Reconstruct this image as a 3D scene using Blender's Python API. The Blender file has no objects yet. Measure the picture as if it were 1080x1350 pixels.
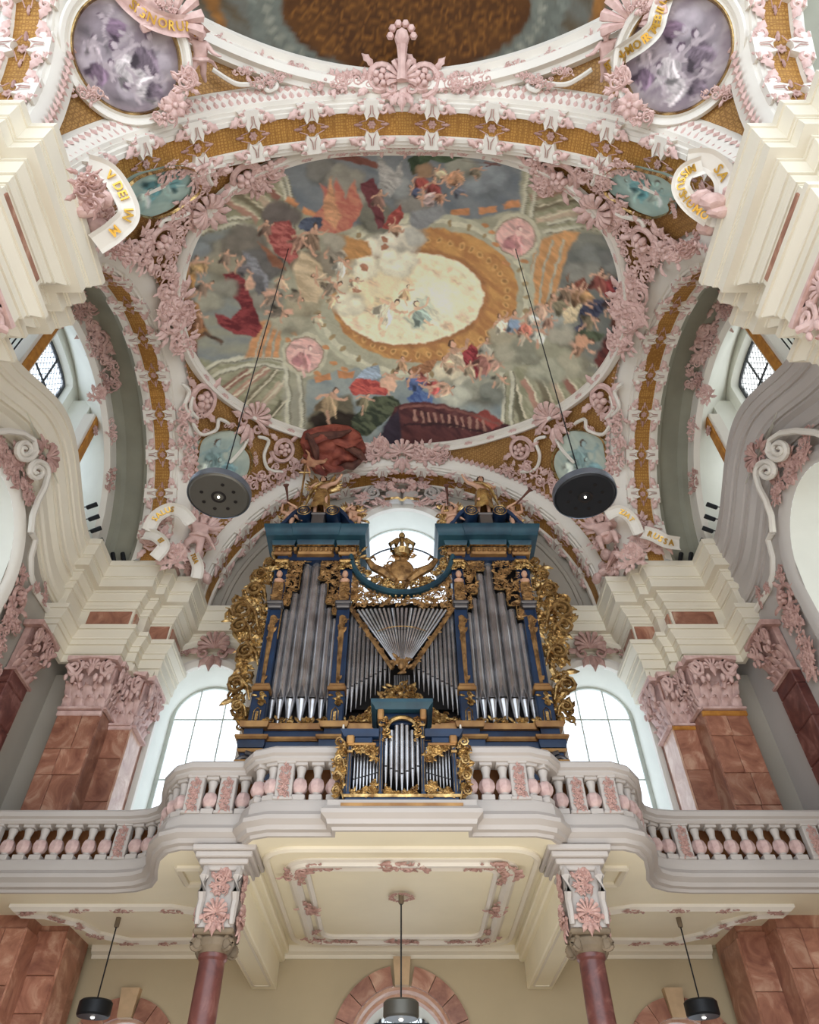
import bpy, bmesh, math, random
import numpy as np
from mathutils import Vector, Matrix
random.seed(7)
rnd = random.Random(11)
PI = math.pi
SC = bpy.context.scene
COL = SC.collection
# ------------------------------------------------------------------ camera
TH = math.radians(46.6); FPX = 930.0; PX0, PY0 = 530.0, 675.0
cam_d = bpy.data.cameras.new('camera')
cam_d.sensor_fit = 'HORIZONTAL'; cam_d.sensor_width = 36.0
cam_d.lens = FPX/1080*36; cam_d.shift_x = (540-PX0)/1080
cam_d.clip_end = 300
cam = bpy.data.objects.new('camera', cam_d); COL.objects.link(cam)
cam.location = (0, 0, 0); cam.rotation_euler = (PI/2+TH, 0, 0)
SC.camera = cam
# eye level is z = 0, the church floor is at z = -1.6
# ------------------------------------------------------------------ daylight and added fill lamps
W = bpy.data.worlds.new('overcast_sky'); SC.world = W; W.use_nodes = True
wn = W.node_tree; wn.nodes.clear()
bg = wn.nodes.new('ShaderNodeBackground'); wo = wn.nodes.new('ShaderNodeOutputWorld')
bg.inputs[0].default_value = (0.80, 0.90, 1.0, 1); bg.inputs[1].default_value = 2.6
wn.links.new(bg.outputs[0], wo.inputs[0])
SC.view_settings.view_transform = 'Standard'; SC.view_settings.look = 'None'
SC.view_settings.gamma = 1.0; SC.view_settings.use_curve_mapping = False
SC.view_settings.exposure = 0.0

def area_light(name, loc, target, sx, sy, power, color):
    l = bpy.data.lights.new(name, 'AREA'); l.shape = 'RECTANGLE'; l.size = sx; l.size_y = sy
    l.energy = power; l.color = color
    o = bpy.data.objects.new(name, l); COL.objects.link(o); o.location = loc
    d = Vector(target)-Vector(loc); o.rotation_euler = d.to_track_quat('-Z', 'Y').to_euler()
    return o
# unseen lamp standing in for daylight of the open nave behind the viewer, then fills
area_light('nave_daylight', (0, -16, 8), (0, 6, 11), 14, 14, 300, (1.0, 0.95, 0.88))
for sx_ in (-1, 1): area_light('pipe_streak_lamp', (sx_*6.6, -6.5, 12.5), (0, 12, 9), 2.6, 4.2, 100, (0.86, 0.93, 1.0))  # unseen area lamps added to put bluish streaks on the organ pipes
area_light('floor_bounce_fill', (0, 7.5, -1.4), (0, 9.5, 10), 13, 15, 1350, (1.0, 0.94, 0.84))  # unseen lamp added at floor level, brightens soffits and vaults from below
# ------------------------------------------------------------------ helpers: pixels -> points
cT, sT = math.cos(TH), math.sin(TH)
def ray(px, py):
    v = (PY0-py)/FPX; u = (px-PX0)/FPX
    return np.array([u, cT-v*sT, sT+v*cT])
def atY(px, py, Y): d = ray(px, py); return d*(Y/d[1])
def atZ(px, py, Z): d = ray(px, py); return d*(Z/d[2])
def atX(px, py, X): d = ray(px, py); return d*(X/d[0])
Z0 = 12.2
class Sail:                      # the saucer vault that springs from four round arches
    def __init__(s, P, Q, R, cy, ax, ay): s.P, s.Q, s.R, s.cy, s.ax, s.ay = P, Q, R, cy, ax, ay
    def z(s, x, y): return Z0+np.sqrt(np.maximum(0.02, s.P-s.Q*(x/s.ax)**2-s.R*((y-s.cy)/s.ay)**2))
    def n(s, p):                 # unit normal pointing down into the room
        g = np.array([2*s.Q*p[0]/s.ax**2, 2*s.R*(p[1]-s.cy)/s.ay**2, 2*(p[2]-Z0)])
        return -g/np.linalg.norm(g)
    def hit(s, px, py, off=0.0):
        d = ray(px, py)
        A = s.Q*(d[0]/s.ax)**2+s.R*(d[1]/s.ay)**2+d[2]**2
        B = -2*s.R*d[1]*s.cy/s.ay**2-2*d[2]*Z0
        Cc = s.R*s.cy**2/s.ay**2+Z0**2-s.P
        D = max(B*B-4*A*Cc, 0)
        p = d*((-B+math.sqrt(D))/(2*A))
        return p+s.n(p)*off
BAY = Sail(48.0, 33.0, 15.0, 9.75, 5.65, 4.65)
NEAR = Sail(55.0, 31.0, 24.0, -1.7, 6.1, 5.75)
# ------------------------------------------------------------------ helpers: meshes
def v3(p): return (float(p[0]), float(p[1]), float(p[2]))
class MB:
    def __init__(s): s.v = []; s.f = []
    def add(s, vs, fs):
        k = len(s.v); s.v += [v3(p) for p in vs]; s.f += [tuple(i+k for i in f) for f in fs]; return s
    def quad(s, a, b, c, d): return s.add([a, b, c, d], [(0, 1, 2, 3)])
    def box(s, x0, x1, y0, y1, z0, z1):
        vs = [(x, y, z) for x in (x0, x1) for y in (y0, y1) for z in (z0, z1)]
        return s.add(vs, [(0, 1, 3, 2), (4, 6, 7, 5), (0, 4, 5, 1), (2, 3, 7, 6), (0, 2, 6, 4), (1, 5, 7, 3)])
    def bbox(s, x0, x1, y0, y1, z0, z1, b=0.02):      # box with its edges cut
        if x0 > x1: x0, x1 = x1, x0
        if y0 > y1: y0, y1 = y1, y0
        bm = bmesh.new(); bmesh.ops.create_cube(bm, size=1)
        for q in bm.verts: q.co = ((x0+x1)/2+q.co.x*(x1-x0), (y0+y1)/2+q.co.y*(y1-y0), (z0+z1)/2+q.co.z*(z1-z0))
        bmesh.ops.bevel(bm, geom=bm.edges[:], offset=b, segments=1, affect='EDGES')
        bm.verts.ensure_lookup_table(); k = [tuple(q.co) for q in bm.verts]
        s.add(k, [[q.index for q in f.verts] for f in bm.faces]); bm.free(); return s
    def grid(s, rows, close_u=False, close_v=False):
        R = len(rows); Cn = len(rows[0]); k = len(s.v)
        for r in rows: s.v += [v3(p) for p in r]
        for i in range(R if close_v else R-1):
            for j in range(Cn if close_u else Cn-1):
                a = k+i*Cn+j; b = k+i*Cn+(j+1) % Cn; c = k+((i+1) % R)*Cn+(j+1) % Cn; d = k+((i+1) % R)*Cn+j
                s.f.append((a, b, c, d))
        return s
    def tube(s, pts, rad, n=6, flat=1.0, up=None, caps=True):
        pts = [np.array(p, float) for p in pts]; m = len(pts)
        if not hasattr(rad, '__len__'): rad = [rad]*m
        rows = []; u = np.array(up if up is not None else (0, 0, 1), float)
        for i, p in enumerate(pts):
            t = pts[min(i+1, m-1)]-pts[max(i-1, 0)]; L = np.linalg.norm(t); t = t/L if L > 1e-9 else np.array([0, 0, 1.])
            a = np.cross(t, u)
            if np.linalg.norm(a) < 1e-3: a = np.cross(t, (0, 1, 0.1))
            a /= np.linalg.norm(a); b = np.cross(a, t)
            rows.append([p+rad[i]*(math.cos(2*PI*k/n)*a+flat*math.sin(2*PI*k/n)*b) for k in range(n)])
        k = len(s.v); s.grid(rows, close_u=True)
        if caps:
            s.f.append(tuple(k+j for j in range(n))[::-1]); s.f.append(tuple(k+(m-1)*n+j for j in range(n)))
        return s
    def lathe(s, prof, c=(0, 0, 0), n=12, a0=0, a1=2*PI):      # prof = [(r, z)]
        full = abs(a1-a0-2*PI) < 1e-6; m = n if full else n+1
        rows = [[(c[0]+r*math.cos(a0+(a1-a0)*k/n), c[1]+r*math.sin(a0+(a1-a0)*k/n), c[2]+z) for k in range(m)] for r, z in prof]
        return s.grid(rows, close_u=full)
    def blob(s, c, rx, ry, rz, n=7, m=5, wob=0.0):
        rows = []
        for i in range(m+1):
            t = PI*i/m
            rows.append([(c[0]+rx*math.sin(t)*math.cos(2*PI*k/n)*(1+wob*rnd.uniform(-1, 1)), c[1]+ry*math.sin(t)*math.sin(2*PI*k/n)*(1+wob*rnd.uniform(-1, 1)), c[2]+rz*math.cos(t)) for k in range(n)])
        return s.grid(rows, close_u=True)
    def sweep(s, frames, prof, closed=False, caps=True):        # frames = [(p, a, b)], prof = [(u, v)] closed outline
        rows = [[np.array(p)+u*np.array(a)+v*np.array(b) for u, v in prof] for p, a, b in frames]
        k = len(s.v); n = len(prof); s.grid(rows, close_u=True, close_v=closed)
        if caps and not closed:
            s.f.append(tuple(k+j for j in range(n))[::-1]); m = len(rows)-1; s.f.append(tuple(k+m*n+j for j in range(n)))
        return s
    def prism(s, poly, z0, z1):                                 # poly in xy
        n = len(poly); vs = [(x, y, z0) for x, y in poly]+[(x, y, z1) for x, y in poly]
        return s.add(vs, [tuple(range(n))[::-1], tuple(range(n, 2*n))]+[(i, (i+1) % n, n+(i+1) % n, n+i) for i in range(n)])
    def xform(s, M):
        s.v = [tuple(M @ Vector(p)) for p in s.v]; return s
    def mesh(s, name, smooth=None):
        me = bpy.data.meshes.new(name); me.from_pydata(s.v, [], s.f); me.update()
        if smooth:
            bm = bmesh.new(); bm.from_mesh(me); bmesh.ops.remove_doubles(bm, verts=bm.verts, dist=1e-5)
            bmesh.ops.recalc_face_normals(bm, faces=bm.faces)
            for f in bm.faces: f.smooth = True
            for e in bm.edges:
                if len(e.link_faces) == 2 and e.calc_face_angle(0) > math.radians(smooth): e.smooth = False
            bm.to_mesh(me); bm.free()
        return me
MATS = {}
def link(name, me, mt, parent=None, M=None, smooth=28):
    if isinstance(me, MB): me = me.mesh(name, smooth)
    if mt and not me.materials: me.materials.append(MATS[mt])
    o = bpy.data.objects.new(name, me); COL.objects.link(o)
    if parent is not None:
        o.parent = parent
        o.matrix_local = WM(parent).inverted() @ (M if M is not None else Matrix.Identity(4))
        o['_w'] = 0
    elif M is not None: o.matrix_local = M
    WORLD[o.name] = M.copy() if M is not None else Matrix.Identity(4)
    return o
WORLD = {}
def WM(o): return WORLD[o.name]
def thing(name, label, cat, loc=(0, 0, 0), group=None):
    o = bpy.data.objects.new(name, None); COL.objects.link(o); o.location = loc
    o.empty_display_size = .1
    WORLD[o.name] = Matrix.Translation(loc); tag(o, label, cat, group); return o
def tag(o, label=None, cat=None, group=None, kind=None):
    if label: o['label'] = label
    if cat: o['category'] = cat
    if group: o['group'] = group
    if kind: o['kind'] = kind
    return o
def struct(name, mb, mt, label=None, smooth=40):
    o = link(name, mb, mt, smooth=smooth); o['kind'] = 'structure'
    if label: o['label'] = label
    return o
def empty_struct(name, label):
    o = bpy.data.objects.new(name, None); COL.objects.link(o); WORLD[o.name] = Matrix.Identity(4)
    o['kind'] = 'structure'; o['label'] = label; return o
def frame_M(p, n, up, sc=1.0, sx=None):          # local Z = n (out of the surface), local Y = up
    n = Vector(n).normalized(); up = Vector(up); up = (up-n*up.dot(n)).normalized(); x = up.cross(n)
    M = Matrix((x, up, n)).transposed().to_4x4()
    S = Matrix.Diagonal((sx if sx is not None else sc, sc, sc, 1))
    return Matrix.Translation(Vector(p)) @ M @ S
def copy_tree(o, parent=None, suffix=None):
    c = o.copy(); COL.objects.link(c); c.parent = parent
    for ch in o.children: copy_tree(ch, c)
    return c
# ------------------------------------------------------------------ materials
def srgb(r, g, b):
    f = lambda c: (c/255)/12.92 if c/255 <= .04045 else ((c/255+.055)/1.055)**2.4
    return (f(r), f(g), f(b), 1)
def mat(name, rgb, rough=.7, metal=0.0, vary=.08, scale=1.5, bump=0.0, bscale=20, rgb2=None, objvar=0.0, spec=.4):
    m = bpy.data.materials.new(name); m.use_nodes = True; nt = m.node_tree; N = nt.nodes; L = nt.links
    b = N['Principled BSDF']; b.inputs['Roughness'].default_value = rough; b.inputs['Metallic'].default_value = metal
    b.inputs['Specular IOR Level'].default_value = spec
    c = srgb(*rgb); tc = N.new('ShaderNodeTexCoord'); nz = N.new('ShaderNodeTexNoise')
    nz.inputs['Scale'].default_value = scale; nz.inputs['Detail'].default_value = 6; L.new(tc.outputs['Object'], nz.inputs['Vector'])
    mx = N.new('ShaderNodeMix'); mx.data_type = 'RGBA'
    rp = N.new('ShaderNodeValToRGB'); rp.color_ramp.elements[0].position = .35; rp.color_ramp.elements[1].position = .65
    L.new(nz.outputs['Fac'], rp.inputs[0])
    c2 = srgb(*rgb2) if rgb2 else tuple(x*(1-vary*2) for x in c[:3])+(1,)
    mx.inputs[6].default_value = c; mx.inputs[7].default_value = c2
    L.new(rp.outputs[0], mx.inputs[0]); out = mx.outputs[2]
    if objvar:
        oi = N.new('ShaderNodeObjectInfo'); hs = N.new('ShaderNodeHueSaturation')
        mr = N.new('ShaderNodeMapRange'); mr.inputs[3].default_value = 1-objvar; mr.inputs[4].default_value = 1+objvar
        L.new(oi.outputs['Random'], mr.inputs[0]); L.new(mr.outputs[0], hs.inputs['Value']); L.new(out, hs.inputs['Color']); out = hs.outputs[0]
    L.new(out, b.inputs['Base Color'])
    if bump:
        n2 = N.new('ShaderNodeTexNoise'); n2.inputs['Scale'].default_value = bscale; L.new(tc.outputs['Object'], n2.inputs['Vector'])
        bp = N.new('ShaderNodeBump'); bp.inputs['Strength'].default_value = bump; bp.inputs['Distance'].default_value = .03
        L.new(n2.outputs['Fac'], bp.inputs['Height']); L.new(bp.outputs[0], b.inputs['Normal'])
    MATS[name] = m; return m
mat('soffit_cream', (244, 235, 208), .6, vary=.04, scale=.6)
mat('cream', (230, 221, 202), .6, vary=.04, scale=.6)
mat('white', (228, 221, 210), .5, vary=.04, scale=.8)
mat('bulb_pink', (204, 176, 170), .7, rgb2=(180, 150, 146), scale=9)
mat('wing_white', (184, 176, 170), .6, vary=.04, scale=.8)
mat('pink', (222, 190, 182), .7, rgb2=(196, 160, 152), scale=5, bump=.4, bscale=14)
mat('rose', (200, 164, 154), .7, rgb2=(168, 130, 122), scale=5, bump=.4, bscale=14)
mat('gold', (204, 172, 116), .27, metal=.8, rgb2=(116, 84, 48), scale=7, bump=.3, bscale=18)
mat('old_gold', (186, 144, 92), .45, metal=.5, rgb2=(104, 74, 44), scale=6, bump=.3, bscale=18)
mat('gilt_wood', (176, 134, 82), .5, metal=.4, rgb2=(136, 96, 58), scale=3)
mat('blue', (24, 50, 82), .45, rgb2=(12, 30, 56), scale=2)
mat('teal', (38, 76, 88), .4, rgb2=(22, 52, 68), scale=2)
mat('dark', (22, 16, 14), .9)
mat('tin', (192, 192, 196), .2, metal=.8, rgb2=(150, 146, 146), scale=2)
mat('tin_dark', (120, 118, 120), .4, metal=.9)
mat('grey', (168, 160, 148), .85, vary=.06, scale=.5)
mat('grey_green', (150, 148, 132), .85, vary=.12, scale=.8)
mat('beige', (190, 174, 144), .85, vary=.06, scale=.5)
mat('brown', (150, 98, 56), .8, rgb2=(118, 74, 42), scale=3)
mat('iron', (34, 36, 40), .5, metal=.4)
mat('lamp_metal', (96, 94, 88), .45, metal=.5, vary=.05)
mat('lamp_rim', (120, 128, 140), .3, metal=.8, vary=.05)
mat('floor', (150, 134, 116), .5, vary=.2, scale=1)
mat('ochre', (196, 136, 58), .6, rgb2=(166, 108, 44), scale=6)
mat('stone', (206, 176, 140), .7, vary=.1, scale=4)
mat('capital_stone', (128, 112, 92), .7, vary=.15, scale=5)
mat('flesh', (206, 160, 132), .6, vary=.08, scale=4)
mat('hair', (70, 50, 38), .8)
mat('letter_gold', (214, 168, 74), .3, metal=.7)
mat('reveal', (232, 232, 222), .7, vary=.03)
mat('iron_bar', (60, 62, 66), .5)
mat('glare_pale_bar', (196, 200, 190), .6)  # window glare put into the bar colour; the pale frames share it
mat('red_cloth', (158, 84, 66), .75, rgb2=(112, 52, 44), scale=3, bump=.5, bscale=5)
mat('dark_cloth', (104, 66, 54), .8, rgb2=(74, 44, 38), scale=3, bump=.5, bscale=5)
mat('painted_flesh', (196, 146, 112), .7, rgb2=(166, 112, 84), scale=5)
def marble(name, a, b, c, scale=1.2, objvar=.16, rough=.35):
    m = bpy.data.materials.new(name); m.use_nodes = True; nt = m.node_tree; N = nt.nodes; L = nt.links
    bs = N['Principled BSDF']; bs.inputs['Roughness'].default_value = rough
    tc = N.new('ShaderNodeTexCoord'); oi = N.new('ShaderNodeObjectInfo')
    ad = N.new('ShaderNodeVectorMath'); ad.operation = 'ADD'
    sc_ = N.new('ShaderNodeVectorMath'); sc_.operation = 'SCALE'; sc_.inputs[0].default_value = (7, 13, 5)
    L.new(oi.outputs['Random'], sc_.inputs['Scale']); L.new(tc.outputs['Object'], ad.inputs[0]); L.new(sc_.outputs[0], ad.inputs[1])
    n1 = N.new('ShaderNodeTexNoise'); n1.inputs['Scale'].default_value = scale; n1.inputs['Detail'].default_value = 9; n1.inputs['Roughness'].default_value = .62; n1.inputs['Distortion'].default_value = 1.6
    L.new(ad.outputs[0], n1.inputs['Vector'])
    r = N.new('ShaderNodeValToRGB'); e = r.color_ramp.elements; e[0].position = .3; e[0].color = srgb(*b); e[1].position = .52; e[1].color = srgb(*a)
    x = e.new(.68); x.color = srgb(*c); y = e.new(.74); y.color = srgb(*a)
    L.new(n1.outputs['Fac'], r.inputs[0]); hs = N.new('ShaderNodeHueSaturation'); mr = N.new('ShaderNodeMapRange')
    mr.inputs[3].default_value = 1-objvar; mr.inputs[4].default_value = 1+objvar
    L.new(oi.outputs['Random'], mr.inputs[0]); L.new(mr.outputs[0], hs.inputs['Value']); L.new(r.outputs[0], hs.inputs['Color'])
    L.new(hs.outputs[0], bs.inputs['Base Color']); MATS[name] = m
marble('marble', (164, 112, 90), (122, 74, 58), (196, 156, 132), 1.5)
marble('marble_dark', (104, 60, 54), (74, 40, 40), (140, 98, 90), 1.8, .12)
marble('marble_pale', (206, 164, 140), (180, 128, 106), (230, 200, 180), 1.4, .1)
def lattice(name, base, line, per, rot=PI/4, rough=.55, metal=.25):
    m = bpy.data.materials.new(name); m.use_nodes = True; nt = m.node_tree; N = nt.nodes; L = nt.links
    bs = N['Principled BSDF']; bs.inputs['Roughness'].default_value = rough; bs.inputs['Metallic'].default_value = metal
    tc = N.new('ShaderNodeTexCoord'); v = N.new('ShaderNodeTexVoronoi'); v.inputs['Scale'].default_value = per; v.feature = 'DISTANCE_TO_EDGE'
    v.inputs['Randomness'].default_value = .35; L.new(tc.outputs['Object'], v.inputs['Vector'])
    r = N.new('ShaderNodeValToRGB'); r.color_ramp.elements[0].position = .06; r.color_ramp.elements[0].color = srgb(*line); r.color_ramp.elements[1].position = .2; r.color_ramp.elements[1].color = srgb(*base)
    L.new(v.outputs['Distance'], r.inputs[0])
    n1 = N.new('ShaderNodeTexNoise'); n1.inputs['Scale'].default_value = 1.3; L.new(tc.outputs['Object'], n1.inputs['Vector'])
    mx = N.new('ShaderNodeMix'); mx.data_type = 'RGBA'; mx.blend_type = 'MULTIPLY'; mx.inputs[0].default_value = .5
    L.new(r.outputs[0], mx.inputs[6]); L.new(n1.outputs['Fac'], mx.inputs[7]); L.new(mx.outputs[2], bs.inputs['Base Color'])
    bp = N.new('ShaderNodeBump'); bp.inputs['Strength'].default_value = .5; bp.inputs['Distance'].default_value = .02
    L.new(v.outputs['Distance'], bp.inputs['Height']); L.new(bp.outputs[0], bs.inputs['Normal']); MATS[name] = m
lattice('gold_ground', (196, 148, 82), (158, 112, 58), 15)
lattice('gold_band', (212, 158, 78), (176, 122, 54), 17)
def vcol(name, rough=.8):
    m = bpy.data.materials.new(name); m.use_nodes = True; nt = m.node_tree
    a = nt.nodes.new('ShaderNodeAttribute'); a.attribute_name = 'paint'
    nt.links.new(a.outputs['Color'], nt.nodes['Principled BSDF'].inputs['Base Color'])
    nt.nodes['Principled BSDF'].inputs['Roughness'].default_value = rough; nt.nodes['Principled BSDF'].inputs['Specular IOR Level'].default_value = .2
    MATS[name] = m
vcol('painted')
def glass(name, tint, fac):
    m = bpy.data.materials.new(name); m.use_nodes = True; nt = m.node_tree; N = nt.nodes; L = nt.links; N.clear()
    o = N.new('ShaderNodeOutputMaterial'); t = N.new('ShaderNodeBsdfTransparent'); t.inputs[0].default_value = tint
    g = N.new('ShaderNodeBsdfTranslucent'); g.inputs[0].default_value = tint
    mx = N.new('ShaderNodeMixShader'); mx.inputs[0].default_value = fac
    L.new(t.outputs[0], mx.inputs[1]); L.new(g.outputs[0], mx.inputs[2]); L.new(mx.outputs[0], o.inputs[0]); MATS[name] = m
glass('pane', (.97, .98, 1, 1), .3)
glass('pane_warm', (1, .93, .84, 1), .3)
# ------------------------------------------------------------------ ornament shapes (flat in xy, relief in z)
def spiral(r, turns, a0=0, hand=1, n=None, inner=.12, c=(0, 0)):
    n = n or int(8*turns)+2
    return [(c[0]+r*(1-(1-inner)*t)*math.cos(a0+hand*2*PI*turns*t), c[1]+r*(1-(1-inner)*t)*math.sin(a0+hand*2*PI*turns*t), 0) for t in [i/(n-1) for i in range(n)]]
def scroll(mb, c, r, a0, hand=1, turns=1.4, w=.2, z=0.0, tail=None, n=5, flat=1.0):
    pts = spiral(r, turns, a0, hand, c=c); pts = [(x, y, z+w*r*.8+.25*r*i/len(pts)) for i, (x, y, _) in enumerate(pts)]
    rad = [w*r*(1-.45*i/len(pts)) for i in range(len(pts))]
    if tail is not None:
        x, y, zz = pts[0]; pts = [(tail[0], tail[1], zz*.7), ((tail[0]+x)/2+.12*(y-tail[1])*hand, (tail[1]+y)/2-.12*(x-tail[0])*hand, zz)]+pts; rad = [w*r*.35, w*r*.85]+rad
    mb.tube(pts, rad, n, flat); return mb
def leaf(mb, b, ang, L, Wd, curl=.5, z=0.0, seg=5, lobes=True):
    ca, sa = math.cos(ang), math.sin(ang); rows = []
    for i in range(seg+1):
        t = i/seg; w = Wd*math.sin(PI*min(1, .12+.88*t))**.7*(1 if not lobes or i % 2 else .66)*.5
        if i == seg: w = .02*Wd
        zz = z+curl*L*(math.sin(PI*t*.8)*.5); row = []
        for s_, dz in ((-1, -.12), (-.5, .04), (0, .12), (.5, .04), (1, -.12)):
            x = t*L; y = s_*w; row.append((b[0]+x*ca-y*sa, b[1]+x*sa+y*ca, zz+dz*Wd))
        rows.append(row)
    mb.grid(rows); return mb
def rosette(mb, c, r, n=6, z=0.0):
    for k in range(n): leaf(mb, (c[0], c[1]), 2*PI*k/n, r, r*.8, .5, z, 4, False)
    mb.blob((c[0], c[1], z+r*.3), r*.25, r*.25, r*.25, 6, 4); return mb
def shell(mb, c, r, a0=-.2, a1=PI+.2, n=9, z=0):
    for k in range(n):
        a = a0+(a1-a0)*k/(n-1); L = r*(.85+.15*math.sin(PI*k/(n-1)))
        pts = [(c[0]+L*t*math.cos(a), c[1]+L*t*math.sin(a), z+.35*r*math.sin(PI*t*.75)) for t in (0.05, .35, .7, .95, 1)]
        mb.tube(pts, [r*.05, r*.08, r*.14, r*.17, r*.06], 5, .8)
    return mb
def cluster(seed, rx, ry, ns=7, nl=10, sc=1.0, nb=4, n=4):
    R = random.Random(seed); mb = MB()
    for i in range(ns):
        a = R.uniform(0, 2*PI); q = math.sqrt(R.random())*.8; r = sc*min(rx, ry)*R.uniform(.3, .6)
        scroll(mb, (rx*q*math.cos(a), ry*q*math.sin(a)), r, R.uniform(0, 6.3), R.choice((-1, 1)), R.uniform(1.1, 1.6), .24, 0, (rx*q*math.cos(a)+R.uniform(-1, 1)*r*1.8, ry*q*math.sin(a)+R.uniform(-1, 1)*r*1.8), n)
    for i in range(nl):
        a = R.uniform(0, 2*PI); q = .35+.45*R.random(); L = sc*min(rx, ry)*R.uniform(.5, .9)
        leaf(mb, (rx*q*math.cos(a), ry*q*math.sin(a)), a+R.uniform(-.8, .8), L, L*.55, .5, 0)
    for i in range(nb):
        a = R.uniform(0, 2*PI); q = R.random()*.5; r = sc*min(rx, ry)*.2
        mb.blob((rx*q*math.cos(a), ry*q*math.sin(a), r*.6), r, r, r, 6, 4)
    return mb
ORN = {}
for i in range(5): ORN['cluster%d' % i] = cluster(20+i, .5, .5).mesh('cluster', 50)
for i in range(3): ORN['long%d' % i] = cluster(40+i, 1.0, .32, 9, 12, 1.2).mesh('garland', 50)
ORN['shell'] = shell(MB(), (0, -.25), .75).mesh('shell', 50)
m_ = MB(); shell(m_, (0, 0), .55, -.3, PI+.3, 9)
for s_ in (-1, 1):
    scroll(m_, (s_*.28, -.22), .2, PI/2, -s_, 1.3, .3, 0, (0, .05)); leaf(m_, (s_*.1, -.3), -PI/2+s_*.5, .5, .25); leaf(m_, (s_*.3, -.1), s_*-.2+(PI if s_ < 0 else 0), .5, .26)
leaf(m_, (0, -.25), -PI/2, .65, .3); ORN['palmette'] = m_.mesh('palmette', 50)
ORN['rosette'] = rosette(MB(), (0, 0), .5, 7).mesh('rosette', 50)
# big round C-scroll medallion with flowers in it
m_ = MB(); m_.tube(spiral(.5, 1.15, -PI/2, 1, 20, .55), [.09]*18+[.06, .03], 5)
for k in range(5): m_.blob((.17*math.cos(k*1.257), .17*math.sin(k*1.257), .12), .11, .11, .12, 6, 4, .1)
m_.blob((0, 0, .16), .1, .1, .12, 6, 4)
for k in range(4): leaf(m_, (.45*math.cos(k*1.5+.6), .45*math.sin(k*1.5+.6)), k*1.5+.9, .42, .24)
ORN['round_scroll'] = m_.mesh('round_scroll', 50)
# white bell between two volutes, and its pink curls, for the arch bands
def band_unit():
    w = MB(); p = MB(); g = MB()
    for s_ in (1,):
        out = [(-.12, .11), (-.05, .17), (.05, .17), (.12, .11), (.16, .22), (.24, .36), (.3, .50), (-.3, .50), (-.24, .36), (-.16, .22)]
        poly = [(x, s_*y) for x, y in out]
        if s_ < 0: poly = poly[::-1]
        w.prism(poly, -.04, .13)
        for q in (-1, 1):
            pass
            [g.tube([(q*.02, s2*.4, .15), (q*.03, s2*.25, .16), (q*.12, s2*.1, .1), (q*.28, s2*.05, .06)], .011, 4) for s2 in (-1, 1)]
            w.blob((q*.2, s_*.36, .1), .09, .1, .07, 8, 5)
    rosette(g, (0, 0), .1, 6, .04)
    for q in (-1, 1):
        leaf(g, (q*.2, 0), 0 if q > 0 else PI, .2, .08, .3, .03); g.blob((q*.36, 0, .04), .03, .03, .03, 5, 4)
    return w.mesh('scroll_bracket', 40), g.mesh('tendril', 50)
def curl_unit(q):
    p = MB(); scroll(p, (q*.27, .33), .125, PI/2, q, 1.4, .34, .08, (q*.12, .52)); leaf(p, (q*.28, .38), (-.5 if q > 0 else PI+.5), .28, .2, .5, .1); return p.mesh('leaf_curl', 50)
UW, UG = band_unit(); UP = [curl_unit(-1), curl_unit(1)]
# pilaster capital 1 wide, 1 high, .35 deep, front at +z
def capital_mesh(seed=1):
    mb = MB(); R = random.Random(seed)
    mb.box(-.5, .5, -.0, .04, -.2, .1); mb.box(-.44, .44, 0, .95, -.2, -.03)
    def cl(x, y, L, Wd, out, lean=0):
        rows = []
        for i in range(8):
            t = i/7; w = Wd*(.62+.38*math.sin(PI*t*1.1))*.5*(1 if i % 2 else .84)*(1 if i < 6 else (.75 if i == 6 else .3)); yy = y+L*(t if t < .8 else .8-(t-.8)*.6); zz = -.02+out*t**2.2
            rows.append([(x+lean*t*L+q*w, yy-(abs(q)**2)*.03, zz+(-.06*abs(q)+(.03 if abs(q) == .5 else 0))*Wd*3) for q in (-1, -.5, 0, .5, 1)])
        mb.grid(rows)
    for x in (-.38, -.13, .13, .38): cl(x, .02, .32, .24, .2, x*.15)
    for x in (-.26, 0, .26): cl(x, .24, .34, .25, .26, x*.2)
    for x in (-.42, .42): cl(x, .26, .36, .2, .24, x*.4)
    for s_ in (-1, 1):
        scroll(mb, (s_*.4, .77), .2, PI/2, s_, 1.7, .24, .16, (s_*.02, .86), 6)
        mb.tube([(s_*.16, .42, .06), (s_*.24, .58, .12), (s_*.4, .68, .2), (s_*.56, .8, .3)], [.05, .06, .06, .05], 6)
        mb.blob((s_*.17, .58, .2), .06, .09, .07, 7, 5); mb.blob((s_*.33, .52, .24), .06, .08, .06, 7, 5); mb.blob((s_*.5, .56, .26), .05, .07, .05, 7, 5)
    leaf(mb, (0, .9), -PI/2, .3, .2, .5, .2); shell(mb, (0, .78), .22, 0, PI, 7, .16)
    top = [(-.6, .9), (-.3, .95), (0, .965), (.3, .95), (.6, .9), (.62, 1.0), (-.62, 1.0)]
    mb.prism(top, -.2, .3); return mb.mesh('capital', 45)
CAP = capital_mesh()

def orn(key, p, n, up, s, mt='pink', parent=None, name=None, sx=None):
    me = ORN[key]; k = key+mt
    if k not in ORN:
        c = me.copy(); c.materials.clear(); c.materials.append(MATS[mt]); ORN[k] = c
    nm = name or key.rstrip('0123456789')
    return link(nm, ORN[k], None, parent, frame_M(p, n, up, s, sx))
def shared(key, me, mt):
    if key not in ORN:
        me.materials.clear(); me.materials.append(MATS[mt]); ORN[key] = me
    return ORN[key]
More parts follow.
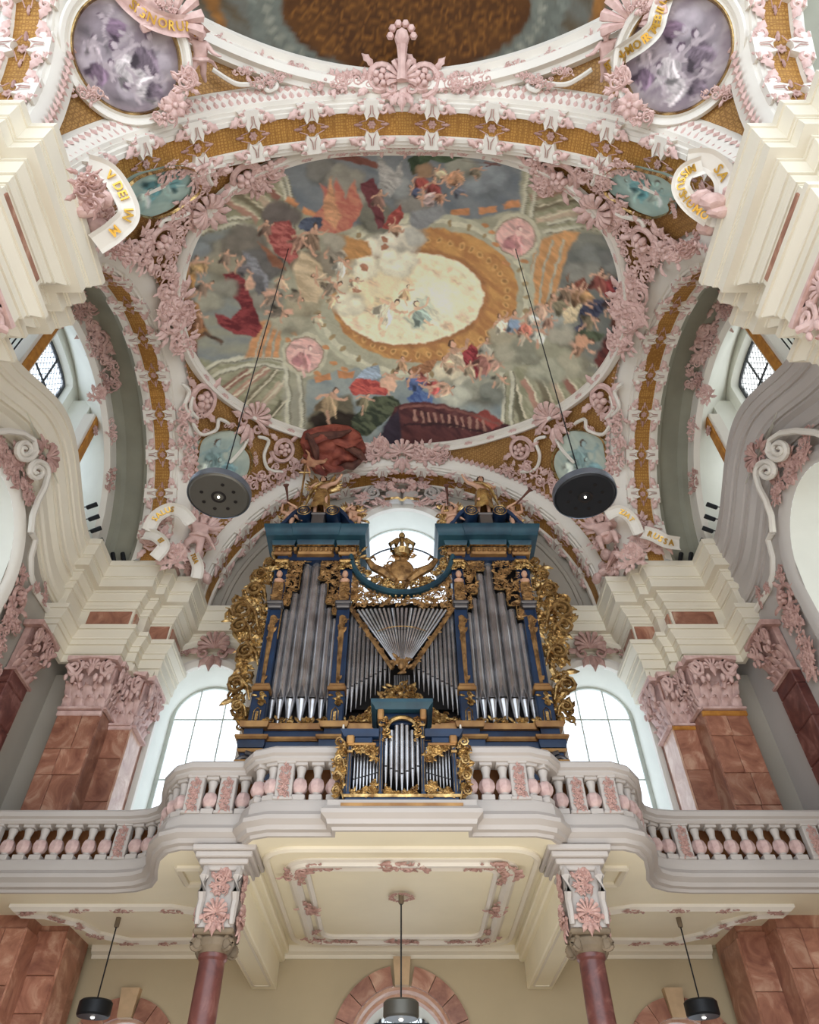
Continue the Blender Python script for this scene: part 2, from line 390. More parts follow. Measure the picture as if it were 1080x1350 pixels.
# ------------------------------------------------------------------ text bent along a path
def text_mesh(s, size, ext=.012):
    cu = bpy.data.curves.new('t', 'FONT'); cu.body = s; cu.size = size; cu.extrude = ext; cu.align_x = 'CENTER'; cu.resolution_u = 2
    try: cu.offset = size*.02
    except Exception: pass
    o = bpy.data.objects.new('t', cu); COL.objects.link(o); bpy.context.view_layer.update()
    me = o.to_mesh(); v = [tuple(q.co) for q in me.vertices]; f = [tuple(p.vertices) for p in me.polygons]
    o.to_mesh_clear(); bpy.data.objects.remove(o); bpy.data.curves.remove(cu); return v, f
def banner(name, label, path, width, words, group=None, mt='white', flip=False, side=None):
    """path = list of (point, normal). Ribbon with gold letters"""
    P = [np.array(p) for p, n in path]; Nn = [np.array(n, float) for p, n in path]
    # resample by Catmull-Rom
    def cr(A, t):
        m = len(A)-1; i = min(int(t*m), m-1); f = t*m-i
        a, b, c, d = A[max(i-1, 0)], A[i], A[i+1], A[min(i+2, m)]
        return .5*((2*b)+(c-a)*f+(2*a-5*b+4*c-d)*f*f+(3*b-a-3*c+d)*f**3)
    K = 40; pts = [cr(P, i/K) for i in range(K+1)]; ns = [cr(Nn, i/K) for i in range(K+1)]
    L = [0]
    for i in range(K): L.append(L[-1]+np.linalg.norm(pts[i+1]-pts[i]))
    fr = []
    for i in range(K+1):
        t = pts[min(i+1, K)]-pts[max(i-1, 0)]; t /= np.linalg.norm(t); n = ns[i]/np.linalg.norm(ns[i]); b = np.cross(n, t); b /= np.linalg.norm(b); n = np.cross(t, b); fr.append((pts[i], t, b, n))
    mb = MB(); rows = []
    for i, (p, t, b, n) in enumerate(fr):
        w = width/2; rows.append([p+b*w*q+n*z for q, z in ((-1, .05), (-.6, 0), (.6, 0), (1, .05), (1, .02), (0, -.05), (-1, .02))])
    mb.grid(rows, close_u=True)
    root = thing(name, label, 'banner', v3(pts[0]), group)
    link('ribbon', mb, mt, root)
    mb = MB()
    for wtxt, c in words:
        sz = width*.6; chars = []; adv = 0
        for ch in wtxt:
            if ch == ' ': adv += sz*.3; continue
            v, f = text_mesh(ch, sz); x0 = min(q[0] for q in v); x1 = max(q[0] for q in v); chars.append((v, f, adv+(x1-x0)/2, (x0+x1)/2)); adv += x1-x0+sz*.12
        for v, f, cx_, xm in chars:                    # every letter stays rigid on the ribbon
            s = min(max(c*L[-1]+(cx_-adv/2)*(-1 if flip else 1), .001), L[-1]-.001); i = int(np.searchsorted(L, s))-1; i = max(0, min(i, K-1)); q = (s-L[i])/(L[i+1]-L[i])
            p = fr[i][0]*(1-q)+fr[i+1][0]*q; _, t, bb, n = fr[i]; sg_ = -1 if flip else 1
            mb.add([p+t*(x-xm)*sg_+bb*(y-sz*.35)*sg_+n*(.035+z) for x, y, z in v], f)
    link('lettering', mb, 'letter_gold', root, smooth=None); return root
# ------------------------------------------------------------------ figures
def skin_figure(name, J, E, rad, mt, parent, M, sub=1):
    me = bpy.data.meshes.new(name); keys = list(J); idx = {k: i for i, k in enumerate(keys)}
    me.from_pydata([J[k] for k in keys], [(idx[a], idx[b]) for a, b in E], []); me.materials.append(MATS[mt])
    o = link(name, me, None, parent, M)
    md = o.modifiers.new('skin', 'SKIN'); md.use_smooth_shade = True
    for i, k in enumerate(keys):
        sv = me.skin_vertices[0].data[i]; r = rad[k]; sv.radius = (r, r) if not hasattr(r, '__len__') else r
        sv.use_root = (k == 'pelvis')
    s2 = o.modifiers.new('sub', 'SUBSURF'); s2.levels = sub; s2.render_levels = sub; return o
def pose(kind, hand=1, child=False):
    """joints in a unit-height body, z up, facing -y; hand mirrors left and right"""
    J = dict(pelvis=(0, 0, .52), belly=(0, -.01, .6), chest=(0, 0, .72), neck=(0, -.005, .83), skull=(0, -.02, .88), crown=(0, -.01, .96))
    J.update(shL=(.11, 0, .79), elL=(.2, -.02, .66), haL=(.2, -.13, .56), fiL=(.2, -.18, .54), shR=(-.11, 0, .79), elR=(-.22, -.02, .8), haR=(-.3, -.06, .92), fiR=(-.32, -.08, .97))
    J.update(hiL=(.06, 0, .5), knL=(.08, -.04, .28), anL=(.08, .02, .05), toL=(.09, -.08, .02), hiR=(-.06, 0, .5), knR=(-.08, -.08, .29), anR=(-.1, .02, .06), toR=(-.11, -.07, .02))
    if kind == 'sit':
        for k, d in dict(knL=(.12, -.2, .5), anL=(.12, -.2, .28), toL=(.12, -.28, .24), knR=(-.12, -.19, .46), anR=(-.1, -.14, .26), toR=(-.1, -.22, .22)).items(): J[k] = d
        J.update(elL=(.2, -.1, .68), haL=(.12, -.22, .72), fiL=(.1, -.26, .75))
    if kind == 'fly':
        J.update(knL=(.12, -.12, .34), anL=(.16, .06, .24), toL=(.18, .12, .2), knR=(-.06, .02, .28), anR=(-.1, .16, .14), toR=(-.11, .22, .1), elL=(.23, -.03, .82), haL=(.3, -.1, .93), fiL=(.32, -.12, .98), elR=(-.2, -.1, .7), haR=(-.3, -.2, .7), fiR=(-.34, -.22, .71))
    if kind == 'blow':
        J.update(elL=(.2, -.12, .78), haL=(.1, -.24, .84), fiL=(.08, -.27, .86), elR=(-.2, -.1, .76), haR=(-.06, -.26, .84), fiR=(-.03, -.29, .86))
    if child:
        for k in J:
            x, y, z = J[k]
            if k in ('neck', 'skull', 'crown'): continue
            J[k] = (x*1.1, y*1.05, z*.97)
        J['skull'] = (0, -.02, .88); J['crown'] = (0, -.01, .985)
    if hand < 0: J = {k: (-p[0], p[1], p[2]) for k, p in J.items()}
    R = dict(pelvis=.085, belly=.07, chest=(.1, .07), neck=.035, skull=.055, crown=.045, shL=.045, shR=.045, elL=.032, elR=.032, haL=.022, haR=.022, fiL=.018, fiR=.018, hiL=.07, hiR=.07, knL=.045, knR=.045, anL=.028, anR=.028, toL=.025, toR=.025)
    if child:
        R.update(pelvis=.105, belly=.105, skull=.09, crown=.07, hiL=.085, hiR=.085, knL=.06, knR=.06, elL=.042, elR=.042, shL=.055, shR=.055, anL=.035, anR=.035)
    E = [('pelvis', 'belly'), ('belly', 'chest'), ('chest', 'neck'), ('neck', 'skull'), ('skull', 'crown'), ('chest', 'shL'), ('shL', 'elL'), ('elL', 'haL'), ('haL', 'fiL'), ('chest', 'shR'), ('shR', 'elR'), ('elR', 'haR'), ('haR', 'fiR'), ('pelvis', 'hiL'), ('hiL', 'knL'), ('knL', 'anL'), ('anL', 'toL'), ('pelvis', 'hiR'), ('hiR', 'knR'), ('knR', 'anR'), ('anR', 'toR')]
    return J, E, R
def figure(name, label, cat, p, face, up, h, kind, mt='pink', hand=1, child=True, robe=None, wings=None, hair=None, group=None, extra=None):
    root = thing(name, label, cat, v3(p), group)
    up = Vector(up).normalized(); f = Vector(face); f = (f-up*f.dot(up)).normalized(); x = f.cross(up)*-1   # local -y = face
    M = Matrix.Translation(Vector(v3(p))) @ Matrix((x, -f, up)).transposed().to_4x4()
    if M.to_3x3().determinant() < 0: M = M @ Matrix.Diagonal((-1, 1, 1, 1))
    M = M @ Matrix.Scale(h, 4)
    J, E, R = pose(kind, hand, child)
    skin_figure('body', J, E, R, mt, root, M)
    hd = J['skull']; hb = MB(); r = .085 if child else .06
    rows = []
    for i in range(6):
        t = i/5*1.75
        rows.append([(hd[0]+r*math.sin(t)*math.cos(2*PI*k/10)*(1.06+.08*(k % 2)), hd[1]+.018+r*math.sin(t)*math.sin(2*PI*k/10)*(1.06+.08*(k % 2)), hd[2]+.03+r*1.05*math.cos(t)) for k in range(10)])
    hb.grid(rows, close_u=True); link('hair', hb, hair or mt, root, M)
    nb = MB(); nb.blob((hd[0], hd[1]-r*1.0, hd[2]+.005), .012, .022, .02, 5, 4)
    for s_ in (-1, 1): nb.blob((hd[0]+s_*.03, hd[1]-r*.86, hd[2]+.025), .012, .012, .008, 5, 3)
    nb.blob((hd[0], hd[1]-r*.88, hd[2]-.03), .02, .014, .008, 5, 3); link('face', nb, mt, root, M)
    if robe:
        rb = MB(); rows = []
        for i, (z, rr) in enumerate(((.6, .09), (.56, .11), (.5, .12), (.42, .13), (.28, .14), (.18, .16), (.12, .16))):
            rows.append([(rr*(1+.14*math.sin(k*1.9+i*.5))*math.cos(2*PI*k/16), rr*.75*(1+.14*math.sin(k*1.9+i*.5))*math.sin(2*PI*k/16)-.02, z) for k in range(16)])
        rb.grid(rows, close_u=True)
        rb.tube([(-.12*hand, -.06, .8), (0, -.12, .7), (.13*hand, -.1, .58), (.2*hand, .02, .5), (.26*hand, .08, .36)], [.02, .03, .035, .035, .015], 6); link('robe', rb, robe, root, M)
    elif robe is None or child:
        rb = MB(); rb.tube([(-.14, -.06, .5), (-.02, -.13, .53), (.13, -.07, .55), (.22, .04, .5), (.32, .06, .4)], [.03, .05, .05, .045, .015], 6, .8); link('sash', rb, mt, root, M)
    if wings:
        for s_ in (-1, 1):
            wb = MB()
            for q in range(6):
                a = PI/2-s_*(.35+q*.24); wb_l = .42-.035*q
                leaf(wb, (s_*.05, .74-.0*q), a, wb_l, .09, .15, 0, 4, False)
            wb.xform(Matrix.Translation((0, .09, 0)) @ Matrix.Rotation(PI/2, 4, 'X')); link('wing', wb, wings, root, M)
    if extra: extra(root, M)
    return root
# ================================================================== THE SETTING
YB = 15.6      # west wall above the gallery
YL = 15.8      # wall under the gallery
XS = 8.2       # side walls
b = MB().box(-14, 14, -12, 17, -1.8, -1.6); struct('floor', b, 'floor', 'pale stone church floor')
def strip_wall(mp, s0, s1, zb, zt, openings, n=24):
    """wall in (s, z) with holes; openings = (centre, half width, sill, spring, top) with an elliptic head"""
    mb = MB(); cuts = sorted(set([s0, s1]+[c+q for c, h, *_ in openings for q in (-h, h)]))
    for a, c in zip(cuts[:-1], cuts[1:]):
        m = (a+c)/2; op = [o for o in openings if abs(m-o[0]) < o[1]]
        ss = np.linspace(a, c, n+1)
        if not op: zlo = lambda s: zb(s); rng = [(zb, zt)]
        else:
            oc, oh, sill, spr, top = op[0]
            head = lambda s: spr+(top-spr)*math.sqrt(max(0, 1-((s-oc)/oh)**2))
            rng = [(zb, lambda s: sill), (head, zt)]
        for lo, hi in rng:
            mb.grid([[mp(s, min(lo(s), hi(s))) for s in ss], [mp(s, hi(s)) for s in ss]])
    return mb
def reveal(mp2, op, d0, d1, grow=0.0, n=24, sill=True, prof=None):
    """lining of an arched hole from depth d0 to d1; mp2(s, z, d)"""
    c, h, sl, spr, top = op; pts = [(c-h, sl), (c-h, spr)]+[(c-h*math.cos(PI*i/n), spr+(top-spr)*math.sin(PI*i/n)) for i in range(1, n)]+[(c+h, spr), (c+h, sl)]
    def gr(s, z): return (c+(s-c)*(1+grow), z+grow*(z-sl)*.5)
    mb = MB(); mb.grid([[mp2(s, z, d0) for s, z in pts], [mp2(*gr(s, z), d1) for s, z in pts]])
    if sill: mb.quad(mp2(c-h, sl, d0), mp2(c+h, sl, d0), mp2(*gr(c+h, sl), d1), mp2(*gr(c-h, sl), d1))
    return mb
def arch_frame(mp2, op, prof, n=28):
    """raised frame round an arched hole; prof in (outward, depth)"""
    c, h, sl, spr, top = op; fr = []
    pts = [(c-h, sl, -1, 0), (c-h, spr, -1, 0)]+[(c-h*math.cos(PI*i/n), spr+(top-spr)*math.sin(PI*i/n), -math.cos(PI*i/n), math.sin(PI*i/n)) for i in range(1, n)]+[(c+h, spr, 1, 0), (c+h, sl, 1, 0)]
    mb = MB(); rows = [[mp2(s+u*ns, z+u*nz, d) for u, d in prof] for s, z, ns, nz in pts]; mb.grid(rows, close_u=True); return mb
def window(name, label, mp2, op, d, bars_s, bars_z, pane='pane', bar=.03, rim=.07, diamond=None, bm_='iron_bar'):
    root = empty_struct(name, label); c, h, sl, spr, top = op; n = 20
    pts = [(c-h, sl), (c-h, spr)]+[(c-h*math.cos(PI*i/n), spr+(top-spr)*math.sin(PI*i/n)) for i in range(1, n)]+[(c+h, spr), (c+h, sl)]
    head = lambda s: spr+(top-spr)*math.sqrt(max(0, 1-((s-c)/h)**2))
    S = [c-h]+list(bars_s)+[c+h]; Zs = [sl]+list(bars_z)+[top+.01]
    for i in range(len(S)-1):
        for j in range(len(Zs)-1):
            ss = np.linspace(S[i], S[i+1], 7); lo = [min(Zs[j], head(s)) for s in ss]; hi = [min(Zs[j+1], head(s)) for s in ss]
            if max(a-b_ for a, b_ in zip(hi, lo)) < .05: continue
            m = MB().grid([[mp2(s, a, d) for s, a in zip(ss, lo)], [mp2(s, a, d) for s, a in zip(ss, hi)]]); link('pane', m, pane, root)
    m = arch_frame(mp2, op, [(-rim, d-.04), (.02, d-.04), (.02, d+.04), (-rim, d+.04)]); link('window_frame', m, bm_, root)
    for s in bars_s: m = MB().tube([mp2(s, sl, d-.02), mp2(s, head(s), d-.02)], bar, 5); link('glazing_bar', m, bm_, root)
    for z in bars_z:
        w = h if z <= spr else h*math.sqrt(max(0, 1-((z-spr)/(top-spr))**2))
        m = MB().tube([mp2(c-w, z, d-.02), mp2(c+w, z, d-.02)], bar, 5); link('glazing_bar', m, bm_, root)
    if diamond:
        m = MB(); st = diamond; w = h*2; H = top-sl
        k = -H
        while k < w+H:
            for sg in (1, -1):
                seg = []
                for i in range(41):
                    z = sl+H*i/40; s = c-h+(k+(z-sl)*.6 if sg > 0 else w-k-(z-sl)*.6)
                    ok = abs(s-c) < h and z < head(s)
                    if ok: seg.append(mp2(s, z, d))
                if len(seg) > 2: m.tube([seg[0], seg[-1]], .009, 3, caps=False)
            k += st
        link('lead_net', m, 'iron_bar', root)['kind'] = 'stuff'
    return root
mpB = lambda s, z, d=0: (s, YB+d, z)
mpL = lambda s, z, d=0: (s, YL+d, z)
# ---- west wall over the gallery: two tall windows and the round-headed one behind the organ
WOP = [(-4.95, 1.05, 5.0, 9.55, 10.6), (4.95, 1.05, 5.0, 9.55, 10.6)]
COP = (0, 1.5, 10.0, 15.1, 16.6)
w = strip_wall(lambda s, z: mpB(s, z), -9.2, 9.2, lambda s: 4.3, lambda s: 11.7, [WOP[0], (0, 1.5, 10.0, 20, 20), WOP[1]])
struct('wall_west', w, 'cream')
lun_r = 5.2
w = strip_wall(lambda s, z: mpB(s, z), -6.2, 6.2, lambda s: 11.7, lambda s: 12.2+math.sqrt(max(0.0, 5.9**2-min(abs(s), 5.9)**2)), [(0, 1.5, 11.7, 15.1, 16.6)])
o = struct('wall_lunette', w, 'grey', 'grey plaster wall under the west arch behind the organ')
r = arch_frame(mpB, (0, 5.0, 12.1, 12.2, 17.1), [(0, 0), (0, -.07), (.09, -.1), (.14, -.05), (.14, 0)]); struct('trim_1', r, 'grey', 'raised rim on the grey lunette wall')
for i, op in enumerate(WOP+[(0, 1.5, 10.0, 15.1, 16.6)]):
    struct('trim_%d' % (i+2), reveal(mpB, op, 0, .75, -.05), 'reveal', 'pale splayed window reveal')
    big = i == 2
    fr = arch_frame(mpB, op, [(0, 0), (0, -.12), (.06, -.16), (.16, -.16), (.2, -.08), (.3, -.06), (.3, 0)] if not big else [(-.02, .05), (-.02, -.1), (.1, -.22), (.2, -.22), (.26, -.1), (.26, 0)])
    struct('trim_%d' % (i+5), fr, 'white', 'moulded white frame round a west window')
    c, h, sl, spr, top = op; op2 = (c, h*.93, sl, spr, top-.12)
    window('window_%d' % (i+1), ['tall round-headed window left of the organ', 'tall round-headed window right of the organ', 'round-headed window over the organ'][i], mpB, op2, .75,
           [c-.35, c+.35] if not big else [0], [6.3, 7.9, 9.5] if not big else [12.6, 14.6], bar=.022, bm_='glare_pale_bar')
    if big:
        rr = window
        m = MB().tube([(1.38*math.cos(a), YB+.7, 14.2+1.38*math.sin(a)) for a in np.linspace(0, PI, 21)], .03, 5); link('glazing_bar', m, 'iron_bar', bpy.data.objects['window_3'])
# ogee hoods over the two tall windows
for s_ in (-1, 1):
    pts = [(-1.35, 9.9), (-1.3, 10.4), (-1.0, 10.95), (-.55, 11.15), (0, 11.25), (.55, 11.15), (1.0, 10.95), (1.3, 10.4), (1.35, 9.9)]
    root = thing('window_hood', 'cream ogee hood with a pink cartouche over the window %s of the organ' % ('left' if s_ < 0 else 'right'), 'moulding', (s_*4.95, YB, 9.9))
    fr = []
    for i, (x, z) in enumerate(pts):
        a, c = pts[max(i-1, 0)], pts[min(i+1, 8)]; t = np.array([c[0]-a[0], c[1]-a[1]]); t = t/np.linalg.norm(t)
        fr.append(((s_*4.95+x, YB, z), (-t[1], 0, t[0]), (0, -1, 0)))
    link('moulding', MB().sweep(fr, [(0, 0), (0, .12), (.07, .2), (.14, .2), (.16, 0)]), 'cream', root)
    orn('palmette', (s_*4.95, YB-.2, 11.05), (0, -1, 0), (0, 0, 1), .85, 'rose', root)
    for q in (-1, 1): orn('long1', (s_*4.95+q*.95, YB-.12, 10.95), (0, -1, 0), (q*.5, 0, 1), .42, 'rose', root)
# ---- wall under the gallery
OL = [(0, .98, -1.6, 2.585, 3.56), (-5.1, .75, -1.6, 2.3, 3.05), (5.1, .75, -1.6, 2.3, 3.05)]
w = strip_wall(lambda s, z: mpL(s, z), -9.2, 9.2, lambda s: -1.6, lambda s: 4.35, sorted(OL)); struct('wall_entrance', w, 'beige', 'beige wall under the organ gallery')
for i, op in enumerate(OL):
    c, h, sl, spr, top = op; H = h
    root = thing('arch_surround', ['red marble arch round the middle window under the gallery', 'red marble arch over the left door under the gallery', 'red marble arch over the right door under the gallery'][i], 'arch', (c, YL, -1.6))
    wd = .32; n = 9
    for k in range(n):
        a0 = PI*k/n; a1 = PI*(k+1)/n-.012
        if abs((a0+a1)/2-PI/2) < .1: continue
        seg = []
        for a in np.linspace(a0, a1, 4): seg.append([(c+(h+q)*math.cos(a), YL-dd, spr+(top-spr+q)*math.sin(a)) for q, dd in ((0, 0), (0, .1), (wd, .1), (wd, 0))])
        m = MB().grid(seg, close_u=True); m.f += [(3, 2, 1, 0), (12, 13, 14, 15)]; link('arch_stone', m, 'marble', root)
    for q in (-1, 1): link('jamb', MB().box(c+q*(h+wd/2)-wd/2, c+q*(h+wd/2)+wd/2, YL-.1, YL, -1.6, spr), 'marble', root)
    link('keystone', MB().add([(c-.13, YL-.18, top-.02), (c+.13, YL-.18, top-.02), (c+.17, YL-.18, top+.45), (c-.17, YL-.18, top+.45), (c-.13, YL, top-.02), (c+.13, YL, top-.02), (c+.17, YL, top+.45), (c-.17, YL, top+.45)], [(0, 1, 2, 3), (0, 4, 5, 1), (1, 5, 6, 2), (2, 6, 7, 3), (3, 7, 4, 0)]), 'stone', root)
    for d_, hh, mt_ in ((.0, h, 'marble_pale'), (.22, h*.92, 'marble_pale')):
        link('reveal_moulding', arch_frame(mpL, (c, hh, sl, spr, spr+(top-spr)*hh/h), [(0, d_), (0, d_+.2), (-.08, d_+.2), (-.05, d_+.05)]), mt_, root)
    link('reveal_lining', reveal(mpL, op, 0, .9, -.12, sill=False), 'reveal', root)
    op2 = (c, h*.84, sl, spr, spr+(top-spr)*.84)
    if i == 0: window('window_4', 'round-headed leaded window under the middle of the gallery', mpL, (c, h*.84, .6, spr, spr+(top-spr)*.84), .8, [-.42, 0, .42], [1.4, 2.4, 3.1], diamond=.16)
    else: window('window_%d' % (4+i), 'round-headed glazed opening under the %s side of the gallery' % ('left', 'right')[i-1], mpL, op2, .8, [c], [0, 1.3, 2.3])
# ---- moulded cornice swept round a plan
def plan_sweep(path, prof, left=True, closed=False):
    """path (x, y) list; prof = (out, z) closed outline; out is to the left of travel if left"""
    P = [np.array(p, float) for p in path]; m = len(P); fr = []
    for i in range(m):
        a = P[(i-1) % m] if (i > 0 or closed) else None; c = P[(i+1) % m] if (i < m-1 or closed) else None
        def nn(u, v): t = v-u; t = t/np.linalg.norm(t); return np.array([-t[1], t[0]]) if left else np.array([t[1], -t[0]])
        if a is None: k = nn(P[i], c)
        elif c is None: k = nn(a, P[i])
        else:
            n1, n2 = nn(a, P[i]), nn(P[i], c); k = n1+n2; k = k/max(k.dot(n1), .25)
        fr.append(((P[i][0], P[i][1], 0), (k[0], k[1], 0), (0, 0, 1)))
    return MB().sweep(fr, prof, closed=closed)
CORN = [(-.05, 11.0), (.04, 11.0), (.04, 11.05), (.08, 11.1), (.08, 11.16), (.18, 11.24), (.18, 11.3), (.36, 11.38), (.38, 11.44), (.38, 11.62), (.41, 11.66), (.41, 11.72), (.47, 11.82), (.5, 11.95), (.53, 12.0), (.53, 12.2), (-.05, 12.2)]
CORN = [(-.05, 11.0), (.03, 11.0), (.03, 11.04), (.06, 11.04), (.06, 11.1), (.1, 11.14), (.1, 11.22), (.14, 11.22), (.14, 11.26), (.24, 11.36), (.24, 11.4), (.27, 11.4), (.27, 11.46), (.42, 11.46), (.42, 11.7), (.44, 11.7), (.44, 11.75), (.47, 11.75), (.47, 11.8), (.53, 11.98), (.53, 12.03), (.56, 12.03), (.56, 12.2), (-.05, 12.2)]
ARCH = [(-.05, 9.5), (.03, 9.5), (.03, 9.7), (.07, 9.7), (.07, 9.94), (.11, 9.94), (.11, 10.08), (.14, 10.08), (.14, 10.12), (.24, 10.24), (.24, 10.28), (.28, 10.28), (.28, 10.4), (-.05, 10.4)]
FRZ = [(-.05, 10.4), (.02, 10.4), (.02, 11.0), (-.05, 11.0)]
def entab(name, path, label, left):
    root = thing(name, label, 'entablature', (path[0][0], path[0][1], 9.5))
    link('cornice', plan_sweep(path, CORN, left), 'cream', root); path = path[:-1] if abs(path[-1][0]) < 3 else path; link('architrave', plan_sweep(path, ARCH, left), 'cream', root); link('frieze', plan_sweep(path, FRZ, left), 'cream', root)
    return root
for s_ in (-1, 1):
    side = 'left' if s_ < 0 else 'right'
    fp = [(-XS, 13.0), (-7.95, 13.0), (-7.95, 13.8), (-6.62, 13.8), (-6.62, 14.1), (-6.4, 14.1), (-6.4, 14.4), (-5.85, 14.4), (-5.85, YB), (-2.2, YB)]
    path = [(x if s_ < 0 else -x, y) for x, y in fp]
    e = entab('entablature', path, 'stepped cream entablature over the far %s pier beside the organ' % side, s_ > 0)
    fm = [(-6.62+1.2, 0)]
    for (a, c) in (((-7.7, 13.8), (-6.66, 13.8)), ((-6.36, 14.4), (-5.87, 14.4))):
        x0, x1 = sorted((-s_*a[0], -s_*c[0])); link('marble_frieze', MB().bbox(x0, x1, a[1]-.05, a[1]+.05, 10.44, 10.97, .012), 'marble', e)
    x = -s_*-6.62; link('marble_frieze', MB().bbox(min(-s_*-6.62, -s_*-6.56), max(-s_*-6.62, -s_*-6.56)+0, 13.84, 14.06, 10.44, 10.97, .01), 'marble', e)
    x = -s_*-5.85; link('marble_frieze', MB().bbox(min(x, x-s_*.05), max(x, x-s_*.05), 14.45, 15.3, 10.44, 10.97, .01), 'marble', e)
    # near pier entablature
    fp = [(-9.4, 6.0), (-6.75, 6.0), (-6.75, 5.55), (-6.4, 5.55), (-6.4, 5.2), (-5.95, 5.2), (-5.95, 3.72), (-6.35, 3.72), (-6.35, 3.4), (-6.75, 3.4), (-6.75, 3.0), (-9.4, 3.0)]
    path = [(x if s_ < 0 else -x, y) for x, y in fp]
    e = entab('entablature', path, 'large cream entablature of the near %s pier at the edge of the photo' % side, s_ < 0)
    x = s_*5.95; link('marble_frieze', MB().bbox(min(x, x-s_*.05), max(x, x-s_*.05), 3.78, 5.14, 10.44, 10.97, .01), 'marble', e)
# ---- piers (each a stack of marble blocks on a core, with capitals)
def block_face(root, x0, x1, y0, y1, z0, z1, rows, mt='marble', seed=0, split=True):
    R = random.Random(seed); z = z0; k = 0
    while z < z1-.05:
        h = R.uniform(.5, .95); 
        if z+h > z1-.3: h = z1-z
        cuts = [x0, x1]
        if split and x1-x0 > .6: cuts = [x0, x0+(x1-x0)*R.uniform(.35, .65), x1]
        for a, c in zip(cuts[:-1], cuts[1:]):
            d = R.uniform(0, .012); link('marble_block', MB().bbox(a+.004, c-.004, y0-d, y1, z+.004, z+h-.004, .01), mt, root)
        z += h
for s_ in (-1, 1):
    side = 'left' if s_ < 0 else 'right'
    root = thing('pier', 'stepped red marble pier at the %s end of the west wall, with pink stucco capitals' % side, 'pier', (s_*7, 14.4, -1.6))
    X = lambda a, c: sorted((s_*a, s_*c))
    m = MB(); a, c = X(7.55, 6.62); m.box(a, c, 13.86, YB, -1.6, 9.5); a, c = X(6.9, 6.12); m.box(a, c, 14.46, YB, -1.6, 9.5)
    link('core', m, 'marble', root); a, c = X(8.2, 7.5); link('recess', MB().box(a, c, 14.3, YB, -1.6, 9.5), 'grey', root)
    a, c = X(7.52, 6.6); block_face(root, a, c, 13.8, 13.95, -1.6, 3.98, 5, seed=3+s_); block_face(root, a, c, 13.8, 13.95, 4.8, 8.25, 5, seed=5+s_)
    a, c = X(6.88, 6.1); block_face(root, a, c, 14.4, 14.5, -1.6, 4.1, 5, seed=8+s_, split=False); block_face(root, a, c, 14.4, 14.5, 4.8, 8.2, 5, seed=9+s_, split=False)
    a, c = X(6.64, 6.58); link('marble_block', MB().bbox(a, c, 13.82, 14.42, -1.6, 4.0, .02), 'marble', root); link('marble_block', MB().bbox(a, c, 13.82, 14.42, 4.8, 8.3, .02), 'marble', root)
    a, c = X(6.13, 6.07); link('marble_block', MB().bbox(a, c, 14.42, 15.2, -1.6, 4.0, .02), 'marble', root); link('marble_block', MB().bbox(a, c, 14.42, 15.2, 4.8, 8.2, .02), 'marble_pale', root)  # upper side face paler: sun from the window put into its marble colour
    # capitals
    def cap(xc, y, wd, z0, z1, n=(0, -1, 0), mt='pink', dp=None):
        me = shared('cap'+mt, CAP.copy(), mt) if 'cap'+mt not in ORN else ORN['cap'+mt]
        n = Vector(n); M = Matrix.Translation((xc, y, z0)) @ Matrix((Vector((0, 0, 1)).cross(n), Vector((0, 0, 1)), n)).transposed().to_4x4() @ Matrix.Diagonal((wd, z1-z0, dp or wd, 1))
        link('capital', me, None, root, M)
    cap(s_*7.06, 13.8, .96, 8.25, 9.5); cap(s_*6.49, 14.4, .8, 8.2, 9.5)
    cap(s_*6.57, 14.12, .6, 8.3, 9.5, (-s_, 0, 0)); cap(s_*6.05, 14.85, .85, 8.2, 9.5, (-s_, 0, 0), 'pink', .7)
    for a0, y0, w0 in ((7.06, 13.76, .98), (6.49, 14.36, .82)):
        a, c = sorted((s_*(a0-w0/2), s_*(a0+w0/2))); link('necking', MB().bbox(a, c, y0, y0+.1, 8.12, 8.24, .02), 'ochre' if s_ > 0 else 'pink', root)
    link('capital_block', plan_sweep([(x*-s_, y) for x, y in [(-7.62, 13.8), (-6.6, 13.8), (-6.6, 14.1), (-6.38, 14.1), (-6.38, 14.4), (-6.0, 14.4), (-6.0, YB)]], [(-.05, 9.44), (.06, 9.44), (.1, 9.5), (.1, 9.6), (-.05, 9.6)], s_ > 0), 'cream', root)
    # small dark pilaster on the side wall
    root = thing('side_pilaster', 'narrow dark marble pilaster with a pink capital on the %s side wall' % side, 'pilaster', (s_*8.0, 12.75, -1.6))
    a, c = X(8.2, 7.98); z = 4.4; R = random.Random(2)
    while z < 8.3:
        h = min(R.uniform(.7, 1.1), 8.35-z)
        link('marble_block', MB().bbox(a, c, 12.3, 13.1, z+.004, z+h-.004, .02), 'marble_dark', root); z += h
    cap(s_*8.0, 12.7, .85, 8.3, 9.5, (-s_, 0, 0), 'rose')
    # lower cross wall stub seen over the rail
    struct('trim_%d' % (20+(s_ > 0)), MB().box(*X(9.6, 7.5), 13.9, 14.6, 4.4, 5.75), 'marble', 'marble parapet behind the gallery rail')
    # near pier
    root = thing('pier', 'near %s wall pier cut by the edge of the photo' % side, 'pier', (s_*7, 4.45, -1.6))
    a, c = X(9.4, 5.97); link('core', MB().box(a, c, 3.75, 5.15, -1.6, 9.5), 'cream', root); a, c = X(9.4, 6.77); link('core', MB().box(a, c, 3.02, 5.98, -1.6, 9.5), 'cream', root)
    link('marble_panel', MB().bbox(*X(5.98, 5.93), 3.9, 5.0, -1.6, 8.2, .02), 'marble', root)
    cap(s_*5.97, 4.45, 1.2, 8.25, 9.5, (-s_, 0, 0), 'pink', .8)
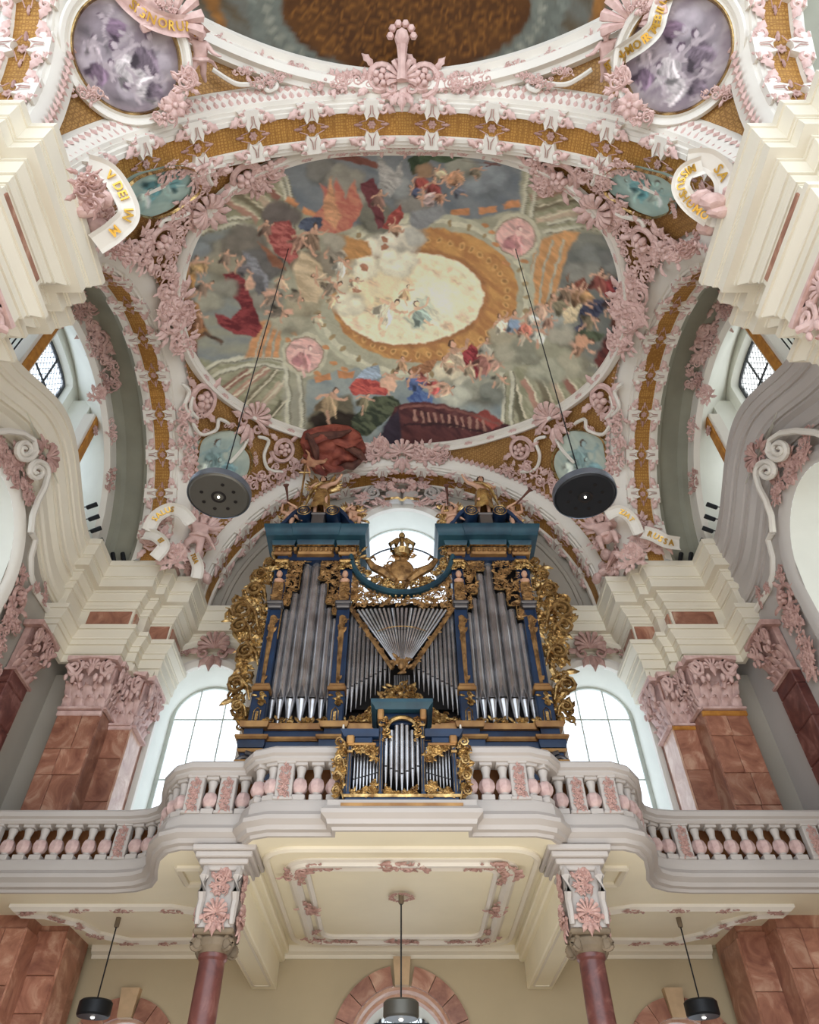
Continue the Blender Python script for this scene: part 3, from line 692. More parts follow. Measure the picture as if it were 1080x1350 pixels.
# ---- side walls
def seg_arch(y):                 # the side cornice rises in a segment over the middle of the bay
    t = (y-9.7)/2.9
    return 0 if abs(t) >= 1 else 1.15*(math.cos(t*PI)*.5+.5)
for s_ in (-1, 1):
    side = 'left' if s_ < 0 else 'right'
    mp = lambda s, z, d=0: (s_*(XS+d), s, z)
    OPS = (9.55, 1.42, 6.2, 9.35, 11.0)
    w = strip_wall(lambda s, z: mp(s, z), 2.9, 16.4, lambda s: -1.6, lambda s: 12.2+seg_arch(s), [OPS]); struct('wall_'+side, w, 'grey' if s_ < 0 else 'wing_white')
    struct('trim_%d' % (30+s_), reveal(mp, OPS, 0, 1.1, -.12), 'reveal', 'splayed reveal of the arched window in the %s wall' % side)
    op2 = (9.55, 1.25, 6.2, 9.3, 10.75); window('window_%d' % (9+s_), 'arched window at the %s edge of the photo' % side, mp, op2, 1.1, [8.9, 10.2], [7.2, 8.2, 9.2, 10.1], 'pane_warm' if s_ > 0 else 'pane', diamond=.2)
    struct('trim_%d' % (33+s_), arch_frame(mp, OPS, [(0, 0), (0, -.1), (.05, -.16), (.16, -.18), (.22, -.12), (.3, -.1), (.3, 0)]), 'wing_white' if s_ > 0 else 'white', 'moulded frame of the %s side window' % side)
    # curved cornice of the side wall
    ys = np.linspace(6.0, 13.25, 150); fr = []
    for i, y in enumerate(ys):
        e = .02; dz = (seg_arch(y+e)-seg_arch(y-e))/(2*e); L_ = math.hypot(1, dz); fr.append(((s_*XS, y, seg_arch(y)), (-s_, 0, 0), (0, -dz/L_*0, 1)))
    root = thing('side_cornice', 'curving moulded cornice that arches over the %s side window' % side, 'cornice', (s_*XS, 6, 9.6))
    pr = [(-.02, 10.55), (.05, 10.55), (.05, 10.62), (.1, 10.62), (.1, 10.72), (.14, 10.78), (.14, 11.0), (.1, 11.0), (.1, 11.12), (.2, 11.22), (.2, 11.28), (.26, 11.28), (.26, 11.4), (.3, 11.42), (.36, 11.62), (.36, 11.68), (.41, 11.68), (.41, 11.78), (.45, 11.8), (.48, 11.98), (.51, 11.98), (.51, 12.2), (-.02, 12.2)]
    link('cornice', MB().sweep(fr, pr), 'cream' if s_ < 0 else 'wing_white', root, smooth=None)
    # lower string course and the pair of volutes over the window
    rt = thing('volute_crest', 'pair of pale volutes with pink leaves over the %s side window' % side, 'ornament', (s_*XS, 10.6, 10.6))
    n = (-s_, 0, 0)
    sx_ = (lambda px: px) if s_ > 0 else (lambda px: 1060-px)
    for arm, c0, hand, a0 in (([(1100, 580), (1075, 570), (1050, 568), (1030, 571), (1016, 580)], (1027, 593), -1, PI*.95), ([(1019, 702), (1017, 680), (1010, 660), (1002, 645), (997, 628)], (1011, 621), 1, PI*.95)):
        sp = [(c0[0]+14*(1-.88*t)*math.cos(a0+(-hand)*2*PI*1.9*t*-1), c0[1]+14*(1-.88*t)*math.sin(a0+(-hand)*2*PI*1.9*t*-1)) for t in [i/27 for i in range(28)]]
        pts = [atX(sx_(x), y, s_*7.86) for x, y in arm]+[atX(sx_(x), y, s_*(7.86-.004*i)) for i, (x, y) in enumerate(sp)]
        m = MB().tube(pts, [.07]*len(arm)+[.075*(1-.55*i/28) for i in range(28)], 7, up=(1, 0, 0)); link('volute', m, 'white', rt)
    for k, x, y, s in (('palmette', 1000, 602, .7), ('cluster1', 1040, 605, .6), ('cluster3', 1045, 620, .55), ('cluster0', 1028, 640, .5), ('long0', 1062, 582, .45), ('cluster2', 1060, 596, .45), ('cluster4', 1022, 655, .35)):
        orn(k, atX(sx_(x), y, s_*7.98), n, (0, .8, .2) if k == 'palmette' else (0, 0, 1), s, 'rose', rt)
    rt = thing('wall_cartouche', 'pink rocaille cartouche low on the %s side wall frame' % side, 'ornament', (s_*XS, 11.6, 8.0))
    for k, x, y, s in (('round_scroll', 1036, 788, .62), ('cluster0', 1048, 812, .55), ('long1', 1056, 838, .55), ('cluster4', 1040, 822, .4), ('long2', 1002, 785, .35), ('cluster2', 1066, 860, .5), ('cluster3', 1030, 758, .35), ('cluster1', 1070, 880, .5), ('cluster1', 1012, 775, .25)):
        orn(k, atX(sx_(x), y, s_*8.1), n, (0, .8, .5), s, 'rose', rt)
    for pts in ([(1019, 702), (1014, 712), (1020, 735), (1020, 758), (1014, 778), (1000, 800), (985, 826), (974, 836), (972, 848)],):
        m = MB().tube([atX(sx_(x), y, s_*8.16) for x, y in pts], .075, 6, up=(1, 0, 0)); struct('trim_%d' % (36+s_), m, 'white', 'moulded string course on the %s wall' % side)
    # clerestory: barrel behind the side arch, lunette wall, deep splayed recess, windows
    A0 = .0
    def sarc(x, r, cy=9.5, n=40, rz=None, z0=12.2):
        return [(s_*x, cy-r*math.cos(PI*i/n), z0+(rz or r)*math.sin(PI*i/n)) for i in range(n+1)]
    m = MB(); m.grid([sarc(6.9, 3.8, rz=3.68), sarc(7.02, 3.85, rz=3.75), sarc(7.05, 4.05, rz=3.95), sarc(7.6, 4.1, rz=4.05), sarc(7.7, 4.0, rz=3.98), sarc(7.85, 4.0, rz=3.98)])
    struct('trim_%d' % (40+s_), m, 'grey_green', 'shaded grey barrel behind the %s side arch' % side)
    m = MB(); m.grid([sarc(7.85, 4.2, rz=4.15), sarc(7.85, 3.62, rz=3.62), sarc(7.8, 3.6, rz=3.6), sarc(7.8, 3.45, rz=3.48), sarc(7.95, 3.42, rz=3.44)]); struct('trim_%d' % (43+s_), m, 'white', 'white rim of the %s clerestory recess' % side)
    m = MB(); m.grid([sarc(7.95, 3.42, rz=3.44), sarc(9.0, 3.7, rz=4.75)]); struct('trim_%d' % (46+s_), m, 'reveal', 'pale vault of the %s clerestory recess' % side)
    m = MB(); m.quad((s_*7.9, 5.0, 12.25), (s_*7.9, 14.2, 12.25), (s_*9.0, 14.2, 12.8), (s_*9.0, 5.0, 12.8)); struct('trim_%d' % (49+s_), m, 'reveal', 'sloping sill of the %s clerestory' % side)
    mpW = lambda s, z, d=0: (s_*(9.0+d), s, z)
    cops = [(9.72, 1.05, 13.9, 16.35, 16.6), (7.1, .8, 13.3, 15.3, 15.7), (12.3, .7, 13.3, 15.3, 15.7)]
    w = strip_wall(lambda s, z: mpW(s, z), 5.6, 13.6, lambda s: 12.8, lambda s: 17.2, sorted(cops)); struct('wall_clerestory_'+side, w, 'reveal')
    for q, op in enumerate(cops):
        window('window_%d' % (20+q+5*(s_ > 0)), '%s leaded clerestory window on the %s' % (('middle', 'near', 'far')[q], side), mpW, op, .25, [op[0]-.3, op[0]+.3], [op[2]+.8, op[2]+1.6], 'pane_warm' if s_ > 0 else 'pane', diamond=.16)
        struct('trim_%d' % (60+q+5*(s_ > 0)), reveal(mpW, op, 0, .25), 'reveal', 'reveal of a clerestory window')
    for q, y in enumerate((8.25, 11.25)):
        rt = thing('clerestory_pilaster', 'ochre painted pilaster %s the middle clerestory window on the %s' % (('before', 'beyond')[q], side), 'pilaster', (s_*8.3, y, 12.3))
        zt = 12.2+3.44*math.sqrt(1-((y-9.5)/3.5)**2)+.35
        link('shaft', MB().bbox(*X(8.15, 8.45), y-.12, y+.12, 12.3, zt, .02), 'ochre', rt); link('edge', MB().bbox(*X(8.2, 8.5), y-.2, y+.2, 12.3, zt, .02), 'white', rt)
        link('return', MB().box(*X(8.45, 9.0), y-.19, y+.19, 12.4, zt+.6), 'reveal', rt)
        orn('rosette', (s_*8.12, y, zt-.5), n, (0, 0, 1), .3, 'rose', rt)
    rt = thing('clerestory_garland', 'pink stucco garland along the rim of the %s clerestory recess' % side, 'garland', (s_*7.8, 9.5, 15.6))
    for q, a in enumerate((12, 30, 48, 66, 84, 102, 122, 144)):
        a = math.radians(a); nn_ = (-s_*.75, .5*math.cos(a), -.5*math.sin(a)); p = (s_*7.78, 9.5-3.52*math.cos(a), 12.2+3.55*math.sin(a))
        orn('long%d' % (q % 3), p, nn_, (0, -math.cos(a), math.sin(a)), .42, 'rose' if q % 2 else 'pink', rt)
    for k, x, y, s in (('cluster0', 126, 432, .8), ('cluster1', 134, 455, .75), ('long0', 138, 478, .5), ('cluster3', 146, 500, .5), ('cluster4', 112, 402, .6), ('cluster2', 96, 385, .5), ('cluster1', 128, 520, .45), ('cluster2', 140, 465, .5)):
        orn(k, atX(x if s_ < 0 else 1060-x, y, s_*7.72), (-s_*.7, -.2, -.6), (0, -.4, 1), s, 'pink', rt, 'stucco_cluster')
    # seal over the recess so that daylight enters only by its windows
    m = MB(); m.box(*X(6.6, 9.6), 4.9, 14.9, 17.35, 17.5); struct('ceiling_aisle_'+side, m, 'grey', 'roof slab over the %s clerestory' % side)
    m = MB(); m.box(*X(9.3, 9.6), 4.9, 5.6, 4.0, 17.4); m.box(*X(9.3, 9.6), 13.6, 15.9, 4.0, 17.4); m.box(*X(6.2, 9.6), 15.9, 16.2, 11.9, 17.4); m.box(*X(7.9, 9.6), 4.6, 4.9, 10, 17.4); m.box(*X(8.2, 10.2), 15.85, 16.1, 4.3, 12)
    struct('wall_outer_'+side, m, 'grey', 'outer shell of the %s aisle' % side)
# ---- round arches
def arcY(rx, rz, y, n=48): return [(-rx*math.cos(PI*i/n), y, Z0+rz*math.sin(PI*i/n)) for i in range(n+1)]
def arcX(r, x, cy, n=40, rz=None): return [(x, cy-r*math.cos(PI*i/n), Z0+(rz or r)*math.sin(PI*i/n)) for i in range(n+1)]
def band_arch(label, pts_fn, s0, s1, off, nun, skip=0.0, unit_h=None, ex=.4, inner_sign=1):
    """pts_fn(radius_offset, s) -> arc points ; s across the soffit"""
    root = thing('ribbed_arch', label, 'arch', (0, 0, 0)); W_ = s1-s0; n = 48
    lip = .27*W_
    prof = [(ex, s0-off*1.0), (.28, s0-off), (.16, s0-off*.8), (.06, s0-off*.35), (0, s0), (0, s0+.06*W_), (-.05, s0+.08*W_), (-.05, s0+.15*W_), (-.08, s0+.16*W_), (-.08, s0+lip*.9), (0, s0+lip), (0, s1-lip), (-.08, s1-lip*.9), (-.08, s1-.16*W_), (-.05, s1-.15*W_), (-.05, s1-.08*W_), (0, s1-.06*W_), (0, s1)]
    m = MB(); m.grid([pts_fn(dr, s) for dr, s in prof]+[pts_fn(ex, s1)]); link('white_band', m, 'white', root)
    m = MB(); m.grid([pts_fn(-.015, s0+lip*.95), pts_fn(-.015, s1-lip*.95)]); link('gold_panel', m, 'gold_band', root)
    return root
fr_near = lambda dr, y: arcY(5.8+dr, 5.4+dr, y)
fr_far = lambda dr, y: arcY(5.42+dr, 5.4+dr, y)
A_near = band_arch('near transverse arch with gold panels between white scrolls, along the top of the photo', fr_near, 5.08, 4.06, -.0, 13, ex=.55)
A_far = band_arch('far transverse arch with gold panels, above the organ', fr_far, 14.55, YB, .15, 13, ex=.5)
def put_units(root, rx, rz, yc, dth, W_, ks, hand='Y', x=None, cy=None, s_=1):
    for k in ks:
        a = PI/2+(k+.5)*dth
        if hand == 'Y':
            p = (-rx*math.cos(a), yc, Z0+rz*math.sin(a)); nrm = (math.cos(a), 0, -math.sin(a)); up = (0, 1, 0)
        else:
            p = (x, cy-rx*math.cos(a), Z0+rz*math.sin(a)); nrm = (0, math.cos(a), -math.sin(a)); up = (s_, 0, 0)
        M = frame_M(p, nrm, up, W_)
        M2 = M @ Matrix.Rotation(PI, 4, 'Z')
        for Mq in (M, M2): o = link('scroll_bracket', shared('UW', UW, 'white'), None, root, Mq); [link('leaf_curl', shared('UP%d' % q, UP[q], 'pink'), None, o, Mq) for q in (0, 1)]
        link('tendril', shared('UG', UG, 'rose'), None, root, M)
put_units(A_near, 5.8, 5.4, 4.57, .237, 1.02, range(-6, 6)); put_units(A_far, 5.42, 5.4, 15.07, .237, 1.02, range(-6, 6))
def beads(root, pts, ns, name='leaf_moulding', step=.17, r=.075, mt='pink'):
    """a run of small overlapping leaves"""
    m = MB(); P = [np.array(p) for p in pts]; L = [0]
    for i in range(len(P)-1): L.append(L[-1]+np.linalg.norm(P[i+1]-P[i]))
    k = 0; s = step/2
    while s < L[-1]:
        i = min(int(np.searchsorted(L, s))-1, len(P)-2); q = (s-L[i])/(L[i+1]-L[i]); p = P[i]*(1-q)+P[i+1]*q; t = (P[i+1]-P[i])/(L[i+1]-L[i]); n = np.array(ns[i]); b_ = np.cross(n, t)
        b_ = b_/np.linalg.norm(b_); w = r*(1 if k % 2 else 1.25)
        vs = [p-t*step*.5+n*.01, p-b_*w+n*.03, p+n*.09+t*.01, p+b_*w+n*.03, p+t*step*.55+n*.02]; m.add(vs, [(0, 1, 2), (0, 2, 3), (1, 4, 2), (2, 4, 3)]); s += step; k += 1
    o = link(name, m, mt, root, smooth=None); o['kind'] = 'stuff'; return o
def ring_pts(fn, dr, y, nf): p = fn(dr, y); return p, [nf(q) for q in p]
pp = fr_near(.12, 3.98); beads(A_near, pp, [(0, -.5, -.85)]*len(pp), r=.11)
pp = fr_near(.3, 3.85); beads(A_near, pp, [(0, -.6, -.8)]*len(pp), r=.08)
pp = fr_far(.33, 14.36); beads(A_far, pp, [(0, -.7, -.7)]*len(pp), r=.09)
m = MB(); m.grid([fr_near(.02, 4.06), fr_near(.03, 3.98), fr_near(.2, 3.9), fr_near(.34, 3.8), fr_near(.8, 3.75)]); link('outer_fascia', m, 'white', A_near)
for s_ in (-1, 1):
    side = 'left' if s_ < 0 else 'right'
    f = lambda dr, x: arcX(3.75+dr, s_*x, 9.5, rz=3.68+dr)
    root = band_arch('%s side arch with gold panels between white scrolls, in front of the clerestory' % side, f, 6.05, 6.9, .3, 10, ex=1.1)
    put_units(root, 3.75, 3.68, 0, .292, .86, range(-5, 5), 'X', s_*6.47, 9.5, s_)
    pp = f(.36, 5.68); beads(root, pp, [(-s_*.7, 0, -.7)]*len(pp), r=.08)
    f2 = lambda dr, x: arcX(5.0+dr, s_*x, -1.7)
    root = band_arch('%s side arch of the nearer bay at the top corner of the photo' % side, f2, 6.15, 7.2, .15, 10, ex=.5)
    put_units(root, 5.0, 5.0, 0, .235, 1.05, [-6, -5, -4, -3, -2, -1, 0, 1, 2, 3, 4, 5], 'X', s_*6.68, -1.7, s_)
    pp = f2(.2, 5.98); beads(root, pp, [(-s_*.8, 0, -.6)]*len(pp), r=.11)
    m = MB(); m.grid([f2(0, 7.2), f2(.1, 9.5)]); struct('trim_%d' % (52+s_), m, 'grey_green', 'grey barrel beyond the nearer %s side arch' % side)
# ================================================================== PAINTED VAULTS
def catmull(P, k=5):
    P = [np.array(p, float) for p in P]; out = []
    for i in range(len(P)-1):
        a, b, c, d = P[max(i-1, 0)], P[i], P[i+1], P[min(i+2, len(P)-1)]
        for j in range(k): f = j/k; out.append(.5*((2*b)+(c-a)*f+(2*a-5*b+4*c-d)*f*f+(3*b-a-3*c+d)*f**3))
    return out+[P[-1]]
def vnoise(x, y, seed=0):
    xi = np.floor(x).astype(np.int64); yi = np.floor(y).astype(np.int64); fx = x-xi; fy = y-yi
    fx = fx*fx*(3-2*fx); fy = fy*fy*(3-2*fy)
    def h(a, b):
        n = (a*374761393+b*668265263+seed*974634777) & 0x7fffffff; n = ((n ^ (n >> 13))*1274126177) & 0x7fffffff
        return ((n ^ (n >> 16)) & 0xffff)/65535.0
    return (h(xi, yi)*(1-fx)+h(xi+1, yi)*fx)*(1-fy)+(h(xi, yi+1)*(1-fx)+h(xi+1, yi+1)*fx)*fy
def fbm(x, y, o=4, seed=0):
    r = 0; a = .5; t = 0
    for i in range(o): r = r+a*vnoise(x*2**i, y*2**i, seed+i); t += a; a *= .55
    return r/t-.5
class Canvas:
    def __init__(s, X, Y, base, hit, warp=.06):
        s.hit = hit; s.X0, s.Y0 = X, Y
        s.X = X+warp*2*fbm(X*3, Y*3, 3, 5)+warp*fbm(X*9, Y*9, 2, 9); s.Y = Y+warp*2*fbm(X*3+7, Y*3, 3, 6)+warp*fbm(X*9+3, Y*9, 2, 10)
        s.C = np.zeros((len(X), 3)); s.C[:] = srgb(*base)[:3]
    def pl(s, pts): return np.array([s.hit(*p)[:2] for p in pts])
    def poly(s, pts, col, soft=.05, fold=.25, fs=4.0, al=1.0, ang=.6, col2=None, exact=False):
        P = s.pl(pts) if not exact else np.array(pts); m = soft+.02
        X, Y = s.X, s.Y
        lo = P.min(0)-m; hi = P.max(0)+m; I = np.nonzero((X > lo[0]) & (X < hi[0]) & (Y > lo[1]) & (Y < hi[1]))[0]
        if not len(I): return
        x = X[I]; y = Y[I]; ins = np.zeros(len(I), bool); d2 = np.full(len(I), 1e9); n = len(P)
        for i in range(n):
            ax, ay = P[i]; bx, by = P[(i+1) % n]; ex, ey = bx-ax, by-ay; wx, wy = x-ax, y-ay
            t = np.clip((wx*ex+wy*ey)/(ex*ex+ey*ey+1e-12), 0, 1); d2 = np.minimum(d2, (wx-t*ex)**2+(wy-t*ey)**2)
            if abs(ey) > 1e-12:
                c = ((ay > y) != (by > y)) & (x < ex*(y-ay)/ey+ax); ins ^= c
        d = np.sqrt(d2); d[ins] *= -1
        a = np.clip(.5-d/(2*max(soft, .004)), 0, 1)*al
        u = x*math.cos(ang)+y*math.sin(ang); v = -x*math.sin(ang)+y*math.cos(ang)
        f = fbm(u*fs*.6, v*fs*2.2, 3, int(abs(P[0][0])*100) % 97)
        c1 = np.array(srgb(*col)[:3]); c2 = np.array(srgb(*col2)[:3]) if col2 else None
        k = np.clip(1+fold*3.2*f, .35, 1.9)[:, None]; c = c1*k
        if c2 is not None: q = np.clip(.5+f*3, 0, 1)[:, None]; c = c1*(1-q)+c2*q
        s.C[I] = s.C[I]*(1-a[:, None])+c*a[:, None]
    def ell(s, x, y, rx, ry, col, rot=0, soft=.08, lump=.12, **k):
        ca, sa = math.cos(rot), math.sin(rot); R = random.Random(int(x*7+y)); ph = R.uniform(0, 6)
        pts = []
        for i in range(24):
            t = 2*PI*i/24; q = 1+lump*math.sin(5*t+ph)*.6+lump*math.sin(3*t+2*ph)*.5; a, b = rx*q*math.cos(t), ry*q*math.sin(t); pts.append((x+a*ca-b*sa, y+a*sa+b*ca))
        s.poly(pts, col, soft, **k)
    def line(s, pts, w, col, soft=.02, **k):
        P = [np.array(p, float) for p in pts]; L = []; R_ = []
        for i, p in enumerate(P):
            t = P[min(i+1, len(P)-1)]-P[max(i-1, 0)]; t /= np.linalg.norm(t)+1e-9; n = np.array([-t[1], t[0]])*w/2; L.append(tuple(p+n)); R_.append(tuple(p-n))
        s.poly(L+R_[::-1], col, soft, **k)
    def arcl(s, cx, cy, rx, ry, a0, a1, w, col, rot=0, **k):
        pts = [(cx+rx*math.cos(a), cy+ry*math.sin(a)) for a in np.linspace(math.radians(a0), math.radians(a1), 22)]; s.line(pts, w, col, **k)
    def cloud(s, x, y, r, col, n=6, sq=.7, seed=0):
        R = random.Random(seed+int(x+y)); d = tuple(c*.78 for c in col); l = tuple(min(255, c*1.14) for c in col)
        s.ell(x, y+r*.1, r, r*sq, d, 0, .12, fold=.1)
        for i in range(n):
            a = R.uniform(0, 6.28); s.ell(x+r*.55*math.cos(a), y+r*.55*sq*math.sin(a), r*.5, r*.42, col, 0, .08, fold=.1); s.ell(x+r*.55*math.cos(a)-r*.1, y+r*.55*sq*math.sin(a)-r*.14, r*.28, r*.2, l, 0, .1, fold=.06, al=.7)
    def fig(s, x, y, h, a, robe, flesh=(186, 140, 110), robe2=None, hair=(84, 60, 44)):
        """a small painted figure, h px tall, leaning by a"""
        ca, sa = math.cos(a), math.sin(a); T = lambda u, v: (x+h*(u*ca-v*sa), y+h*(u*sa+v*ca))
        R = random.Random(int(x*3+y*5)); q = R.uniform(-.1, .1)
        s.poly([T(-.2, -.15), T(.12, -.2), T(.28, .05), T(.38, .35), T(.2, .5), T(-.05, .42), T(-.3, .5), T(-.28, .15)], robe, .03, .4, 7, col2=robe2, ang=a+1.2)
        s.poly([T(-.05, -.1), T(.3, .1), T(.42, .42), T(.25, .2)], tuple(min(255, c*1.35) for c in robe), .03, .2)
        s.poly([T(-.25, .1), T(-.1, .3), T(-.2, .5), T(-.34, .4)], tuple(c*.6 for c in robe), .03, .2)
        s.line([T(.08, -.15), T(.32, -.2), T(.46, -.36+q)], h*.09, flesh, .015, fold=.2); s.line([T(-.15, -.12), T(-.34, -.02), T(-.42, .14+q)], h*.09, flesh, .015, fold=.2)
        s.line([T(.05, .3), T(.22, .55), T(.36, .66+q)], h*.1, flesh, .015, fold=.2)
        s.ell(*T(-.02, -.18), h*.13, h*.1, flesh, a, .02, fold=.2); s.ell(*T(-.01, -.37), h*.095, h*.11, hair, a, .015); s.ell(*T(.02, -.35), h*.07, h*.085, tuple(min(255, c*1.1) for c in flesh), a, .015, lump=0, fold=.1)
# ---- outline of the fresco in plan, from the frame that bounds it
half = [(530, 196), (475, 196), (420, 200), (350, 222), (300, 247), (262, 290), (240, 340), (232, 400), (240, 450), (270, 500), (330, 545), (400, 572), (480, 589), (530, 592)]
hp = [BAY.hit(*p)[:2] for p in half]; outl = [np.array(p) for p in hp]+[np.array((-p[0], p[1])) for p in hp[-2:0:-1]]
FC = np.array((0, 9.6))
ang = np.array([math.atan2(p[1]-FC[1], p[0]-FC[0]) for p in outl]); rr = np.array([np.linalg.norm(p-FC) for p in outl])
o_ = np.argsort(ang); ang = ang[o_]; rr = rr[o_]; ang = np.concatenate([ang[-2:]-2*PI, ang, ang[:2]+2*PI]); rr = np.concatenate([rr[-2:], rr, rr[:2]])
def smooth_r(t):
    t = (t+PI) % (2*PI)-PI; k = 0; w_ = 0
    for d, w in ((-.12, 1), (-.06, 2), (0, 3), (.06, 2), (.12, 1)): k = k+w*np.interp(t+d, ang, rr); w_ += w
    return k/w_
def painted_polar(name, center, rfn, zfn, nr, na, paint, hit, base, parent=None, warp=.06, a0=0, a1=2*PI):
    th = np.linspace(a0, a1, na+1)[:-1 if a1-a0 > 6.2 else None]; nt = len(th); R_ = rfn(th); k = (np.arange(nr+1)/nr)
    X = center[0]+np.outer(k, R_*np.cos(th)); Y = center[1]+np.outer(k, R_*np.sin(th)); X = X.ravel(); Y = Y.ravel()
    cv = Canvas(X, Y, base, hit, warp); paint(cv); Z = zfn(X, Y)
    me = bpy.data.meshes.new(name); i = np.arange(nr)[:, None]*nt; j = np.arange(nt if nt == na else nt-1)[None, :]; j2 = (j+1) % nt
    F = np.stack([i+j, i+nt+j, i+nt+j2, i+j2], -1).reshape(-1, 4)
    me.vertices.add(len(X)); me.vertices.foreach_set('co', np.stack([X, Y, Z], 1).ravel().astype(np.float32))
    me.loops.add(F.size); me.loops.foreach_set('vertex_index', F.ravel().astype(np.int32)); me.polygons.add(len(F)); me.polygons.foreach_set('loop_start', (np.arange(len(F))*4).astype(np.int32))
    me.polygons.foreach_set('use_smooth', np.ones(len(F), bool)); me.update(calc_edges=True)
    at = me.color_attributes.new('paint', 'FLOAT_COLOR', 'POINT'); C4 = np.ones((len(X), 4), np.float32); C4[:, :3] = np.clip(cv.C, 0, 1); at.data.foreach_set('color', C4.ravel())
    return link(name, me, 'painted', parent)
def paint_fresco(c):
    P, E, F = c.poly, c.ell, c.fig
    # painted architecture: the greenish stone frame
    P([(200, 150), (860, 150), (860, 640), (200, 640)], (150, 148, 124), .1, .16, 2)
    for x0, x1, y0, y1, cc in ((365, 375, 210, 300, (176, 174, 152)), (690, 700, 220, 300, (176, 174, 150))): pass
    # four openings of sky
    P([(366, 208), (430, 200), (530, 200), (690, 212), (684, 278), (610, 292), (530, 296), (430, 300), (380, 266)], (112, 120, 126), .04, .12, 1.5, col2=(96, 106, 116))
    P([(238, 330), (262, 304), (330, 300), (350, 330), (372, 420), (330, 480), (276, 492), (246, 462), (232, 400)], (116, 124, 124), .06, .12, 1.5, col2=(134, 134, 116))
    P([(720, 330), (752, 306), (816, 312), (832, 380), (828, 440), (790, 496), (730, 480), (700, 420)], (120, 122, 112), .06, .12, 1.5, col2=(98, 102, 98))
    P([(404, 502), (450, 488), (640, 488), (662, 520), (660, 566), (600, 590), (480, 590), (404, 556)], (136, 146, 142), .04, .12, 1.5, col2=(112, 126, 130))
    # corner vaulting NW, NE, SW, SE
    for pts, stripes in (([(270, 300), (262, 290), (300, 247), (350, 222), (366, 208), (380, 266), (340, 300)], [((285, 258), (340, 292)), ((300, 247), (352, 285)), ((318, 238), (362, 278)), ((335, 230), (366, 262))]),
                         ([(692, 214), (740, 226), (800, 262), (822, 300), (752, 306), (690, 300)], [((700, 260), (770, 248)), ((705, 275), (790, 262)), ((708, 290), (806, 280)), ((712, 240), (745, 232))]),
                         ([(246, 470), (290, 480), (372, 478), (372, 562), (330, 545), (280, 508)], [((300, 532), (352, 486)), ((318, 540), (366, 488)), ((335, 548), (372, 505)), ((290, 520), (330, 488)), ((352, 556), (374, 530))]),
                         ([(662, 492), (700, 478), (786, 498), (740, 540), (680, 566), (662, 566)], [((712, 545), (690, 500)), ((728, 540), (706, 496)), ((745, 535), (722, 492)), ((760, 522), (738, 490)), ((690, 556), (676, 508))])):
        P(pts, (150, 146, 118), .05, .2, 5, col2=(128, 128, 98))
        for i, (a, b) in enumerate(stripes): c.line([a, b], 9, ((160, 116, 96), (112, 104, 80), (172, 150, 124), (134, 84, 70), (96, 92, 70))[i], .03, fold=.2); c.line([(a[0]+4, a[1]-3), (b[0]+4, b[1]-3)], 2.5, (188, 180, 152), .015, fold=.1)
    # pale ribs that edge the corner vaults
    for pts in ([(352, 222), (368, 236), (376, 262), (380, 300)], [(358, 218), (376, 234), (384, 262), (386, 300)], [(246, 318), (272, 302), (310, 296), (350, 302)], [(248, 306), (280, 292), (330, 288)], [(696, 222), (694, 250), (688, 282)], [(710, 226), (706, 256), (700, 286)], [(716, 308), (770, 300), (822, 312)], [(720, 296), (780, 288), (818, 300)],
                [(260, 492), (290, 478), (330, 470), (374, 476)], [(268, 502), (300, 488), (340, 481), (374, 486)], [(376, 478), (380, 520), (378, 562)], [(392, 490), (398, 530), (396, 566)], [(662, 490), (664, 530), (662, 568)], [(674, 488), (676, 525), (674, 562)], [(690, 478), (740, 474), (800, 488)]): c.line(pts, 5, (180, 178, 156), .02, fold=.12); c.line([(x+3.5, y+2) for x, y in pts], 1.6, (112, 108, 88), .015, fold=.1)
    # ochre coffered bands of the openings
    for pts in ([(342, 424), (376, 418), (366, 472), (322, 472)],): 
        P(pts, (190, 130, 70), .03, .2, 5)
        for k in range(3): c.line([(352+k*9, 424), (336+k*10, 472)], 3, (150, 146, 128), .015)
    P([(706, 320), (740, 306), (766, 306), (748, 334), (730, 404), (694, 404)], (188, 132, 66), .03, .2, 5)
    for k in (0, 1, 2): c.line([(712+k*17, 316), (702+k*14, 360), (700+k*11, 404)], 3.4, (160, 156, 134), .015)
    for pts in ([(596, 281), (620, 279)], [(632, 278), (656, 275)], [(664, 273), (684, 267)], [(376, 262), (392, 272)], [(398, 276), (420, 284)], [(416, 500), (436, 496)], [(446, 494), (466, 494)], [(478, 494), (496, 496)]): c.line(pts, 9, (186, 120, 62), .02, fold=.2)
    # outer stone ring, ochre ring, bright opening of heaven
    E(556, 392, 150, 112, (168, 168, 142), -.06, .03, 0, fold=.12); E(556, 392, 142, 105, (186, 184, 158), -.06, .02, 0, fold=.1); E(556, 392, 136, 99, (158, 156, 130), -.06, .02, 0, fold=.1)
    for k in range(34):
        a = k*2*PI/34; c.ell(556+139*math.cos(a), 392+102*math.sin(a), 4.5, 3, (150, 128, 84), a, .02, 0)
    E(560, 390, 124, 89, (190, 136, 54), -.06, .03, 0, fold=.22, fs=3, col2=(168, 110, 44))
    for k in range(46):
        a = k*2*PI/46; c.ell(557+112*math.cos(a), 392+76*math.sin(a), 5, 4, (206, 158, 76), a, .02, 0, al=.6); c.ell(557+112*math.cos(a), 392+76*math.sin(a), 2.2, 2, (130, 84, 34), a, .02, 0, al=.7)
    E(543, 394, 103, 66, (160, 104, 48), -.05, .05, 0, fold=.2); E(540, 394, 98, 61, (224, 214, 176), -.05, .03, 0, fold=.07)
    E(500, 380, 50, 40, (214, 198, 152), 0, .25, 0, fold=.08, al=.7); E(560, 400, 40, 30, (232, 226, 196), 0, .25, 0, fold=.05, al=.8)
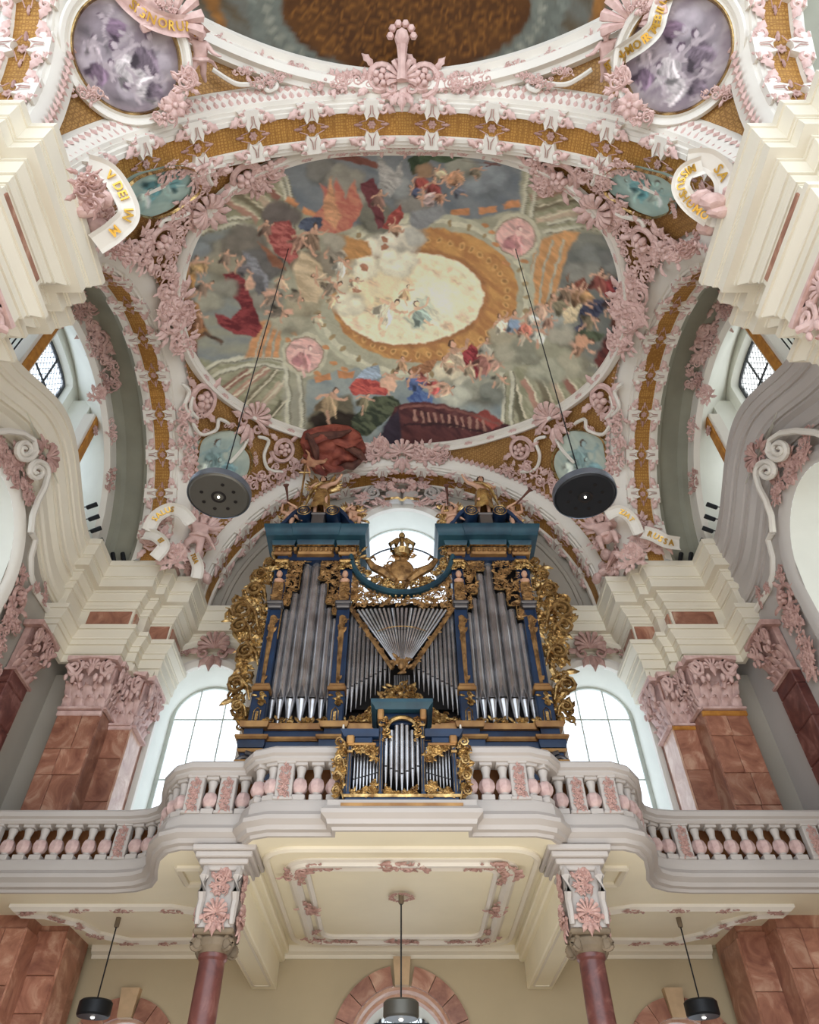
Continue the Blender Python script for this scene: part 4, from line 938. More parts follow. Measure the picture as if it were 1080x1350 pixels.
    for x, y, r, cc in ((508, 402, 16, (206, 182, 134)), (525, 415, 15, (222, 204, 166)), (560, 400, 14, (178, 190, 168)), (575, 415, 12, (200, 200, 172)), (548, 425, 14, (170, 182, 158)), (486, 410, 9, (208, 176, 136)), (540, 372, 8, (214, 186, 140)), (590, 430, 9, (206, 170, 132)), (610, 420, 8, (208, 172, 140)), (492, 372, 8, (206, 172, 130)), (600, 372, 7, (214, 186, 140)), (470, 430, 9, (214, 180, 146)), (575, 360, 6, (216, 186, 140)), (560, 352, 6, (216, 190, 146))):
        c.ell(x, y, r, r*.6, cc, .5, .05, .3, fold=.25, fs=8, al=.8)
    F(512, 408, 42, .9, (216, 206, 176), (216, 176, 138)); F(553, 412, 36, -.3, (150, 172, 160), (214, 178, 140)); F(535, 385, 22, .3, (196, 160, 110), (214, 180, 140))
    for k in range(22):
        a = k*.285; c.ell(540+84*math.cos(a), 394+50*math.sin(a), 4.5, 3.5, (214, 176, 136) if k % 2 else (206, 196, 150), a, .03, .2, al=.7)
    # rose medallions
    for x, y, r in ((402, 467, 23), (681, 312, 25)):
        c.ell(x, y, r+7, r+6, (176, 172, 146), 0, .02, 0, fold=.1); c.ell(x, y, r+2, r+1, (146, 128, 104), 0, .015, 0); c.ell(x, y, r, r-1, (200, 152, 144), 0, .02, 0, fold=.3, fs=6)
        c.fig(x, y+2, r*1.5, .5, (186, 126, 124), (210, 166, 156), hair=(160, 104, 104)); c.ell(x-r*.4, y+r*.4, r*.35, r*.25, (176, 112, 116), .4, .04)
    for x, y in ((430, 458), (440, 478), (388, 438), (418, 492), (380, 448), (455, 486), (650, 306), (655, 322), (668, 348), (690, 345), (640, 296)): c.ell(x, y, 5, 3, (186, 124, 62), .4, .02, 0)
    # --- upper opening
    P([(404, 206), (450, 198), (502, 214), (500, 222), (450, 212)], (116, 66, 54), .02, .2)
    for x, y, r, cc in ((430, 226, 24, (112, 112, 108)), (455, 236, 24, (128, 126, 116)), (468, 262, 22, (136, 132, 118)), (498, 288, 26, (104, 104, 92)), (545, 262, 26, (120, 118, 112)), (520, 248, 20, (132, 138, 140)), (640, 238, 30, (120, 130, 138)), (610, 222, 20, (134, 136, 124))): c.cloud(x, y, r, cc)
    P([(408, 292), (428, 270), (424, 240), (438, 258), (444, 236), (456, 262), (466, 238), (480, 272), (464, 300), (440, 308), (414, 302)], (176, 88, 70), .03, .35, 6, col2=(186, 112, 82)); P([(427, 266), (437, 234), (441, 262), (451, 284), (441, 302), (430, 290)], (190, 132, 86), .03, .3, 6)
    P([(474, 242), (492, 235), (503, 262), (508, 298), (498, 302), (488, 272)], (104, 48, 56), .02, .3, 6); P([(500, 204), (520, 228), (532, 212), (531, 240), (515, 260), (500, 246)], (148, 148, 146), .03, .4, 8)
    P([(548, 204), (560, 196), (600, 198), (612, 208), (586, 216), (566, 212), (560, 226), (548, 220)], (66, 84, 60), .02, .4, 6); P([(538, 210), (550, 200), (558, 226), (546, 232)], (50, 66, 48), .02, .3)
    for x, y, r, cc in ((556, 238, 20, (150, 60, 52)), (572, 246, 22, (136, 56, 52)), (592, 236, 20, (168, 118, 80)), (560, 262, 20, (176, 150, 146)), (582, 262, 16, (150, 106, 78)), (604, 232, 14, (176, 130, 92)), (545, 250, 14, (70, 80, 110)), (578, 228, 14, (190, 176, 140))): F(x, y, r*1.3, x*.37 % 3-1.5, cc)
    P([(610, 212), (640, 214)], (90, 70, 70), .02); c.line([(638, 212), (660, 220)], 3, (110, 76, 74), .01); c.line([(640, 220), (658, 212)], 3, (110, 76, 74), .01)
    P([(505, 300), (512, 284), (528, 270), (532, 288), (520, 304)], (160, 62, 54), .02, .35, 7); P([(540, 282), (580, 270), (590, 282), (556, 304), (540, 300)], (124, 128, 132), .04, .2)
    # --- pale cloud breaking over the ring on the upper left
    for x, y, r, cc in ((500, 322, 20, (206, 200, 178)), (530, 318, 24, (200, 194, 174)), (525, 345, 24, (210, 206, 180)), (480, 350, 20, (212, 206, 178)), (460, 400, 20, (204, 198, 170)), (448, 372, 16, (186, 176, 148)), (548, 312, 14, (164, 164, 154))): c.cloud(x, y, r, cc)
    for x, y in ((508, 316), (507, 326), (466, 372), (470, 384), (480, 352), (452, 356)): c.ell(x, y, 5, 4, (170, 112, 78), .5, .02)
    P([(445, 308), (486, 320), (492, 336), (470, 342), (448, 342)], (180, 126, 56), .04, .25)
    # --- left group
    for x, y, r, cc in ((282, 336, 26, (124, 120, 104)), (258, 326, 16, (112, 120, 124)), (372, 284, 24, (96, 88, 84)), (322, 318, 28, (104, 98, 88)), (350, 346, 28, (92, 90, 88)), (300, 352, 22, (132, 126, 104)), (425, 345, 24, (130, 120, 102)), (384, 420, 26, (154, 150, 126)), (400, 345, 18, (120, 104, 84)), (350, 392, 22, (126, 122, 110)), (400, 400, 22, (150, 140, 112)), (276, 400, 16, (140, 138, 120))): c.cloud(x, y, r, cc)
    P([(350, 312), (362, 293), (382, 290), (389, 305), (394, 338), (382, 348), (364, 334)], (178, 88, 80), .02, .4, 8, col2=(132, 50, 48)); P([(340, 318), (352, 326), (372, 346), (378, 356), (360, 352)], (132, 82, 54), .03, .3)
    c.ell(411, 296, 17, 9, (70, 80, 102), -.2, .02, fold=.4, fs=8); F(412, 312, 38, .3, (120, 96, 76)); P([(386, 352), (400, 330), (424, 352), (428, 378), (418, 398), (400, 396), (390, 376)], (198, 176, 138), .04, .25, 4, col2=(166, 144, 108))
    F(440, 330, 34, -.4, (136, 126, 110)); F(452, 350, 26, .8, (190, 186, 170)); F(438, 378, 30, 1.2, (120, 108, 92))
    P([(294, 362), (312, 357), (326, 376), (336, 410), (346, 432), (338, 443), (308, 441), (288, 428), (284, 414), (306, 420), (318, 404), (304, 384)], (140, 44, 48), .02, .4, 7, col2=(96, 26, 34)); c.ell(330, 372, 8, 12, (196, 150, 120), .5, .02)
    P([(322, 330), (340, 345), (356, 374), (352, 392), (338, 372), (326, 352)], (118, 120, 128), .03, .35, 8); P([(330, 360), (345, 364), (352, 385), (340, 392)], (96, 96, 100), .03, .3)
    F(360, 392, 26, 1.4, (112, 96, 82)); c.line([(350, 412), (386, 410)], 6, (200, 150, 122), .02); c.line([(348, 390), (366, 384)], 7, (196, 148, 122), .02); F(368, 412, 26, 1.9, (100, 92, 80))
    F(248, 362, 40, .4, (150, 108, 48)); F(246, 400, 46, -.2, (134, 92, 44)); P([(238, 412), (262, 418), (280, 440), (262, 446), (256, 480), (240, 460)], (156, 106, 46), .03, .4, 6, col2=(98, 58, 32)); P([(236, 440), (262, 452), (258, 482), (242, 470)], (126, 56, 40), .03, .35); c.line([(270, 436), (294, 452)], 5, (84, 64, 50), .02); F(272, 378, 26, .9, (112, 92, 76))
    # --- lower group
    P([(404, 552), (424, 530), (462, 520), (470, 560), (440, 584), (404, 574)], (96, 90, 70), .06, .3); c.ell(446, 560, 36, 20, (48, 40, 34), .1, .06); F(436, 528, 42, .5, (156, 132, 96)); P([(462, 556), (474, 538), (492, 524), (518, 522), (532, 536), (506, 556), (484, 576), (464, 574)], (84, 92, 66), .02, .45, 6, col2=(46, 54, 42))
    P([(468, 500), (480, 486), (498, 482), (502, 498), (486, 504)], (138, 158, 178), .02, .4, 9); P([(460, 512), (468, 500), (492, 500), (514, 512), (508, 522), (480, 520), (466, 522)], (196, 72, 56), .02, .4, 8, col2=(150, 44, 42)); F(516, 500, 28, .6, (196, 148, 116)); c.ell(512, 506, 12, 8, (206, 160, 128), .3, .02)
    P([(534, 500), (550, 496), (566, 504), (556, 518), (538, 514)], (58, 84, 136), .02, .4, 9); P([(536, 526), (546, 514), (566, 518), (572, 532), (544, 534)], (46, 74, 134), .02, .4, 9, col2=(74, 106, 158)); P([(536, 490), (560, 476), (578, 474), (568, 490), (546, 496)], (152, 100, 58), .02, .4, 9)
    F(546, 500, 30, -.5, (70, 92, 140)); F(576, 508, 26, 1.1, (180, 70, 64)); c.line([(572, 522), (594, 520)], 5, (200, 150, 120), .02); c.line([(564, 512), (588, 504)], 5, (200, 150, 120), .02)
    for x, y, r, cc in ((612, 500, 22, (176, 172, 150)), (636, 516, 26, (132, 132, 116)), (600, 522, 18, (168, 170, 152)), (648, 520, 16, (112, 116, 106)), (590, 488, 16, (196, 186, 156))): c.cloud(x, y, r, cc)
    F(600, 470, 46, -.2, (176, 156, 128)); P([(608, 466), (620, 452), (636, 466), (640, 486), (628, 500), (614, 486)], (166, 46, 56), .02, .4, 8, col2=(112, 26, 36)); F(642, 476, 34, .8, (150, 96, 84)); F(656, 478, 22, 1.2, (170, 130, 110)); F(640, 456, 24, .2, (150, 146, 132))
    P([(500, 590), (520, 536), (560, 528), (612, 540), (652, 552), (684, 566), (640, 584), (560, 596)], (92, 46, 46), .02, .2, 3, col2=(66, 34, 38)); P([(620, 548), (640, 540), (664, 556), (650, 566)], (136, 52, 44), .02, .3)
    for k in range(11): c.line([(546+k*9, 540+k*1.2), (549+k*9, 556+k*1.4)], 3.2, (150, 104, 88), .015)
    c.line([(528, 538), (560, 533), (612, 543), (660, 560)], 3, (120, 70, 62), .015); c.line([(532, 560), (600, 562), (650, 572)], 3, (56, 32, 36), .02); P([(500, 592), (506, 560), (526, 540), (530, 592)], (50, 40, 54), .04, .2)
    # --- right group
    for x, y, r, cc in ((672, 448, 28, (152, 144, 118)), (700, 460, 26, (124, 124, 106)), (728, 430, 24, (142, 146, 138)), (735, 460, 26, (138, 136, 112)), (790, 338, 26, (108, 112, 108)), (770, 362, 24, (120, 120, 112)), (810, 340, 16, (96, 98, 96)), (745, 400, 20, (134, 130, 112)), (760, 480, 22, (150, 146, 122)), (720, 490, 22, (150, 150, 128))): c.cloud(x, y, r, cc)
    F(660, 426, 28, -.3, (206, 196, 170)); F(678, 424, 32, .1, (120, 140, 160)); F(694, 430, 30, .2, (196, 108, 84)); c.ell(678, 428, 7, 6, (120, 146, 176), 0, .02); F(712, 440, 26, .6, (176, 178, 166)); F(716, 408, 24, .8, (186, 150, 124)); F(736, 400, 34, -.6, (120, 112, 86))
    P([(762, 410), (776, 392), (800, 396), (796, 412), (782, 426), (770, 436), (752, 444), (742, 442), (766, 426)], (68, 72, 96), .02, .45, 7, col2=(40, 44, 66)); P([(790, 376), (806, 366), (822, 372), (818, 388), (800, 394)], (140, 44, 44), .02, .4, 8); P([(812, 380), (828, 376), (830, 396), (812, 402)], (70, 82, 120), .02, .4, 8); P([(742, 412), (758, 396), (768, 404), (760, 424), (744, 430)], (190, 172, 132), .02, .35, 8); P([(758, 372), (770, 366), (780, 392), (766, 398), (752, 388)], (126, 66, 48), .02, .35, 8)
    F(790, 368, 34, .3, (120, 60, 50)); F(822, 368, 30, .2, (76, 84, 110)); F(760, 388, 34, -.4, (130, 96, 64)); P([(740, 446), (770, 434), (800, 440), (790, 450), (752, 454)], (74, 84, 62), .02, .35); F(768, 454, 34, 1.3, (120, 88, 66)); c.line([(746, 446), (760, 456)], 5, (196, 146, 116), .02); c.ell(768, 450, 11, 8, (190, 136, 100), .3, .02)
    P([(796, 446), (820, 430), (830, 440), (812, 470), (792, 492), (784, 476)], (104, 44, 38), .04, .35, 5, col2=(70, 36, 34)); P([(816, 352), (832, 350), (834, 366), (818, 366)], (160, 108, 52), .03, .3); c.line([(792, 364), (826, 352)], 2.5, (96, 66, 50), .015); c.line([(748, 372), (752, 362), (746, 368)], 3, (120, 86, 66), .01)
    for i, (x, y, h, a, cc) in enumerate(((300, 338, 24, .4, (120, 100, 84)), (318, 352, 24, -.6, (96, 92, 96)), (268, 350, 22, .3, (140, 110, 70)), (350, 300, 24, .2, (110, 84, 70)), (396, 318, 26, 1.0, (150, 110, 90)), (420, 366, 24, -1.2, (170, 150, 120)), (392, 392, 24, 2.0, (120, 110, 92)), (372, 372, 20, .2, (176, 150, 120)), (440, 396, 18, .9, (200, 170, 130)), (470, 372, 18, .4, (206, 186, 150)), (500, 262, 24, .2, (130, 96, 84)), (520, 300, 22, -.8, (170, 130, 100)), (630, 226, 18, .6, (120, 110, 90)), (604, 250, 20, -.4, (90, 96, 110)), (620, 486, 24, .2, (170, 150, 120)), (660, 500, 22, 1.2, (120, 116, 100)), (588, 478, 20, -.6, (190, 160, 124)), (700, 416, 22, -.2, (190, 186, 170)), (724, 424, 22, .5, (150, 110, 90)), (746, 386, 26, .3, (110, 90, 70)), (770, 388, 24, -.5, (160, 120, 70)), (806, 400, 24, .9, (80, 60, 60)), (780, 424, 26, 1.4, (110, 100, 76)), (812, 420, 22, .2, (120, 66, 50)), (690, 444, 18, 1.1, (150, 140, 120)), (480, 528, 24, .6, (120, 110, 80)), (590, 512, 22, 1.4, (190, 150, 120)), (530, 480, 20, .2, (170, 130, 90)), (258, 350, 26, .1, (150, 120, 70)), (262, 420, 24, .5, (120, 80, 50)), (420, 420, 18, .3, (170, 160, 130)), (560, 500, 20, 2.2, (160, 80, 70)))): F(x, y, h, a, cc)
    for x, y, r, cc in ((560, 226, 10, (140, 110, 80)), (740, 440, 16, (150, 146, 128)), (600, 545, 1, (90, 50, 50)), (300, 380, 14, (126, 124, 110)), (440, 320, 14, (150, 144, 126)), (668, 466, 14, (150, 146, 124)), (812, 356, 12, (110, 112, 108))): c.cloud(x, y, r, cc)
    c.C *= (1+.22*fbm(c.X0*7, c.Y0*7, 4, 31)[:, None]+.1*fbm(c.X0*25, c.Y0*25, 2, 33)[:, None])
    g = c.C.mean(1, keepdims=True); c.C = (g+(c.C-g)*.72)*1.52*np.array((1.03, 1.0, .95))
ceil = empty_struct('ceiling', 'saucer vault painted with a heavenly scene of figures on clouds')
painted_polar('fresco', FC, lambda t: smooth_r(t)+.05, lambda x, y: BAY.z(x, y), 250, 640, paint_fresco, BAY.hit, (140, 138, 120), ceil)
# ---- pendentives
def vault_patch(name, S, x0, x1, y0, y1, off, mt, parent, keep=None, n=80):
    m = MB(); xs = np.linspace(x0, x1, n); ys = np.linspace(y0, y1, n); idx = {}
    for j, y in enumerate(ys):
        for i, x in enumerate(xs): m.v.append((x, y, float(S.z(x, y))+off))
    for j in range(n-1):
        for i in range(n-1):
            cx, cy = (xs[i]+xs[i+1])/2, (ys[j]+ys[j+1])/2
            if keep is None or keep(cx, cy): k = j*n+i; m.f.append((k, k+1, k+n+1, k+n))
    return link(name, m, mt, parent)
vault_patch('pendentive_ground', BAY, -5.66, 5.66, 4.9, 14.6, .05, 'gold_ground', ceil, lambda x, y: math.hypot(x-FC[0], y-FC[1]) > float(smooth_r(math.atan2(y-FC[1], x-FC[0])))-.3, 110)
def surf_frames(S, plan, closed=True, off=0.0):
    m = len(plan); fr = []
    for i in range(m):
        x, y = plan[i]; p = np.array([x, y, float(S.z(x, y))]); n = S.n(p); a = plan[(i+1) % m] if closed else plan[min(i+1, m-1)]; b = plan[(i-1) % m] if closed else plan[max(i-1, 0)]
        t = np.array([a[0]-b[0], a[1]-b[1], float(S.z(*a))-float(S.z(*b))]); t /= np.linalg.norm(t); s_ = np.cross(n, t); s_ /= np.linalg.norm(s_); fr.append((p+n*off, s_, n))
    return fr
plan = [(FC[0]+smooth_r(t)*math.cos(t), FC[1]+smooth_r(t)*math.sin(t)) for t in np.linspace(0, 2*PI, 161)[:-1]]
# a: cross-direction (inwards or outwards), n: relief
fm = surf_frames(BAY, plan)
link('fresco_moulding', MB().sweep(fm, [(-.17, 0), (-.17, .08), (-.12, .13), (-.02, .1), (.02, .16), (.1, .18), (.13, .1), (.15, 0)], closed=True), 'white', ceil)
for q in range(0, 160, 4):
    if abs(math.sin(2*PI*q/160)) > .2 or True: p, s_, n = fm[q]; orn('rosette', p+n*.14, n, s_, .16, 'pink', ceil, 'moulding_leaf', .3)
# mirrored ornaments on the vault, given by where the left one stands
def on(S, px, py, off=.08): p = S.hit(px, py); n = S.n(p); return p+n*off, n
def dir_at(S, px, py, ang):
    a = S.hit(px, py); b = S.hit(px+6*math.cos(ang), py-6*math.sin(ang)); d = b-a; return d/np.linalg.norm(d)
ORNS = [('palmette', 332, 550, 60, .95), ('palmette', 268, 272, 150, .9), ('round_scroll', 264, 526, 90, .95), ('round_scroll', 372, 592, 10, .8), ('round_scroll', 208, 316, 110, .85), ('round_scroll', 318, 230, 30, .85),
        ('cluster0', 230, 398, 80, 1.0), ('cluster1', 226, 424, 80, 1.0), ('cluster2', 238, 448, 80, .8), ('cluster3', 222, 375, 80, .8), ('cluster4', 242, 410, 30, .6), ('cluster2', 214, 410, 30, .6), ('cluster4', 352, 216, 20, .8), ('cluster2', 340, 236, 30, .7),
        ('long0', 240, 560, 85, .75), ('long1', 243, 600, 95, .75), ('long2', 252, 632, 110, .8), ('long1', 350, 628, 25, .85), ('long0', 315, 645, 40, .7), ('long2', 385, 618, 20, .6), ('long0', 262, 545, 60, .45),
        ('long2', 190, 340, 120, .8), ('long1', 215, 350, 100, .7), ('long0', 232, 325, 70, .5), ('cluster3', 180, 318, 70, .8), ('cluster0', 240, 268, 20, .6), ('cluster1', 246, 290, 70, .6), ('long1', 225, 222, 20, .6), ('long2', 283, 226, 20, .6), ('cluster2', 262, 228, 30, .6), ('long0', 265, 248, 35, .4), ('long2', 225, 300, 60, .5)]
for key, x, y, a, s in ORNS:
    for sg in (-1, 1):
        px = x if sg < 0 else 1060-x; aa = math.radians(a if sg < 0 else 180-a); p, n = on(BAY, px, y); up = dir_at(BAY, px, y, aa)
        if key.startswith('long'): up = np.cross(n, up)
        orn(key, p, n, up, s, 'pink', ceil, 'stucco_'+key.rstrip('0123456789'))
for i, (x, y, a, s) in enumerate([(430, 194, 0, .4), (470, 191, 0, .45), (505, 190, 0, .5), (530, 192, 0, .5), (560, 190, 0, .5), (598, 192, 0, .45), (635, 195, 0, .4)]): p, n = on(BAY, x, y, .12); orn('long%d' % (i % 3), p, n, (0, -1, .2), s, 'pink', ceil, 'stucco_garland')
for i, (x, y, s) in enumerate([(530, 594, .8), (498, 592, .8), (562, 594, .8), (480, 598, .5), (582, 598, .5)]): p, n = on(BAY, x, y, .2); orn('palmette' if i == 0 else 'cluster%d' % i, p, n, (0, -1, 0), s, 'pink', ceil, 'stucco_cluster')
# curling white ribs among the scrolls
for pts in ([(300, 558), (286, 552), (282, 566), (262, 572), (250, 556)], [(338, 575), (352, 580), (346, 600), (352, 618), (372, 622)], [(205, 296), (212, 286), (232, 282), (246, 276)], [(276, 240), (270, 226), (278, 216), (294, 212)], [(258, 552), (248, 538), (252, 520)], [(300, 610), (318, 590), (326, 572)], [(236, 505), (246, 515), (240, 535), (250, 548)]):
    for sg in (-1, 1):
        P_ = [BAY.hit(x if sg < 0 else 1060-x, y) for x, y in catmull(pts)]; P_ = [p+BAY.n(p)*.1 for p in P_]; m = MB(); m.tube(P_, [.035]+[.055]*(len(P_)-2)+[.035], 6); link('white_rib', m, 'white', ceil)
# ---- cartouches with blue-grey paintings
def cartouche(name, label, S, pts, tones, figs, off=.1, frame_mt='pink', cat='painting', gilt='gold', grp=None, nfr=8):
    Pp = [S.hit(*p) for p in pts]; cen = sum(Pp)/len(Pp); pl = np.array([p[:2] for p in Pp]); c = pl.mean(0)
    a_ = np.array([math.atan2(q[1]-c[1], q[0]-c[0]) for q in pl]); r_ = np.array([np.linalg.norm(q-c) for q in pl]); o = np.argsort(a_); a_ = a_[o]; r_ = r_[o]; A = np.concatenate([a_[-3:]-2*PI, a_, a_[:3]+2*PI]); R_ = np.concatenate([r_[-3:], r_, r_[:3]])
    def rf(t):
        t = (t+PI) % (2*PI)-PI; return (np.interp(t-.07, A, R_)+2*np.interp(t, A, R_)+np.interp(t+.07, A, R_))/4
    root = thing(name, label, cat, v3(cen+S.n(cen)*off), grp)
    def pt(cv):
        cv.poly(pts, tones[0], .2, .2, 2, col2=tones[1])
        for f in figs: cv.fig(*f)
        cv.C *= (1+.25*fbm(cv.X0*8, cv.Y0*8, 3, 3)[:, None])
    zf = lambda x, y: S.z(x, y)-off
    painted_polar('picture', c, rf, zf, 46, 110, pt, S.hit, tones[0], root, .04)
    fr = surf_frames(S, [(c[0]+rf(t)*math.cos(t), c[1]+rf(t)*math.sin(t)) for t in np.linspace(0, 2*PI, 81)[:-1]], True, off)
    link('gilt_fillet', MB().sweep(fr, [(-.025, 0), (0, .05), (.025, 0), (0, -.03)], closed=True), gilt, root)
    return root, fr
blue_t = ((184, 192, 178), (160, 174, 166)); dk = (122, 144, 142); lt = (206, 214, 200)
for sg in (-1, 1):
    X = lambda L: [(x if sg < 0 else 1060-x, y) for x, y in L]
    side = 'left' if sg < 0 else 'right'
    x0 = 290 if sg < 0 else 770
    r, fr = cartouche('wall_painting', 'shield-shaped blue-grey painting on the vault above the %s round pendant lamp' % side, BAY, X([(262, 578), (280, 570), (298, 566), (316, 572), (322, 590), (330, 612), (322, 632), (304, 640), (275, 638), (252, 626), (258, 600)]), blue_t,
                      [(x0-6, 598, 46, .2, dk, (150, 170, 168)), (x0+8, 612, 30, -.6, (120, 150, 154), (160, 178, 172)), (x0-18, 612, 22, .8, lt, (150, 166, 160))])
    for i in range(0, 80, 9):
        p, s_, n = fr[i]; orn('long%d' % (i % 3), p+s_*.1, n, s_, .26, 'pink', r, 'frame_leaf')
    x0 = 208 if sg < 0 else 852
    r, fr = cartouche('wall_painting', 'blue-green painting with a dark gilt edge in the near %s corner of the vault' % side, BAY, X([(158, 244), (176, 228), (200, 222), (226, 216), (254, 222), (260, 238), (256, 252), (240, 262), (222, 276), (200, 284), (180, 280), (172, 262)]), ((172, 192, 182), (146, 172, 166)),
                      [(x0, 244, 38, 1.2, (96, 142, 146), (176, 206, 196)), (x0+14*sg, 256, 26, .6, (196, 212, 200), (150, 180, 176)), (x0-20*sg, 240, 24, -1.0, (110, 150, 152), (170, 196, 190))])
    for i in range(0, 80, 13):
        p, s_, n = fr[i]; orn('long%d' % (i % 3), p+s_*.1, n, s_, .24, 'pink', r, 'frame_leaf')
# ---- the nearer bay: brown painted dome darkened for its shade, white ring, gold pendentives with medallions
RC = (0, -4.73); RR = 8.64
def paint_near(c):
    c.poly([(100, -300), (960, -300), (960, 140), (100, 140)], (96, 82, 62), .1, .2, 2, col2=(112, 110, 100))
    for k in range(-7, 8):
        x = 535+k*58; c.line([(x, -80), (535+k*44, 112)], 16, (150, 102, 52) if k % 2 else (118, 120, 110), .04, fold=.3)
    c.ell(535, 12, 200, 104, (112, 114, 104), 0, .05, 0, fold=.15)
    for k in range(44):
        a = k*2*PI/44; c.ell(535+182*math.cos(a), 12+98*math.sin(a), 7, 5, (152, 150, 134), a, .03, .2, al=.8)
    c.ell(535, 8, 166, 92, (96, 60, 26), 0, .04, 0, fold=.3, fs=3, col2=(78, 46, 20))
    for i in range(16):
        for j in range(7):
            x = 385+i*20+(j % 2)*10; y = -40+j*21
            if ((x-535)/150)**2+((y-8)/84)**2 < 1: c.arcl(x, y, 8, 8, 0, 330, 2.2, (136, 88, 38), soft=.02)
    c.C *= (1+.3*fbm(c.X0*6, c.Y0*6, 4, 3)[:, None]); c.C *= .7  # last factor puts the shade of the deep dome into the paint
near = empty_struct('ceiling_near', 'brown painted dome darkened for shade in its depth, and pendentives of the nearer bay')
painted_polar('dome_painting', RC, lambda t: RR+0*t, lambda x, y: NEAR.z(np.clip(x, -6.3, 6.3), y)+.1, 120, 300, paint_near, NEAR.hit, (90, 70, 50), near, .08, math.radians(40), math.radians(140))
vault_patch('pendentive_ground', NEAR, -6.2, 6.2, -7.3, 4.1, .12, 'gold_ground', near, lambda x, y: math.hypot(x-RC[0], y-RC[1]) > RR-.3 or y < 1.2, 90)
struct('roof', MB().box(-8, 8, -8, 16.3, 20.6, 20.8), 'grey', 'roof over the vaults')
plan = [(RC[0]+RR*math.cos(t), RC[1]+RR*math.sin(t)) for t in np.linspace(math.radians(44), math.radians(136), 70)]
fr = surf_frames(NEAR, plan, False)
link('ring_moulding', MB().sweep(fr, [(-.32, -.2), (-.32, .12), (-.22, .2), (-.1, .14), (0, .24), (.16, .24), (.2, .12), (.3, .1), (.32, -.2)]), 'white', near)
for i in range(2, 68, 4): p, s_, n = fr[i]; orn('long%d' % (i % 3), p+n*.2, n, s_, .3, 'pink', near, 'ring_leaf')
for i, (x, y, k, s) in enumerate([(530, 112, 'palmette', .75), (502, 110, 'round_scroll', .75), (558, 110, 'round_scroll', .75), (475, 112, 'long0', .6), (586, 112, 'long1', .6), (440, 116, 'long2', .6), (620, 116, 'long0', .6), (455, 114, 'cluster1', .4), (605, 114, 'cluster2', .4)]):
    p, n = on(NEAR, x, y, .2); orn(k, p, n, (0, -1, .1), s, 'pink', near, 'crown_'+k.rstrip('0123456789'))
p, n = on(NEAR, 530, 92, .4); m = MB(); m.tube([(0, -.3, 0), (0, 0, 0), (0, .25, 0)], [.1, .07, .1], 7); m.blob((0, .36, 0), .13, .17, .13, 8, 6)
for k in range(6): a = PI*k/5; m.blob((.2*math.cos(a), .4+.2*math.sin(a), 0), .07, .07, .07, 6, 4)
link('crown_bud', m, 'pink', near, frame_M(p, n, (0, -1, 0), 1.25))
